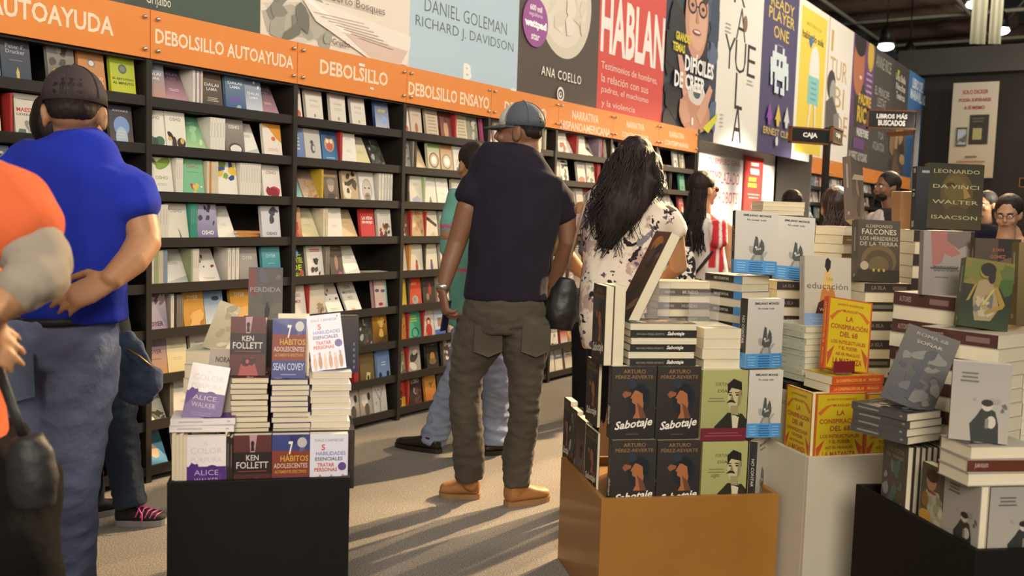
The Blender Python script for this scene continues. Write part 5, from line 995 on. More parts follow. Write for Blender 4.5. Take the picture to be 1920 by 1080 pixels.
p_ = FW.hit(1583, 688, .035); e = empty('label_holder', p_, FW.yaw); tag(e, 'small dark red card holder in front of the tilted yellow book', 'label holder')
mb = MB(); mb.box(-.042, -.001, -.02, .042, .001, .02); bevel(mb.build('card', mat('dark_red_card', '#701c20', .4), e), .0008); mb = MB(); mb.box(-.03, -.001, -.024, .03, .03, -.021); mb.build('foot', mat('clear_acrylic', '#ffffff', .05, trans=.9), e)
riser(FW, .26, 1474, 1570, 716, 'black riser under the pale stack behind the yellow books', z0=.555, dep=.15)
cpile(1506, 612, 716, 3.42, 9, 'grn', .20, .14, 's', 66, 'pale edged book in the stack left of the tilted yellow book', group=g)
sp(FW, .26, 1510, 484, 1594, 612, 'edu', 'beige book with a huge pencil tip on its cover', t=.035, lean=9, tilt=2, group=g, dyaw=-4)
# --- rear cluster
g = 'books stacked at the back right'
ACR = mat('clear_acrylic', '#ffffff', .04, trans=1)
def stand(px, py, d, yaw, w, h, label):
    mb = MB(); mb.box(-w/2, -.10, 0, w/2, 0, .003); mb.box(-w/2, -.003, .003, w/2, 0, h); mb.box(-w/2, -.10, .003, w/2, -.097, .02)
    tag(mb.build('book_stand', ACR, mtx=T(at(px, py, d)) @ RZ(R(yaw))), label, 'stand')
stand(1318, 614, 3.50, 12, .12, .13, 'clear acrylic book stand on the stack left of the pale grey novels')
stand(1228, 604, 3.40, 8, .10, .14, 'clear acrylic book stand behind the large leaning dark book')
FR1 = Fr(at(1650, 600, 3.52), yaw=R(10))
riser(FR1, 0, 1604, 1700, 760, 'black riser under the brown and cream stack', z0=0, dep=.15)
pile(FR1, 0, 1602, 1702, 531, 760, 13, ('dks', 'gray', 'dks', 'gray', 'bky', 'bky'), .19, .15, 'sp', 'brown and cream book in the tall stack under the brown novel', group=g)
sp(FR1, .03, 1607, 414, 1686, 530, 'falc', 'brown novel with golden arches upright on the tall brown and cream stack', t=.045, lean=6, tilt=1, group=g)
FR2 = Fr(at(1570, 480, 3.85), yaw=R(10))
riser(FR2, .0, 1545, 1600, 560, 'black riser under the gold spined stack', z0=0, dep=.15)
cpile(1575, 424, 560, 3.8, 8, 'gld', .20, .14, 'rt', 55, 'gold spined book in the stack behind the beige pencil book', group=g)
put(cov('phot', .16, .27, .034), T(at(1603, 424, 3.9)+Vector((0, 0, .006))) @ RZ(R(52)) @ RY(R(14)) @ RX(R(-10)), 'tall photo covered book leaning right behind the brown novel', g, 'display_book')
FR3 = Fr(at(1760, 450, 3.78), yaw=R(9))
riser(FR3, 0, 1706, 1800, 545, 'black riser under the dark spined stack behind the grey book', z0=0, dep=.16)
pile(FR3, 0, 1690, 1836, 432, 545, 5, 'dks', .26, .16, 'sp', 'thick dark spined book in the stack under the portrait volume', group=g)
sp(FR3, .03, 1742, 307, 1836, 430, 'leo', 'dark olive volume with a faint face and spaced pale capitals', t=.05, lean=3, tilt=1, dyaw=-9, group=g)
sp(FR3, .05, 1714, 312, 1748, 431, 'leosp', 'black book with small numerals just left of the portrait volume', t=.03, lean=2, group=g)
PKT = mat('kraft_wrap', '#a07a58', .5, vary=.15, scale=9)
FR4 = Fr(at(1695, 430, 4.15), yaw=R(9)); a, b = FR4.hit(1679, 440, 0), FR4.hit(1722, 440, 0)
riser(FR4, 0, 1676, 1722, 440, 'black riser under the brown wrapped parcel', z0=0, dep=.12)
mb = MB(); w_ = (b-a).length
mb.tube([(w_/2, .04, 0), (w_/2, .04, .09), (w_/2+.0, .04, .185), (w_/2, .04, .19)], [.045, .05, .058, .054], 4, side=(1, 1, 0), smooth=False); o = mb.build('wrapped_parcel', PKT, mtx=T(a) @ RZ(FR4.yaw)); tag(o, 'brown wrapped parcel behind the brown novel, left of the black book', 'parcel'); bevel(o, .006, 3)
FR5 = Fr(at(1770, 560, 2.95), yaw=R(9))
riser(FR5, .0, 1722, 1802, 800, 'black riser under the grey and pink book stack', z0=0, dep=.15)
cpile(1776, 557, 800, 2.92, 9, 'brn', .23, .15, 'sp', 60, 'brown spined book in the stack under the grey and pink one', group=g)
sp(FR5, .05, 1735, 434, 1814, 555, 'gpin', 'grey book with pink shapes left of the green woman cover', t=.035, lean=5, dyaw=-12, group=g)
FR6 = Fr(at(1850, 620, 2.75), yaw=R(9))
riser(FR6, .02, 1840, 1995, 860, 'black riser under the thick brown spined stack at right', z0=0, dep=.2)
cpile(1856, 628, 868, 2.70, 9, 'brn', .235, .165, 'sp', 54, 'thick brown spined book in the big stack at the right edge', group=g)
sp(FR6, .16, 1828, 448, 1905, 606, 'dorg', 'dark book with small orange lettering behind the green woman cover', t=.035, lean=3, dyaw=-10, group=g, dz=-.0)
sp(FR6, .05, 1803, 490, 1886, 618, 'gwom', 'green book with a seated woman painting, leaning on the big stack', t=.035, lean=10, tilt=7, dyaw=-12, group=g)
riser(FR6, .10, 1904, 1985, 872, 'black riser under the cream stack at the right edge', z0=0, dep=.17)
pile(FR6, .10, 1903, 1984, 613, 872, 9, 'crm', .17, .125, 'r', 'cream edged book in the stack cut by the right edge', group=g)
sp(FR6, .12, 1905, 456, 1975, 611, 'oli' if 0 else 'oliv', 'olive book cut off by the right edge of the photo', t=.04, lean=3, group=g)
# --- dark box at the lower right
CD = onz(1830, 1033, .55); BD = onz(1605, 907, .55)
vv = (BD-CD).normalized(); FD = Fr(CD, yaw=math.atan2(vv.x*-1, vv.y))
FD = Fr(CD, u=(vv.y, -vv.x, 0))
crate('display_box', FD, .62, (BD-CD).length, .55, CHAR, 'dark display box cut off by the lower right corner of the photo', deep=.03)
g = 'books on the dark right box'
so(FD, .022, 1831, 912, 1847, 1046, 'kman', 'brown spined grey book at the near corner of the dark box', .155, 'L', group=g)
sp(FD, .022, 1849, 914, 1956, 1050, 'kman', 'grey book with a man holding a phone, front of the dark box', t=.04, group=g)
dirv = lambda s: CD+FD.v*s+FD.u*.02
def onleft(s0, s1, z0, z1, key, label, t=.03, off=.02):
    c = CD+FD.v*((s0+s1)/2)+FD.u*(off+t/2); c.z = z0
    put(cov(key, s1-s0, z1-z0, t), T(c) @ RZ(FD.yaw-math.pi/2), label, g, 'display_book')
def sleft(px, z=.60):
    P = pl(px, 930, CD+FD.u*.02, FD.u); return (P-CD).dot(FD.v)
zd = .523
onleft(.165, .285, zd, .71, 'frid', 'painted cover with a draped woman on the left side of the dark box', t=.03)
pz = lambda px, py, s=.02: pl(px, py, CD+FD.u*s, FD.u).z
onleft(.36, .49, zd, pz(1650, 815), 'dsoc', 'dark photo covered book facing left at the rear of the dark box', t=.02)
for i in range(6):
    c = CD+FD.v*.425+FD.u*(.044+.0185*i+.009); c.z = zd
    put(cov('dsoc', .13, pz(1650, 815)-zd-.002*(i % 2), .0175), T(c) @ RZ(FD.yaw-math.pi/2), f'cream edged dark book behind the left facing one, {ORD[i]} from the left', g, 'display_book')
FL = Fr(CD+FD.v*.42+FD.u*.02, yaw=FD.yaw)
zt = pz(1650, 815)
cpile(1700, 776, 834, 2.70, 4, 'sold', .20, .15, 's', 60, 'dark lettered book in the short stack under the leaning photo cover', group=g)
ZS = at(1697, 776, 2.70).z

FS = Fr(at(1700, 770, 2.72), yaw=FD.yaw)
P0 = at(1697, 768, 2.80); P0.z = ZS+.004
put(cov('sold', .15, .235, .022), T(P0) @ RZ(FD.yaw+R(-30)) @ RY(R(17)) @ RX(-R(9)), 'dark photo covered book leaning right on a short flat stack', g, 'display_book')
pile(FD, .025, 1815, 1937, 836, 911, 3, 'kman', .19, .13, 'psp', 'cream book lying above the standing grey ones at the near corner', group=g, jit=.001)
sp(FD, .06, 1812, 682, 1872, 829, 'kman', 'grey book with a man holding a phone, standing above a brown spine', t=.045, dyaw=-32, w=.14, lean=2, group=g)
# ------------------------------------------------------------------ people
SKIN = lambda n, c: mat('skin_'+n, c, .55, vary=.06, scale=7, bump=.06, bscale=90)
SK1, SK2, SK3 = SKIN('tan', '#9c7250'), SKIN('brown', '#7c5640'), SKIN('light', '#b88c6c')
HAIR = mat('dark_hair', '#1f1613', .62, vary=.35, scale=18, bump=.4, bscale=120, stretch=(1, 1, .12), spec=.3)
HAIRB = mat('brown_hair', '#33211a', .4, vary=.35, scale=18, bump=.5, bscale=120, stretch=(1, 1, .12))
def cloth(n, c, **k): d = dict(rough=.92, vary=.10, scale=5, bump=.5, bscale=15, sheen=.03, spec=.15); d.update(k); return mat('cloth_'+n, c, **d)
def fuse(name, mb, voxel, m, parent, smooth=5, folds=0, ffreq=7, fstretch=(1, 1, 1), seed=0, paint=None, factor=.6):
    tmp = bpy.data.objects.new('tmp', mb.mesh('tmp', m)); COL.objects.link(tmp)
    r = tmp.modifiers.new('r', 'REMESH'); r.mode = 'VOXEL'; r.voxel_size = voxel; r.use_smooth_shade = True
    if smooth: s = tmp.modifiers.new('s', 'SMOOTH'); s.factor = factor; s.iterations = smooth
    dg = bpy.context.evaluated_depsgraph_get(); me = bpy.data.meshes.new_from_object(tmp.evaluated_get(dg)); bpy.data.objects.remove(tmp)
    me.name = name; n = len(me.vertices); co = np.empty(n*3, 'f'); me.vertices.foreach_get('co', co); co = co.reshape(-1, 3)
    if folds:
        no = np.empty(n*3, 'f'); me.vertices.foreach_get('normal', no); no = no.reshape(-1, 3); off = Vector((seed*3.1, seed*1.7, seed))
        st = Vector(fstretch)*ffreq; d = np.empty(n)
        for i in range(n):
            p = Vector(co[i]); q = Vector((p.x*st.x, p.y*st.y, p.z*st.z))+off
            a = noise.noise(q); b = noise.noise(q*2.3+Vector((5, 1, 2)))
            d[i] = (1-abs(a)*2.6)*.6+b*.5
        co = co+no*(d*folds)[:, None]
    me.polygons.foreach_set('use_smooth', [True]*len(me.polygons))
    base = Vector(parent.location) if parent is not None else Vector((0, 0, 0))
    yaw = parent.rotation_euler[2] if parent is not None else 0
    co = co-np.array(base); me.vertices.foreach_set('co', co.astype('f').ravel())
    if paint:
        at_ = me.color_attributes.new('Col', 'FLOAT_COLOR', 'POINT'); cc = np.ones((n, 4), 'f')
        for i in range(n): cc[i, :3] = lin(paint(Vector(co[i])+base))
        at_.data.foreach_set('color', cc.ravel())
    me.materials.clear(); me.materials.append(m); me.update()
    return link(name, me, parent)
def plain(name, mb, m, parent):
    b = Vector(parent.location); mb.v = [tuple(Vector(v)-b) for v in mb.v]; return link(name, mb.mesh(name, m), parent)
def person(label, base): e = empty('person', base); return tag(e, label, 'person')
def headm(c, yaw, pitch=0, roll=0, s=1.): return T(c) @ RZ(yaw) @ RX(pitch) @ RY(roll) @ Matrix.Scale(s, 4)
def add_head(mb, M):
    def b(c, r): mb.ball(M @ Vector(c), r, 16, 12, mtx=M.to_3x3())
    b((0, .012, .03), (.076, .098, .092)); b((0, -.018, -.03), (.064, .076, .085)); b((0, -.058, -.088), (.034, .034, .026)); b((0, -.03, -.075), (.052, .055, .035))
    b((0, -.088, -.058), (.026, .014, .012)); b((0, -.082, .028), (.05, .016, .012))
    mb.tube([M @ Vector(p) for p in ((0, -.09, .018), (0, -.104, -.005), (0, -.112, -.024), (0, -.098, -.034))], [.008, .010, .013, .010], 8)
    for sx in (-1, 1):
        b((sx*.078, .012, -.012), (.010, .022, .033)); b((sx*.084, .022, .002), (.006, .012, .022)); b((sx*.038, -.072, -.03), (.024, .022, .022))
def face_bits(M, e, lips='#8a4a40', brow=HAIR, eyes=True):
    b = Vector(e.location); mb2 = MB()
    for sx in (-1, 1):
        mb = MB(); mb.ball((M @ Vector((sx*.030, -.083, .006)))-b, .012, 12, 8); mb.build('eye', mat('eye_white', '#d8d0c8', .2), e)
        o = MB(); o.ball((M @ Vector((sx*.030, -.0925, .006)))-b, .0045, 8, 6); o.build('iris', mat('dark_iris', '#1c120e', .15), e)
        mb2.tube([(M @ Vector(p))-b for p in ((sx*.014, -.094, .024), (sx*.032, -.095, .029), (sx*.050, -.084, .024))], [.003, .004, .002], 6)
    mb2.build('eyebrows', brow, e)
    mb = MB(); mb.tube([(M @ Vector(p))-b for p in ((-.024, -.091, -.058), (-.01, -.101, -.055), (0, -.1025, -.056), (.01, -.101, -.055), (.024, -.091, -.058))], [.002, .005, .0055, .005, .002], 8); mb.build('lips', mat('lips', lips, .5), e)
def limb(mb, pts, rad, n=14): mb.tube(pts, rad, n, dome=True)
def add_hand(mb, wrist, d, palm, thumb_side, s=1., curl=25, spread=1.):
    d = Vector(d).normalized(); palm = (Vector(palm)-Vector(palm).dot(d)*d).normalized(); ac = d.cross(palm).normalized()*thumb_side; w = Vector(wrist)
    mb.tube([w-d*.02*s, w+d*.02*s, w+d*.055*s, w+d*.088*s], [.026*s, .034*s, .040*s, .037*s], 12, side=ac, ratio=.42, dome=True)
    for i, (o_, L, r) in enumerate(((.028, .072, .0088), (.0095, .080, .0090), (-.0095, .075, .0086), (-.027, .058, .0076))):
        p = w+d*(.085-.005*abs(i-1))*s+ac*o_*s; q = Matrix.Rotation(0, 3, ac); pts = [p-d*.02*s, p]; dd = (d+ac*o_*3*spread).normalized()
        for k, f in enumerate((.45, .31, .24)):
            ang = R(curl*(k+.6)*(1+.12*i)); v = dd*math.cos(ang)+palm*math.sin(ang); p = p+v*L*f*s; pts.append(p)
        mb.tube(pts, [r*s*1.05, r*s*1.1, r*s, r*s*.92, r*s*.75], 8, dome=True)
    p = w+d*.018*s+ac*.026*s; v1 = (d*.55+ac*.75+palm*.35).normalized(); v2 = (d*.85+ac*.3+palm*.45).normalized()
    mb.tube([p, p+v1*.035*s, p+v1*.035*s+v2*.03*s, p+v1*.035*s+v2*.055*s], [.015*s, .012*s, .0105*s, .008*s], 8, dome=True)
def torso(mb, rings, ac, n=24):
    """rings: (point, half width, depth ratio)"""
    P = [r[0] for r in rings]; mb.tube(P, [r[1] for r in rings], n, side=ac, ratio=[r[2] for r in rings])
def shoe(e, heel, toe, m, sole, w=.048, h=.075, name='shoe', ankle=None):
    heel, toe = Vector(heel), Vector(toe); heel.z = toe.z = 0; d = toe-heel; L = d.length; d.normalize(); ac = Vector((d.y, -d.x, 0)); up = Vector((0, 0, 1))
    mb = MB(); rows = ((0, .036, .075, .5), (.10, .042, .09, .55), (.28, .042, .095, .52), (.45, .043, .072, .5), (.62, .049, .055, .46), (.80, .050, .047, .42), (.93, .040, .040, .4), (1.0, .018, .03, .4))
    for f, ww, hh, _ in rows: 
        pass
    pts = [heel+d*L*f+up*(.018+hh/2) for f, ww, hh, _ in rows]
    n = 16; base = 0
    for f, ww, hh, _ in rows:
        for j in range(n):
            a = 2*math.pi*j/n; sx, sz = math.cos(a), math.sin(a); sx = math.copysign(abs(sx)**.8, sx); sz = math.copysign(abs(sz)**.7, sz)
            mb.v.append(tuple(heel+d*L*f+ac*ww*w/.048*sx+up*(.018+(hh*h/.075)/2*(1+sz))))
    for k in range(len(rows)-1):
        for j in range(n):
            a, b = k*n+j, k*n+(j+1) % n; mb.f.append((a, b, b+n, a+n)); mb.c.append([None]*4); mb.sm.append(True)
    mb.f.append(tuple(range(n))[::-1]); mb.c.append([None]*n); mb.sm.append(True); mb.f.append(tuple(range((len(rows)-1)*n, len(rows)*n))); mb.c.append([None]*n); mb.sm.append(True)
    if ankle is not None: mb.tube([heel+d*L*.2+up*.07, Vector(ankle)], [.045, .05], 14)
    o = plain(name, mb, m, e); sub = o.modifiers.new('s', 'SUBSURF'); sub.levels = 1; sub.render_levels = 1
    mb = MB(); m2 = 22; top, bot = [], []
    for j in range(m2):
        a = 2*math.pi*j/m2; x = .5-.5*math.cos(a)*1.03; ww = (.043+.010*max(0, math.sin(max(0, x-.35)*2.4)))*w/.048; y = ww*math.copysign(abs(math.sin(a))**.6, math.sin(a))
        q = heel+d*L*x+ac*y; bot.append(q+up*.001); top.append(q+up*.026)
    mb.face(top[::-1]); mb.face(bot)
    for j in range(m2): mb.face([bot[j], top[j], top[(j+1) % m2], bot[(j+1) % m2]])
    mb.v = [tuple(Vector(v)-Vector(e.location)) for v in mb.v]; so_ = link('sole', mb.mesh('sole', sole), o)
    return o
def cap(e, M, m, visor=None, front=None, vdir=1):
    """baseball cap on head frame M; the visor points to the face (or to the back)"""
    mb = MB(); n, k = 24, 8; b = Vector(e.location)
    for i in range(k+1):
        ph = math.pi/2*i/k
        for j in range(n):
            a = 2*math.pi*j/n; rx, ry, rz = .087, .108, .098; mb.v.append(tuple((M @ Vector((rx*math.cos(a)*math.cos(ph), .010+ry*math.sin(a)*math.cos(ph), .040+rz*math.sin(ph)*(1 if i else 1)-(.012 if i == 0 else 0))))-b))
    for i in range(k):
        for j in range(n):
            q = i*n+j, i*n+(j+1) % n; mb.f.append((q[0], q[1], q[1]+n, q[0]+n)); a = 2*math.pi*(j+.5)/n
            fr = front and math.sin(a) < -.45 and i < 6; mb.c.append([front if fr else (visor or '#333333')]*4); mb.sm.append(True)
    for j in range(6):   # seams
        a = 2*math.pi*j/6+.5; mb.tube([(M @ Vector((.0885*math.cos(a)*math.cos(p), .010+.1095*math.sin(a)*math.cos(p), .040+.0995*math.sin(p))))-b for p in [math.pi/2*q/8 for q in range(9)]], .0014, 5, col=visor or '#333333')
    mb.ball((M @ Vector((0, .010, .139)))-b, .008*M.to_scale().x, 8, 6, col=visor or '#333333')
    o = mb.build('cap', m, e); sol = o.modifiers.new('s', 'SOLIDIFY'); sol.thickness = .003
    mb = MB(); s = -1*vdir; P = []
    for i in range(13):
        a = math.pi*i/12; x = .078*math.cos(a); y = s*(.095-.02+.0*math.sin(a)); P.append((x, .010+s*(.092*math.sin(a)*.95+.02), .030, x*1.0, .010+s*(.092*math.sin(a)+.088*math.sin(a)**.7), .030-.012*math.sin(a)+.012*abs(math.cos(a))*-1))
    for i in range(12):
        a, c = P[i], P[i+1]; mb.face([(M @ Vector(a[:3]))-b, (M @ Vector(c[:3]))-b, (M @ Vector(c[3:]))-b, (M @ Vector(a[3:]))-b], visor or '#333333', smooth=True)
    o2 = link('visor', mb.mesh('visor', m), o); sol = o2.modifiers.new('s', 'SOLIDIFY'); sol.thickness = .004
    return o
def short_hair(mb, M, low=-.055, back=True):
    mb.ball(M @ Vector((0, .020, .046)), (.081, .098, .082), 18, 12, mtx=M.to_3x3()); mb.ball(M @ Vector((0, .044, .008)), (.068, .066, .046), 16, 10, mtx=M.to_3x3())
def px3(l, d): return [at(p[0], p[1], p[2] if len(p) > 2 else d) for p in l]
def legs(mb, hipc, hipw, ac, L, Rr, ratio=.72):
    """L/R: list of (point, radius)"""
    for S_ in (L, Rr): mb.tube([p for p, r in S_], [r for p, r in S_], 18, cap=True)
    mb.tube([hipc+Vector((0, 0, .06)), hipc, hipc+Vector((0, 0, -.09))], [hipw*.94, hipw, hipw*.9], 24, side=ac, ratio=ratio)
PC = mat('painted_cloth', rough=.9, attr='Col', bump=.5, bscale=15, spec=.15, vary=.06, scale=6)
# ======== man in dark polo, back view
d = 4.4; base = onz(930, 935); e = person('man in dark navy polo shirt and grey cap seen from behind, looking left', (base.x, base.y, 0))
ac = Vector((.96, .28, 0)).normalized(); nrm = Vector((-.28, .96, 0))
M = headm(at(974, 249, d), R(-108), R(-2), 0, 1.02)
sh_l, sh_r = at(897, 338, d-.06), at(1042, 345, d+.08)
mb = MB(); add_head(mb, M); limb(mb, [at(990, 262, d+.01), at(988, 300, d)], [.058, .068])
torso(mb, [(at(985, 305, d), .08, .6), (at(970, 355, d), .16, .5), (at(955, 470, d), .15, .6), (at(948, 570, d), .17, .6)], ac)
elb_l, wr_l = at(857, 455, d-.05), at(829, 545, d-.10); limb(mb, [at(905, 350, d-.04), at(876, 390, d-.06), elb_l, at(843, 495, d-.08), wr_l], [.046, .053, .046, .042, .029])
add_hand(mb, wr_l, at(838, 600, d-.12)-wr_l, Vector((1, .4, 0)), -1, 1.05, 38)
elb_r, wr_r = at(1066, 452, d+.10), at(1036, 535, d+.22); limb(mb, [at(1036, 355, d+.08), at(1062, 395, d+.10), elb_r, wr_r], [.046, .052, .045, .03]); add_hand(mb, wr_r, Vector((-.4, .5, -.5)), Vector((-1, 0, 0)), 1, 1, 30)
fuse('body', mb, .0058, SK2, e, 3)
mb = MB(); short_hair(mb, M); fuse('hair', mb, .006, HAIR, e, 2, .0015, 60)
cap(e, M, mat('cap_cloth', rough=.85, attr='Col', bump=.2, bscale=60), '#4c545c', '#c9c6c0')
mb = MB(); rg = [(at(986, 284, d+.01), .070, .85), (at(984, 292, d), .125, .66), (at(978, 301, d), .190, .54), (at(972, 316, d), .228, .50), (at(967, 350, d), .232, .50), (at(966, 390, d), .220, .54), (at(962, 430, d), .208, .60), (at(955, 490, d), .195, .64), (at(950, 540, d), .196, .64), (at(949, 562, d), .200, .64)]
torso(mb, rg, ac); limb(mb, [at(905, 340, d-.04), at(888, 352, d-.05), at(878, 372, d-.06)], [.066, .070, .066]); limb(mb, [at(1036, 350, d+.06), at(1050, 372, d+.09), at(1058, 410, d+.10)], [.064, .070, .060])
POLO = cloth('navy', '#221e2a', vary=.12); fuse('polo_shirt', mb, .008, POLO, e, 8, .009, 7, (1, 1, .5), 3)
mb = MB(); torso(mb, [(at(987, 281, d+.01), .064, .9), (at(987, 298, d), .088, .75)], ac, 20); o = plain('collar', mb, cloth('navy_collar', '#24202c'), e)
mb = MB(); hc = at(946, 585, d); LL = [(at(903, 600, d), .112), (at(893, 650, d), .113), (at(874, 703, d-.02), .068+.012), (at(872, 745, d-.02), .072), (at(874, 800, d-.01), .071), (at(879, 850, d), .074), (at(880, 898, d+.01), .066)]
RL = [(at(984, 600, d), .112), (at(984, 650, d), .112), (at(986, 703, d-.02), .080), (at(984, 745, d-.02), .074), (at(981, 800, d-.01), .072), (at(971, 850, d), .074), (at(968, 912, d-.02), .060)]
legs(mb, hc, .198, ac, LL, RL); JN = cloth('grey_denim', '#4a443c', vary=.22, scale=4, bump=.35, bscale=70, sheen=.05)
fuse('trousers', mb, .008, JN, e, 5, .0085, 10, (1, 1, 1.9), 8)
BOOT, SOLE = mat('tan_leather', '#96683a', .6, vary=.18, scale=10, bump=.1), mat('tan_sole', '#8c6a44', .7)
shoe(e, onz(900, 934), onz(824, 930), BOOT, SOLE, .050, .085, 'boot', at(881, 902, d)); shoe(e, onz(948, 950), onz(1026, 936), BOOT, SOLE, .050, .085, 'boot', at(966, 912, d-.02))
mb = MB(); w0 = wr_l+Vector((0, 0, .015)); dv = (wr_l-elb_l).normalized(); mb.tube([w0-dv*.012, w0+dv*.012], [.034, .033], 18, cap=False); o = plain('wristwatch', mb, CHROME, e); sol = o.modifiers.new('s', 'SOLIDIFY'); sol.thickness = .004
mb = MB(); mb.box(-.036, -.004, -.07, .036, .004, .07); o = bevel(mb.build('phone', mat('phone_glass', '#1c2040', .15), mtx=T(at(836, 592, d-.075)) @ RZ(R(70)) @ RX(R(8))), .003); tag(o, 'dark blue phone in the lowered left hand of the polo shirt man', 'phone')
# pockets
for px, w_ in ((903, 'left'), (990, 'right')):
    c_ = at(px, 628, d); mb = MB(); pts = [(-.065, .06), (.065, .06), (.068, -.06), (0, -.085), (-.068, -.06)]
    mb.face([c_+ac*x+Vector((0, 0, z))-nrm*(.128-abs(x)*.12) for x, z in pts]); o = plain('back_pocket', mb, mat('grey_denim_pocket', '#4a4339', .95, vary=.2, scale=6), e); sol = o.modifiers.new('s', 'SOLIDIFY'); sol.thickness = .004
# ======== man in blue shirt
d = 2.95; base = onz(110, 1190); e = person('man in royal blue T-shirt and dark cap, back turned, hand on hip', (base.x, base.y, 0))
ac = Vector((.97, -.22, 0)).normalized(); nrm = Vector((.22, .97, 0))
M = headm(at(142, 215, d), R(193), R(3), 0, 1.06)
sh_l, sh_r = at(34, 345, d+.02), at(232, 358, d-.02)
mb = MB(); add_head(mb, M); limb(mb, [at(143, 255, d+.01), at(140, 310, d)], [.064, .078])
torso(mb, [(at(138, 315, d), .09, .6), (at(133, 380, d), .17, .52), (at(130, 500, d), .15, .6), (at(118, 610, d), .15, .6)], ac)
elb, wr = at(272, 450, d-.03), at(204, 528, d-.17); limb(mb, [at(225, 365, d-.02), at(258, 402, d-.02), elb], [.05, .058, .050]); limb(mb, [elb, at(248, 488, d-.09), wr], [.052, .048, .033])
add_hand(mb, wr, at(150, 552, d-.20)-wr, Vector((0, .9, -.3)), -1, 1.12, 14, 1.2)
limb(mb, [at(48, 370, d+.02), at(0, 430, d+.02), at(10, 540, d-.05)], [.05, .052, .035])
fuse('body', mb, .006, SK1, e, 3)
mb = MB(); short_hair(mb, M, -.05); fuse('hair', mb, .006, HAIR, e, 2, .001, 60)
cap(e, M, MATS['cap_cloth'], '#352a2e', None)
mb = MB(); torso(mb, [(at(148, 270, d+.02), .085, .8), (at(146, 279, d), .125, .68), (at(143, 290, d), .178, .56), (at(139, 304, d), .215, .50), (at(136, 335, d), .236, .48), (at(134, 385, d), .226, .53), (at(132, 460, d), .20, .6), (at(136, 530, d), .178, .66), (at(140, 575, d), .172, .68), (at(142, 603, d), .172, .68)], ac)
limb(mb, [at(222, 346, d-.02), at(243, 362, d-.02), at(258, 392, d-.03)], [.074, .080, .074]); limb(mb, [at(50, 322, d+.02), at(24, 342, d+.02), at(6, 385, d+.02)], [.072, .080, .074])
BLUE = cloth('royal_blue', '#2030a0', vary=.08); fuse('t_shirt', mb, .008, BLUE, e, 8, .011, 6.5, (1, 1, .45), 5)
hc = at(112, 630, d); mb = MB(); legs(mb, hc, .188, ac, [(at(62, 650, d), .12), (at(60, 760, d), .105), (at(62, 900, d-.03), .085), (at(66, 1040, d), .078), (at(70, 1165, d+.02), .078)], [(at(150, 650, d), .118), (at(147, 720, d), .115), (at(141, 800, d-.02), .098), (at(132, 900, d-.04), .084), (at(130, 1000, d-.01), .082), (at(134, 1165, d+.02), .080)])
LJ = cloth('light_denim', '#6c7692', vary=.22, scale=4, bump=.4, bscale=60, sheen=.05); fuse('jeans', mb, .008, LJ, e, 5, .008, 9, (1, 1, 1.3), 2)
mb = MB(); torso(mb, [(at(118, 605, d), .186, .70), (at(117, 590, d), .184, .70)], ac); plain('belt', mb, mat('black_belt', '#1a1614', .5), e)
c_ = at(82, 690, d); mb = MB(); mb.face([c_+ac*x+Vector((0, 0, z))-nrm*(.135-max(0, -x)*.3) for x, z in ((-.075, .075), (.075, .07), (.078, -.06), (0, -.085), (-.07, -.05))]); o = plain('back_pocket', mb, mat('light_denim_pocket', '#5f6a80', .9, vary=.25, scale=7), e); sol = o.modifiers.new('s', 'SOLIDIFY'); sol.thickness = .004
shoe(e, Vector((at(70, 1165, d).x-.02, d-.05, 0)), Vector((at(70, 1165, d).x-.05, d+.22, 0)), DARKM, DARKM); shoe(e, Vector((at(134, 1165, d).x, d-.05, 0)), Vector((at(134, 1165, d).x+.04, d+.22, 0)), DARKM, DARKM)
# ======== person beyond the blue shirt man
d = 3.95; base = onz(230, 975); e = person('person in dark jeans and pink laced shoes, mostly hidden by the man in blue', (base.x, base.y, 0)); ac = Vector((1, .1, 0)).normalized()
M = headm(at(108, 232, d), R(175)); mb = MB(); add_head(mb, M); limb(mb, [at(110, 260, d), at(118, 310, d)], [.055, .065]); torso(mb, [(at(125, 320, d), .12, .6), (at(140, 400, d), .17, .55), (at(170, 600, d), .15, .6)], ac)
fuse('body', mb, .009, SK1, e, 2); mb = MB(); short_hair(mb, M); mb.ball(M @ Vector((0, .03, 0)), (.088, .10, .11), mtx=M.to_3x3()); fuse('hair', mb, .009, HAIR, e, 2)
mb = MB(); torso(mb, [(at(115, 300, d), .09, .7), (at(125, 335, d), .18, .5), (at(140, 420, d), .17, .55), (at(165, 560, d), .15, .6), (at(175, 640, d), .16, .6)], ac); fuse('top', mb, .012, cloth('dark_teal', '#23282e'), e, 4)
mb = MB(); legs(mb, at(182, 655, d), .16, ac, [(at(155, 660, d), .09), (at(160, 800, d), .07), (at(165, 945, d), .065)], [(at(205, 660, d), .095), (at(216, 740, d), .082), (at(228, 800, d), .068), (at(232, 870, d), .067), (at(246, 948, d), .066)])
DJ = cloth('dark_denim', '#2b3442', vary=.2, scale=4, bump=.35, bscale=70, sheen=.05); fuse('jeans', mb, .009, DJ, e, 5, .008, 11, (1, 1, 1.5), 4)
SN = mat('black_mesh', '#1e1a1c', .8, bump=.3, bscale=150); SS = mat('pale_grey_sole', '#8c8884', .7)
shoe(e, onz(216, 984), onz(312, 982), SN, SS, .044, .062, 'sneaker', at(246, 948, d)); shoe(e, onz(150, 975), onz(235, 955), SN, SS, .044, .062, 'sneaker')
mb = MB()
for k in range(5):
    p = onz(262+k*8, 984); mb.tube([p+Vector((0, -.048+.004*k, .048-.003*k)), p+Vector((.008, -.02, .085-.008*k)), p+Vector((.014, .03, .08-.008*k))], .0032, 6)
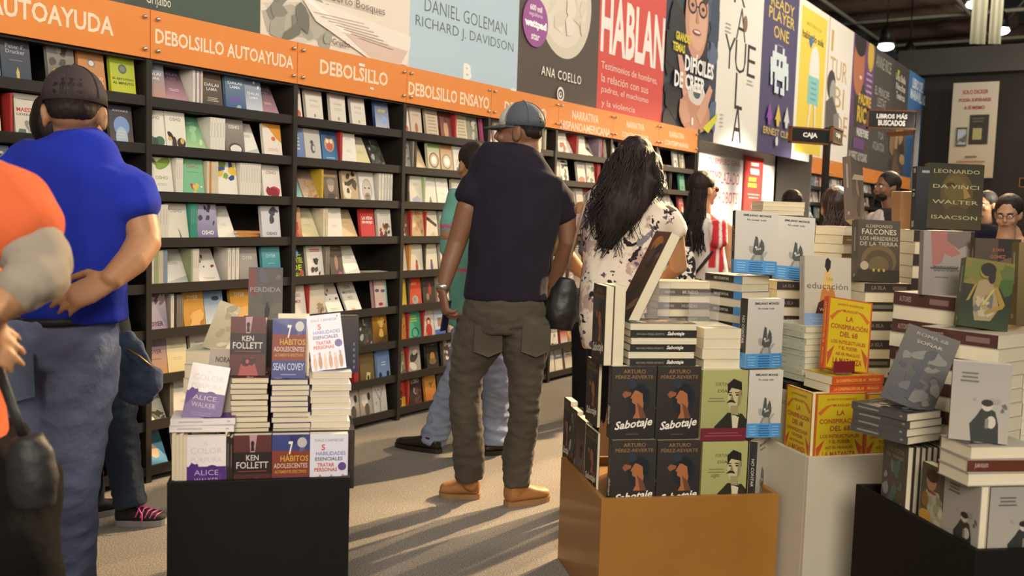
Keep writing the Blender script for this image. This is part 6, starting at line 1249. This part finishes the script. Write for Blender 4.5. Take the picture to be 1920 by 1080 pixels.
mb.tube([onz(262, 984)+Vector((0, -.03, .09)), onz(272, 984)+Vector((.01, -.06, .065)), onz(276, 984)+Vector((0, -.06, .03))], .003, 6); plain('laces', mb, mat('pink_laces', '#e0569c', .6), e)
mb = MB(); d = 3.6   # denim bag
mb.tube([at(226, 628, d), at(235, 660, d), at(250, 700, d), at(262, 742, d), at(262, 758, d)], [.045, .075, .088, .072, .03], 18, side=(1, 0, 0), ratio=.5); mb.ball(at(282, 712, d), (.045, .04, .06))
b0 = at(250, 760, d); e = empty('denim_bag', b0); tag(e, 'slouchy denim shoulder bag hanging behind the man in blue', 'bag'); fuse('pouch', mb, .008, cloth('washed_denim', '#3d495e', vary=.3, scale=9, bump=.4, bscale=60), e, 3, .012, 13, (1, 1, .7), 3)
mb = MB(); mb.tube([at(222, 632, d), at(214, 600, d), at(205, 540, d+.05), at(190, 420, d+.15), at(170, 330, d+.22)], .012, 8, ratio=.4, side=(1, 0, 0)); plain('strap', mb, MATS['cloth_washed_denim'], e)
mb = MB(); mb.tube([at(238, 655, d-.05), at(262, 668, d-.055), at(285, 688, d-.05)], .004, 6); plain('zip', mb, mat('brass', '#a8824c', .35, metal=.8), e)
# ======== teal shirt man
d = 5.35; base = onz(860, 845); e = person('person in teal shirt with pink stripes and light jeans behind the polo man', (base.x, base.y, 0)); ac = Vector((.9, -.35, 0)).normalized()
M = headm(at(886, 312, d), R(205)); mb = MB(); add_head(mb, M); limb(mb, [at(888, 335, d), at(892, 362, d)], [.055, .065]); torso(mb, [(at(893, 360, d), .11, .6), (at(895, 420, d), .17, .55), (at(900, 590, d), .15, .6)], ac)
limb(mb, [at(855, 375, d), at(842, 440, d), at(842, 480, d+.1), at(868, 500, d+.35)], [.055, .05, .042, .028]); add_hand(mb, at(868, 500, d+.35), Vector((.6, .5, 0)), Vector((0, 0, 1)), 1)
fuse('body', mb, .009, SK1, e, 2); mb = MB(); short_hair(mb, M); mb.ball(M @ Vector((0, .01, .055)), (.085, .10, .085), mtx=M.to_3x3()); fuse('hair', mb, .008, HAIR, e, 2, .003, 50)
def tealp(p):
    q = p.z*1.0; s = (q-.30) % .245; return '#b4607c' if s < .022 else '#68a398'
mb = MB(); torso(mb, [(at(890, 345, d), .08, .75), (at(892, 362, d), .16, .55), (at(895, 385, d), .20, .5), (at(897, 450, d), .19, .55), (at(900, 540, d), .18, .6), (at(900, 612, d), .185, .6)], ac); limb(mb, [at(862, 368, d), at(848, 410, d), at(841, 470, d+.05)], [.07, .065, .058])
fuse('striped_shirt', mb, .010, PC, e, 4, .010, 8, (1, 1, .6), 6, tealp)
mb = MB(); legs(mb, at(902, 625, d), .17, ac, [(at(882, 640, d), .10), (at(858, 710, d-.05), .082), (at(832, 770, d), .075), (at(812, 828, d+.02), .076)], [(at(925, 640, d), .10), (at(932, 720, d-.05), .082), (at(931, 780, d), .076), (at(930, 835, d-.02), .070)])
fuse('jeans', mb, .010, cloth('pale_denim', '#8793ac', vary=.2, scale=5, bump=.35, bscale=60), e, 5, .016, 9, (1, 1, 2.2), 7)
BS = mat('brown_black_leather', '#241a16', .45, bump=.1); shoe(e, onz(826, 850), onz(744, 836), BS, BS, .048, .07); shoe(e, onz(946, 850), onz(900, 852), BS, BS, .048, .07)
# ======== floral woman
d = 4.55; base = onz(1160, 930); e = person('woman with long dark curls in a white floral blouse, back turned', (base.x, base.y, 0)); ac = Vector((.97, .22, 0)).normalized()
M = headm(at(1188, 308, d), R(170), R(6)); mb = MB(); add_head(mb, M); limb(mb, [at(1188, 330, d), at(1182, 375, d)], [.052, .07])
torso(mb, [(at(1180, 365, d), .12, .55), (at(1172, 410, d), .15, .5), (at(1168, 480, d), .14, .6), (at(1162, 600, d), .17, .65)], ac)
sl = at(1098, 395, d-.02); elb, wr = at(1046, 462, d+.02), at(1092, 512, d+.25); limb(mb, [sl, at(1075, 425, d), elb], [.058, .052, .046]); limb(mb, [elb, at(1068, 488, d+.12), wr], [.046, .043, .03]); add_hand(mb, wr, Vector((.6, .6, .1)), Vector((0, 0, 1)), 1)
sr = at(1236, 402, d+.06); limb(mb, [sr, at(1264, 442, d+.1), at(1272, 500, d+.12), at(1250, 520, d+.3)], [.045, .05, .045, .03]); add_hand(mb, at(1250, 520, d+.3), Vector((-.6, .6, .1)), Vector((0, 0, 1)), -1)
mb.tube([at(1132, 640, d), at(1130, 930, d)], [.08, .05], 12); fuse('body', mb, .0065, SKIN('olive', '#a67a56'), e, 3)
def floral():
    m = cloth('floral', '#d8cdbc', bump=.2); nt = m.node_tree; N = nt.nodes; L = nt.links; b = N['Principled BSDF']
    tc = N.new('ShaderNodeTexCoord'); col = None
    def layer(scale, thr, soft, c, prev, seed, dist):
        mp = N.new('ShaderNodeMapping'); mp.inputs['Location'].default_value = (seed, seed*.7, seed*1.3); L.new(tc.outputs['Object'], mp.inputs[0])
        nz = N.new('ShaderNodeTexNoise'); nz.inputs['Scale'].default_value = 22; L.new(mp.outputs[0], nz.inputs['Vector'])
        mixv = N.new('ShaderNodeMix'); mixv.data_type = 'VECTOR'; mixv.inputs[0].default_value = dist; L.new(mp.outputs[0], mixv.inputs[4]); L.new(nz.outputs['Color'], mixv.inputs[5])
        vo = N.new('ShaderNodeTexVoronoi'); vo.inputs['Scale'].default_value = scale; L.new(mixv.outputs[1], vo.inputs['Vector'])
        mr = N.new('ShaderNodeMapRange'); mr.inputs[1].default_value = thr; mr.inputs[2].default_value = thr+soft; mr.inputs[3].default_value = 1; mr.inputs[4].default_value = 0; L.new(vo.outputs['Distance'], mr.inputs[0])
        mx = N.new('ShaderNodeMix'); mx.data_type = 'RGBA'; mx.inputs[7].default_value = (*lin(c), 1); L.new(mr.outputs[0], mx.inputs[0])
        if prev: L.new(prev, mx.inputs[6])
        else: mx.inputs[6].default_value = (*lin('#ddd2c2'), 1)
        return mx.outputs[2]
    col = layer(7, .30, .10, '#b39a92', col, 1.3, .12); col = layer(7, .19, .06, '#7c7480', col, 1.3, .16); col = layer(11, .25, .03, '#2c272c', col, 4.1, .14); col = layer(15, .20, .03, '#5b5560', col, 7.7, .13); col = layer(8.5, .05, .03, '#5a4a50', col, 1.3, .12)
    for l in list(b.inputs['Base Color'].links): L.remove(l)
    L.new(col, b.inputs['Base Color']); return m
mb = MB(); torso(mb, [(at(1183, 346, d), .085, .7), (at(1180, 358, d), .15, .56), (at(1174, 378, d), .205, .50), (at(1171, 405, d), .222, .50), (at(1169, 440, d), .205, .56), (at(1166, 490, d), .19, .62), (at(1162, 560, d), .195, .66), (at(1162, 612, d), .20, .68), (at(1166, 640, d), .195, .68)], ac)
limb(mb, [at(1112, 402, d), at(1096, 408, d-.01), at(1078, 420, d-.01)], [.062, .068, .066]); limb(mb, [at(1228, 404, d+.04), at(1248, 412, d+.07), at(1264, 436, d+.09)], [.070, .078, .068])
fuse('blouse', mb, .008, floral(), e, 9, .007, 8, (1, 1, .5), 9)
mb = MB(); legs(mb, at(1164, 650, d), .17, ac, [(at(1130, 660, d), .085), (at(1130, 780, d), .065), (at(1130, 925, d), .045)], [(at(1200, 660, d), .085), (at(1200, 780, d), .065), (at(1200, 925, d), .045)]); fuse('leggings', mb, .011, cloth('black', '#17161a'), e, 3)
shoe(e, onz(1130, 945)+Vector((0, -.05, 0)), onz(1130, 945)+Vector((-.02, .18, 0)), BS, BS); shoe(e, onz(1200, 945)+Vector((0, -.05, 0)), onz(1200, 945)+Vector((.02, .18, 0)), BS, BS)
def curls(e, mb0, starts, m, d, rad=.0036, wave=.016, seed=1, voxel=.008):
    """hair mass mb0 plus wavy strands; starts: list of (top px, mid px, end px)"""
    fuse('hair', mb0, voxel, m, e, 2, .006, 26, (1, 1, .35), seed)
    rr = random.Random(seed); mb = MB()
    for a, b_, c, n, sp_ in starts:
        for i in range(n):
            j = lambda s: Vector((rr.uniform(-s, s), rr.uniform(-s*.5, s*.3), rr.uniform(-s*.6, s*.6)))
            P0, P1, P2 = at(*a)+j(sp_), at(*b_)+j(sp_*1.1), at(*c)+j(sp_*1.5); ph, fq = rr.random()*6, rr.uniform(5, 9); pts = []
            for k in range(15):
                t = k/14; p = P0*(1-t)**2+P1*2*t*(1-t)+P2*t*t; w_ = wave*(.3+t); pts.append(p+Vector((w_*math.sin(ph+t*fq*2.2), w_*.5*math.cos(ph+t*fq*2), 0)))
            mb.tube(pts, [rad*(1-.6*k/14) for k in range(15)], 5)
    plain('hair_strands', mb, m, e)
mb = MB(); mb.ball(at(1190, 300, d), (.10, .115, .115)); mb.tube([at(1190, 290, d-.02), at(1188, 340, d-.07), at(1165, 390, d-.12), at(1142, 430, d-.12), at(1135, 465, d-.12)], [.11, .13, .105, .07, .03], 16, side=(1, 0, 0), ratio=.55); mb.tube([at(1205, 300, d), at(1220, 340, d-.04), at(1228, 362, d-.05)], [.09, .07, .03], 12, side=(1, 0, 0), ratio=.6)
curls(e, mb, [((1165, 285, d-.08), (1140, 350, d-.15), (1112, 440, d-.15), 34, .035), ((1180, 280, d-.09), (1165, 360, d-.17), (1140, 470, d-.14), 46, .04), ((1200, 285, d-.09), (1200, 350, d-.17), (1172, 440, d-.15), 34, .035), ((1215, 290, d-.06), (1238, 330, d-.12), (1232, 372, d-.1), 30, .025), ((1150, 300, d-.06), (1118, 360, d-.1), (1108, 410, d-.12), 24, .03)], HAIR, d)
b0 = at(1052, 620, 4.42); e2 = empty('black_handbag', b0); tag(e2, 'black handbag hanging at the left side of the woman in floral blouse', 'bag'); dd = 4.42
mb = MB(); mb.tube([at(1064, 522, dd), at(1058, 545, dd), at(1052, 590, dd), at(1050, 618, dd)], [.035, .062, .075, .055], 16, side=(1, 0, 0), ratio=.6); fuse('pouch', mb, .008, mat('black_leather', '#1c1a1b', .45, bump=.15, bscale=40), e2, 3, .006, 12)
mb = MB(); mb.tube([at(1062, 526, dd), at(1070, 480, dd-.05), at(1086, 420, dd-.13), at(1096, 385, dd-.12), at(1100, 372, dd+.02)], .006, 8, ratio=.5, side=(1, 0, 0)); plain('strap', mb, mat('tan_strap', '#8c7460', .6), e2)
# ======== figures further back (shared builder)
def simple(label, d, head, yaw, sh, hip, hw, top, trousers, skin=SK1, hair=HAIR, long=None, shw=.2, feet=None, face=False, beard=False, arms=None, pitch=0, painter=None, bun=False, bottom=None):
    b = at(hip[0], hip[1], d); e = person(label, (b.x, b.y, 0)); ac = Vector((math.cos(yaw), math.sin(yaw), 0)); M = headm(at(head[0], head[1], d), yaw, pitch)
    mb = MB(); add_head(mb, M); hd = at(head[0], head[1], d); nb = at(sh[0], sh[1], d); limb(mb, [hd-Vector((0, 0, .06)), nb+Vector((0, 0, .04))], [.052, .06])
    hp = b; md = nb*.5+hp*.5; torso(mb, [(nb, .11, .6), (nb-Vector((0, 0, .1)), shw*.9, .5), (md, shw*.8, .6), (hp, hw*.9, .6)], ac)
    for A_ in arms or []: limb(mb, px3(A_, d), [.05, .043, .04, .028][:len(A_)]); q = px3(A_, d); add_hand(mb, q[-1], q[-1]-q[-2], Vector((0, 1, 0)), 1)
    for s in (-1, 1):
        f = Vector((hp.x, hp.y, 0))+ac*s*.1; mb.tube([hp+ac*s*.08, f+Vector((0, 0, .08))], [.07, .04], 10)
    fuse('body', mb, .010, skin, e, 2)
    if face: face_bits(M, e)
    mb = MB(); mb.ball(M @ Vector((0, .030, .046)), (.092, .106, .096), mtx=M.to_3x3()); mb.ball(M @ Vector((0, .050, -.02)), (.076, .066, .06), mtx=M.to_3x3())
    if bun: mb.ball(M @ Vector((0, .10, -.01)), (.045, .045, .05), mtx=M.to_3x3()); mb.tube([M @ Vector((0, .1, -.02)), M @ Vector((0, .11, -.12))], [.035, .02], 10)
    if long: curls(e, mb, long, hair, d, .005, .006, 3, .010)
    else: fuse('hair', mb, .010, hair, e, 2, .002, 40)
    if beard: mb = MB(); mb.ball(M @ Vector((0, -.05, -.075)), (.058, .055, .042), mtx=M.to_3x3()); fuse('beard', mb, .009, HAIR, e, 2)
    mb = MB(); torso(mb, [(nb+Vector((0, 0, .025)), .075, .75), (nb, shw*.72, .55), (nb-Vector((0, 0, .06)), shw*1.02, .5), (md, shw*.88, .62), (hp, hw, .65), (hp-Vector((0, 0, .06)), hw, .65)], ac)
    for s in (-1, 1): p = nb+ac*s*shw*.82-Vector((0, 0, .05)); limb(mb, [p, p+ac*s*.04-Vector((0, 0, .13))], [.07, .062])
    fuse('top', mb, .011, top, e, 4, .008, 8, (1, 1, .6), int(head[0]) % 9, painter)
    mb = MB()
    fl = [Vector((hp.x, hp.y, .06))+ac*s*.09 for s in (-1, 1)]; legs(mb, hp-Vector((0, 0, .06)), hw*.98, ac, *[[(hp+ac*s*.085-Vector((0, 0, .08)), .09), ((hp+ac*s*.085)*.5+f*.5, .072), (f, .058)] for s, f in ((-1, fl[0]), (1, fl[1]))])
    fuse('trousers', mb, .013, trousers, e, 3)
    dv = Vector((math.sin(yaw), -math.cos(yaw), 0))
    for f in fl: shoe(e, Vector((f.x, f.y, 0))-dv*.07, Vector((f.x, f.y, 0))+dv*.19, BS, BS)
    return e, M, nb, hp, ac
BLK = MATS['cloth_black']
simple('person in black trousers almost hidden behind the woman in the floral blouse', 6.3, (1165, 372), R(170), (1160, 425), (1120, 590), .15, cloth('grey_top', '#5c5a60'), BLK)
e, M, nb, hp, ac = simple('woman with long dark hair and sunglasses in a red and white jersey', 7.0, (1320, 356), R(118), (1318, 408), (1330, 520), .17, PC, BLK, SK3, arms=[[(1362, 425), (1370, 465), (1366, 500)]], shw=.19,
    long=[((1312, 340, 6.95), (1300, 400, 6.88), (1296, 470, 6.88), 60, .045), ((1320, 335, 6.95), (1312, 400, 6.86), (1306, 465, 6.88), 50, .04), ((1305, 345, 6.98), (1285, 400, 6.95), (1284, 440, 6.95), 40, .03)],
    painter=lambda p: '#e4ded8' if (p.x > at(1350, 430, 7).x or p.z < 1.02+.0*(p.x)) and not (p.x < at(1352, 430, 7).x and p.x > at(1338, 430, 7).x) or (p.x < at(1322, 430, 7).x) else ('#e8dcd8' if int((p.x+3)*60) % 4 == 0 else '#c43a40'))
mb = MB(); b_ = Vector(e.location)
for s in (-1, 1): mb.ball((M @ Vector((s*.032, -.094, .004)))-b_, (.026, .008, .02), 12, 8, mtx=M.to_3x3())
mb.tube([(M @ Vector(p))-b_ for p in ((-.075, .0, .012), (-.07, -.07, .012), (0, -.1, .010), (.07, -.07, .012), (.075, 0, .012))], .003, 6); mb.build('sunglasses', mat('amber_lens', '#8c3c2c', .15), e)
mb = MB(); mb.tube([nb+ac*.16+Vector((0, 0, .0)), at(1350, 455, 6.86), at(1322, 490, 6.84), at(1296, 522, 6.86)], .012, 8, ratio=.3, side=(1, 0, 1)); plain('bag_strap', mb, mat('black_webbing', '#1c1a1c', .7), e)
def bw():
    m = mat('black_white_print', '#e4e0dc', .8); nt = m.node_tree; N = nt.nodes; L = nt.links; n = N.new('ShaderNodeTexNoise'); n.inputs['Scale'].default_value = 28; tc = N.new('ShaderNodeTexCoord'); L.new(tc.outputs['Object'], n.inputs['Vector'])
    c = N.new('ShaderNodeValToRGB'); c.color_ramp.interpolation = 'CONSTANT'; c.color_ramp.elements[0].color = (.012, .012, .014, 1); c.color_ramp.elements[1].position = .52; c.color_ramp.elements[1].color = (*lin('#e4e0dc'), 1); L.new(n.outputs[0], c.inputs[0]); L.new(c.outputs[0], N['Principled BSDF'].inputs['Base Color']); return m
b0 = at(1285, 530, 6.7); e = empty('patterned_bag', b0); tag(e, 'black and white patterned bag between the floral blouse and the red jersey', 'bag'); mb = MB(); mb.tube([at(1283, 462, 6.7), at(1284, 490, 6.7), at(1285, 528, 6.7)], [.05, .075, .08], 14, side=(1, 0, 0), ratio=.5); fuse('pouch', mb, .012, bw(), e, 3, .006, 12)
mb = MB(); mb.tube([at(1280, 468, 6.7), at(1284, 440, 6.75), at(1292, 415, 6.85), at(1298, 468, 6.7)], .008, 6); plain('handle', mb, MATS['black_webbing'], e)
simple('person with long brown hair, back turned, behind the pale novels', 5.9, (1566, 392), R(170), (1562, 452), (1560, 590), .16, cloth('dark_jacket', '#1e1c20'), BLK, SK3, HAIRB, long=[((1566, 370, 5.85), (1560, 420, 5.74), (1548, 468, 5.76), 70, .06), ((1575, 372, 5.85), (1580, 420, 5.75), (1578, 462, 5.76), 60, .05)])
simple('person whose dark hair just shows above the white leaflets', 8.5, (1484, 384), R(170), (1484, 430), (1484, 540), .16, cloth('dark_shirt', '#2c2a30'), BLK)
e, M, nb, hp, ac = simple('bearded man in charcoal and white top looking left', 8.0, (1662, 352), R(-70), (1668, 397), (1668, 520), .17, PC, BLK, SK2, HAIR, beard=True, face=True, shw=.2, painter=lambda p: '#dcd8d4' if p.x > at(1686, 430, 8).x or p.x < at(1650, 430, 8).x else '#35333a')
simple('man in dark top, head lowered, near the back wall at right', 9.5, (1848, 384), R(-60), (1848, 425), (1848, 530), .17, cloth('navy_dark', '#22222e'), BLK, SK1, face=True, pitch=R(8))
e, M, nb, hp, ac = simple('woman with tied dark hair and glasses in a navy top at right', 6.6, (1890, 402), R(-38), (1884, 462), (1880, 600), .17, cloth('navy_blue', '#232840'), BLK, SK3, face=True, pitch=R(14), bun=True, shw=.19, arms=[[(1916, 470), (1945, 520), (1912, 452)]])
mb = MB(); b_ = Vector(e.location)
for s in (-1, 1): mb.tube([(M @ Vector((s*.031+.021*math.cos(a), -.099, .006+.016*math.sin(a))))-b_ for a in [2*math.pi*k/14 for k in range(15)]], .0014, 5)
mb.tube([(M @ Vector(p))-b_ for p in ((-.010, -.099, .008), (0, -.102, .012), (.010, -.099, .008))], .0014, 5)
for s in (-1, 1): mb.tube([(M @ Vector(p))-b_ for p in ((s*.052, -.097, .01), (s*.078, .0, .012))], .0014, 5)
mb.build('glasses', DARKM, e)
# ======== person in orange at the left edge
d = 1.9; base = at(-95, 900, d); e = person('person in orange top with folded arms cut off by the left edge', (base.x, base.y, 0)); ac = Vector((.75, -.66, 0)).normalized()
M = headm(at(-150, 150, d), R(150)); mb = MB(); add_head(mb, M); limb(mb, [at(-150, 200, d), at(-150, 270, d)], [.056, .07])
torso(mb, [(at(-140, 290, d), .12, .6), (at(-130, 380, d), .18, .55), (at(-120, 700, d), .16, .6)], ac)
sh = at(-40, 380, d-.06); elb = at(88, 508, d-.12); limb(mb, [sh, at(38, 440, d-.10), elb], [.07, .06, .046]); wr = at(-10, 580, d-.22); limb(mb, [elb, at(50, 540, d-.16), wr], [.044, .042, .030]); add_hand(mb, wr, Vector((-.5, -.1, -.55)), Vector((.6, .5, -.2)), 1, 1.05, 26)
limb(mb, [at(-250, 330, d), at(-240, 520, d-.1), at(-60, 560, d-.22)], [.07, .05, .035]); w2 = at(-95, 600, d-.22); limb(mb, [at(-150, 575, d-.2), w2], [.035, .03]); add_hand(mb, w2, at(0, 640, d-.22)-w2, Vector((0, .7, -.6)), -1, .95, 22)
fuse('body', mb, .0055, SK1, e, 3)
mb = MB(); short_hair(mb, M); fuse('hair', mb, .008, HAIR, e, 2)
OT = cloth('coral_orange', '#c65e38', vary=.06); mb = MB(); torso(mb, [(at(-145, 262, d), .085, .75), (at(-140, 290, d), .15, .55), (at(-135, 345, d), .205, .5), (at(-130, 450, d), .20, .56), (at(-125, 600, d), .185, .62), (at(-122, 800, d), .19, .62), (at(-122, 850, d), .192, .62)], ac)
limb(mb, [at(-60, 372, d-.02), sh, at(12, 402, d-.09), at(52, 440, d-.10)], [.085, .092, .092, .080]); fuse('top', mb, .008, OT, e, 9, .006, 8, (1, 1, .7), 2)
GS = cloth('grey_knit', '#8a8074', vary=.05, bump=.15); mb = MB(); limb(mb, [at(48, 450, d-.10), at(72, 486, d-.115), at(90, 508, d-.125)], [.066, .060, .050]); limb(mb, [at(88, 510, d-.125), at(60, 528, d-.16), at(30, 545, d-.19)], [.050, .050, .044]); fuse('undersleeve', mb, .007, GS, e, 4, .005, 14, (1, 1, 1), 4)
mb = MB()
for i in range(6):
    for j in range(2):
        t = i/5; p = at(96+t*32, 438+t*72, d-.185+.01*t); q = p+Vector((.018*j, -.004-.004*j, .008*j)); mb.box(-.009, -.002, -.009, .009, .002, .009, mtx=T(q) @ RZ(R(35)) @ RY(R(40)))
mb = MB()
for i in range(7):
    p, q = at(88+i*5.6, 432+i*15, d-.12), at(94+i*5.6, 446+i*15, d-.12)
OB_ = mat('black_trousers_cloth', '#100e0e', .9, spec=.1, vary=.15, bump=.2)
mb = MB(); hp = at(-95, 860, d); legs(mb, hp, .20, ac, [(at(-190, 900, d), .12), (at(-170, 1150, d), .09), (at(-165, 1600, d), .07)], [(at(-15, 890, d-.02), .125), (at(0, 1000, d-.06), .108), (at(22, 1120, d-.06), .10), (at(30, 1600, d), .075)]); fuse('trousers', mb, .010, OB_, e, 4, .012, 7, (1, 1, 1.2), 3)
f1 = at(45, 1600, d); f2 = at(-165, 1600, d)
for f in (f1, f2): shoe(e, Vector((f.x, f.y-.06, 0)), Vector((f.x+.08, f.y+.19, 0)), BS, BS)
b0 = at(50, 960, 1.72); e = empty('camera_bag', b0); tag(e, 'small black camera bag hanging at the hip of the person in orange', 'bag'); dd = 1.72
mb = MB(); mb.tube([at(48, 818, dd), at(56, 850, dd), at(62, 900, dd), at(66, 950, dd)], [.030, .042, .045, .035], 16, side=(1, 0, 0), ratio=.8); fuse('pouch', mb, .006, mat('black_nylon', '#141314', .6, bump=.2, bscale=60), e, 3, .003, 20)
mb = MB(); mb.tube([at(46, 822, dd), at(25, 770, dd), at(0, 700, dd+.02), at(-60, 560, dd-.03), at(-110, 300, dd+.1)], .010, 8, ratio=.35, side=(1, 0, 1)); plain('strap', mb, MATS['black_nylon'], e)
# ------------------------------------------------------------------ hanging signs and poster at the back
def hsign(label, c, w, h, yaw, lines, d, post=None, t=.03):
    e = empty('direction_sign', c, yaw); tag(e, label, 'sign')
    mb = MB(); mb.box(-w/2, 0, -h/2, w/2, t, h/2); bevel(mb.build('sign_board', mat('black_sign_board', '#17130f', .5), e), .006)
    mb = MB(); k = .007
    for b in ((-w/2-k, -.004, h/2-k, w/2+k, t+.004, h/2+k), (-w/2-k, -.004, -h/2-k, w/2+k, t+.004, -h/2+k), (-w/2-k, -.004, -h/2-k, -w/2+k*.4, t+.004, h/2+k)): mb.box(*b)
    mb.build('copper_trim', mat('copper_edge', '#7c4c24', .5, metal=.2), e)
    A = Art(w, h, None, eps=.0015)
    for s, y, hh, ww in lines: A.text(s, .5, y, hh, '#f0ece4', w=ww, bold=.05)
    mb = MB(); A.into(mb, lambda x, y, l: (x-w/2, -.001-l, y-h/2)); mb.c = [[None]*len(f) for f in mb.f]; mb.build('lettering', mat('white_lettering', '#f0ece4', .5), e)
    if post is not None:
        mb = MB(); mb.box(post-.022, .0, -c.z, post+.022, .044, h/2+.02); mb.box(post-.2, -.18, -c.z, post+.2, .22, -c.z+.015); mb.build('post', mat('black_post', '#1c1a18', .5), e)
    return e
d = 8.2; a, b = at(1484, 257, d), at(1553, 252, d+.15); hsign('black sign reading CAJA on a tall black post', (a+b)/2, (b-a).length, .125, math.atan2((b-a).y, (b-a).x), [('CAJA', .5, .42, .40)], d, post=(b-a).length/2+.01)
a, b = at(1562, 253, d+.15), at(1580, 257, d+.5); hsign('short side arm of the CAJA sign turned away to the right', (a+b)/2, (b-a).length, .125, math.atan2((b-a).y, (b-a).x), [('CAJA', .5, .38, .5)], d)
d = 9.3; a, b = at(1628, 225, d), at(1716, 223, d); hsign('black sign with copper edges reading LIBROS MÁS BUSCADOS', (a+b)/2, (b-a).length, .17, math.atan2((b-a).y, (b-a).x), [('LIBROS MÁS', .70, .33, .66), ('BUSCADOS', .30, .33, .58)], d, post=(b-a).length/2+.03)
a, b = at(1662, 252, d+.3), at(1708, 245, d+.05); mb = MB(); mb.box(0, 0, -.02, (b-a).length, .03, .02); o = mb.build('sign_arm', mat('copper_edge', '#9c6430', .45), mtx=T(a) @ RZ(math.atan2((b-a).y, (b-a).x))); tag(o, 'copper coloured edge of a second sign just under the LIBROS MÁS BUSCADOS sign', 'sign')
P0 = W(20.2, -2, 0); nrm_ = W(1, 0, 0).normalized()
def bwp(px, py, X=20.3): P = pl(px, py, W(X, 0, 0), nrm_); return P
A0, A1, A2 = bwp(1776, 333), bwp(1862, 341), bwp(1869, 160); uw = -W(0, 1, 0).normalized(); w_ = (bwp(1864, 250)-bwp(1779, 250)).dot(uw); h_ = A2.z-A1.z
def d_dick(A):
    A.grad(0, 0, 1, 1, '#c8b692', '#cdc2b0')
    for t, y, w in (('SOLO DICKER', .90, .56), ('PODÍA SUPERARSE', .82, .70), ('A SÍ MISMO', .74, .46)): A.text(t, .5, y, .045, '#a8323c', w=w, bold=.03)
    A.rect(.42, .35, .84, .66, '#38342e'); A.rect(.50, .40, .70, .52, '#b0a468'); A.lines(.6, .62, .3, 2, '#6c665c', .03, .012); A.rect(.14, .33, .38, .53, '#4c4844'); A.rect(.17, .35, .36, .51, '#b4bcc0'); A.blobs(.18, .36, .34, .42, 5, ['#8c7460', '#6c6c64'], .04, 2)
    A.lines(.5, .22, .3, 1, '#5c5048', .04, .014); A.lines(.5, .17, .66, 2, '#b06c54', .035, .012)
A = Art(w_, h_, None, eps=.002); mb = MB(); mb.box(0, 0, 0, w_, .03, h_, '#c8b692'); d_dick(A); A.into(mb, lambda x, y, l: (x, -l, y))
o = mb.build('hanging_poster', PAINT, mtx=T(A0) @ RZ(math.atan2(uw.y, uw.x))); tag(o, 'cream hanging poster with red lettering and a dark book on the black back wall', 'poster')
a = at(1912, 342, 12); mb = MB(); mb.box(0, 0, -.05, .3, .03, .05, '#17130f'); mb.box(-.008, -.004, -.058, .308, .0, -.05, '#c07038'); mb.box(-.008, -.004, .05, .308, .0, .058, '#c07038'); mb.box(-.008, -.004, -.058, 0, .0, .058, '#c07038'); o = mb.build('small_sign', PAINT, mtx=T(a)); tag(o, 'small black sign with copper edge cut off by the right border', 'sign')
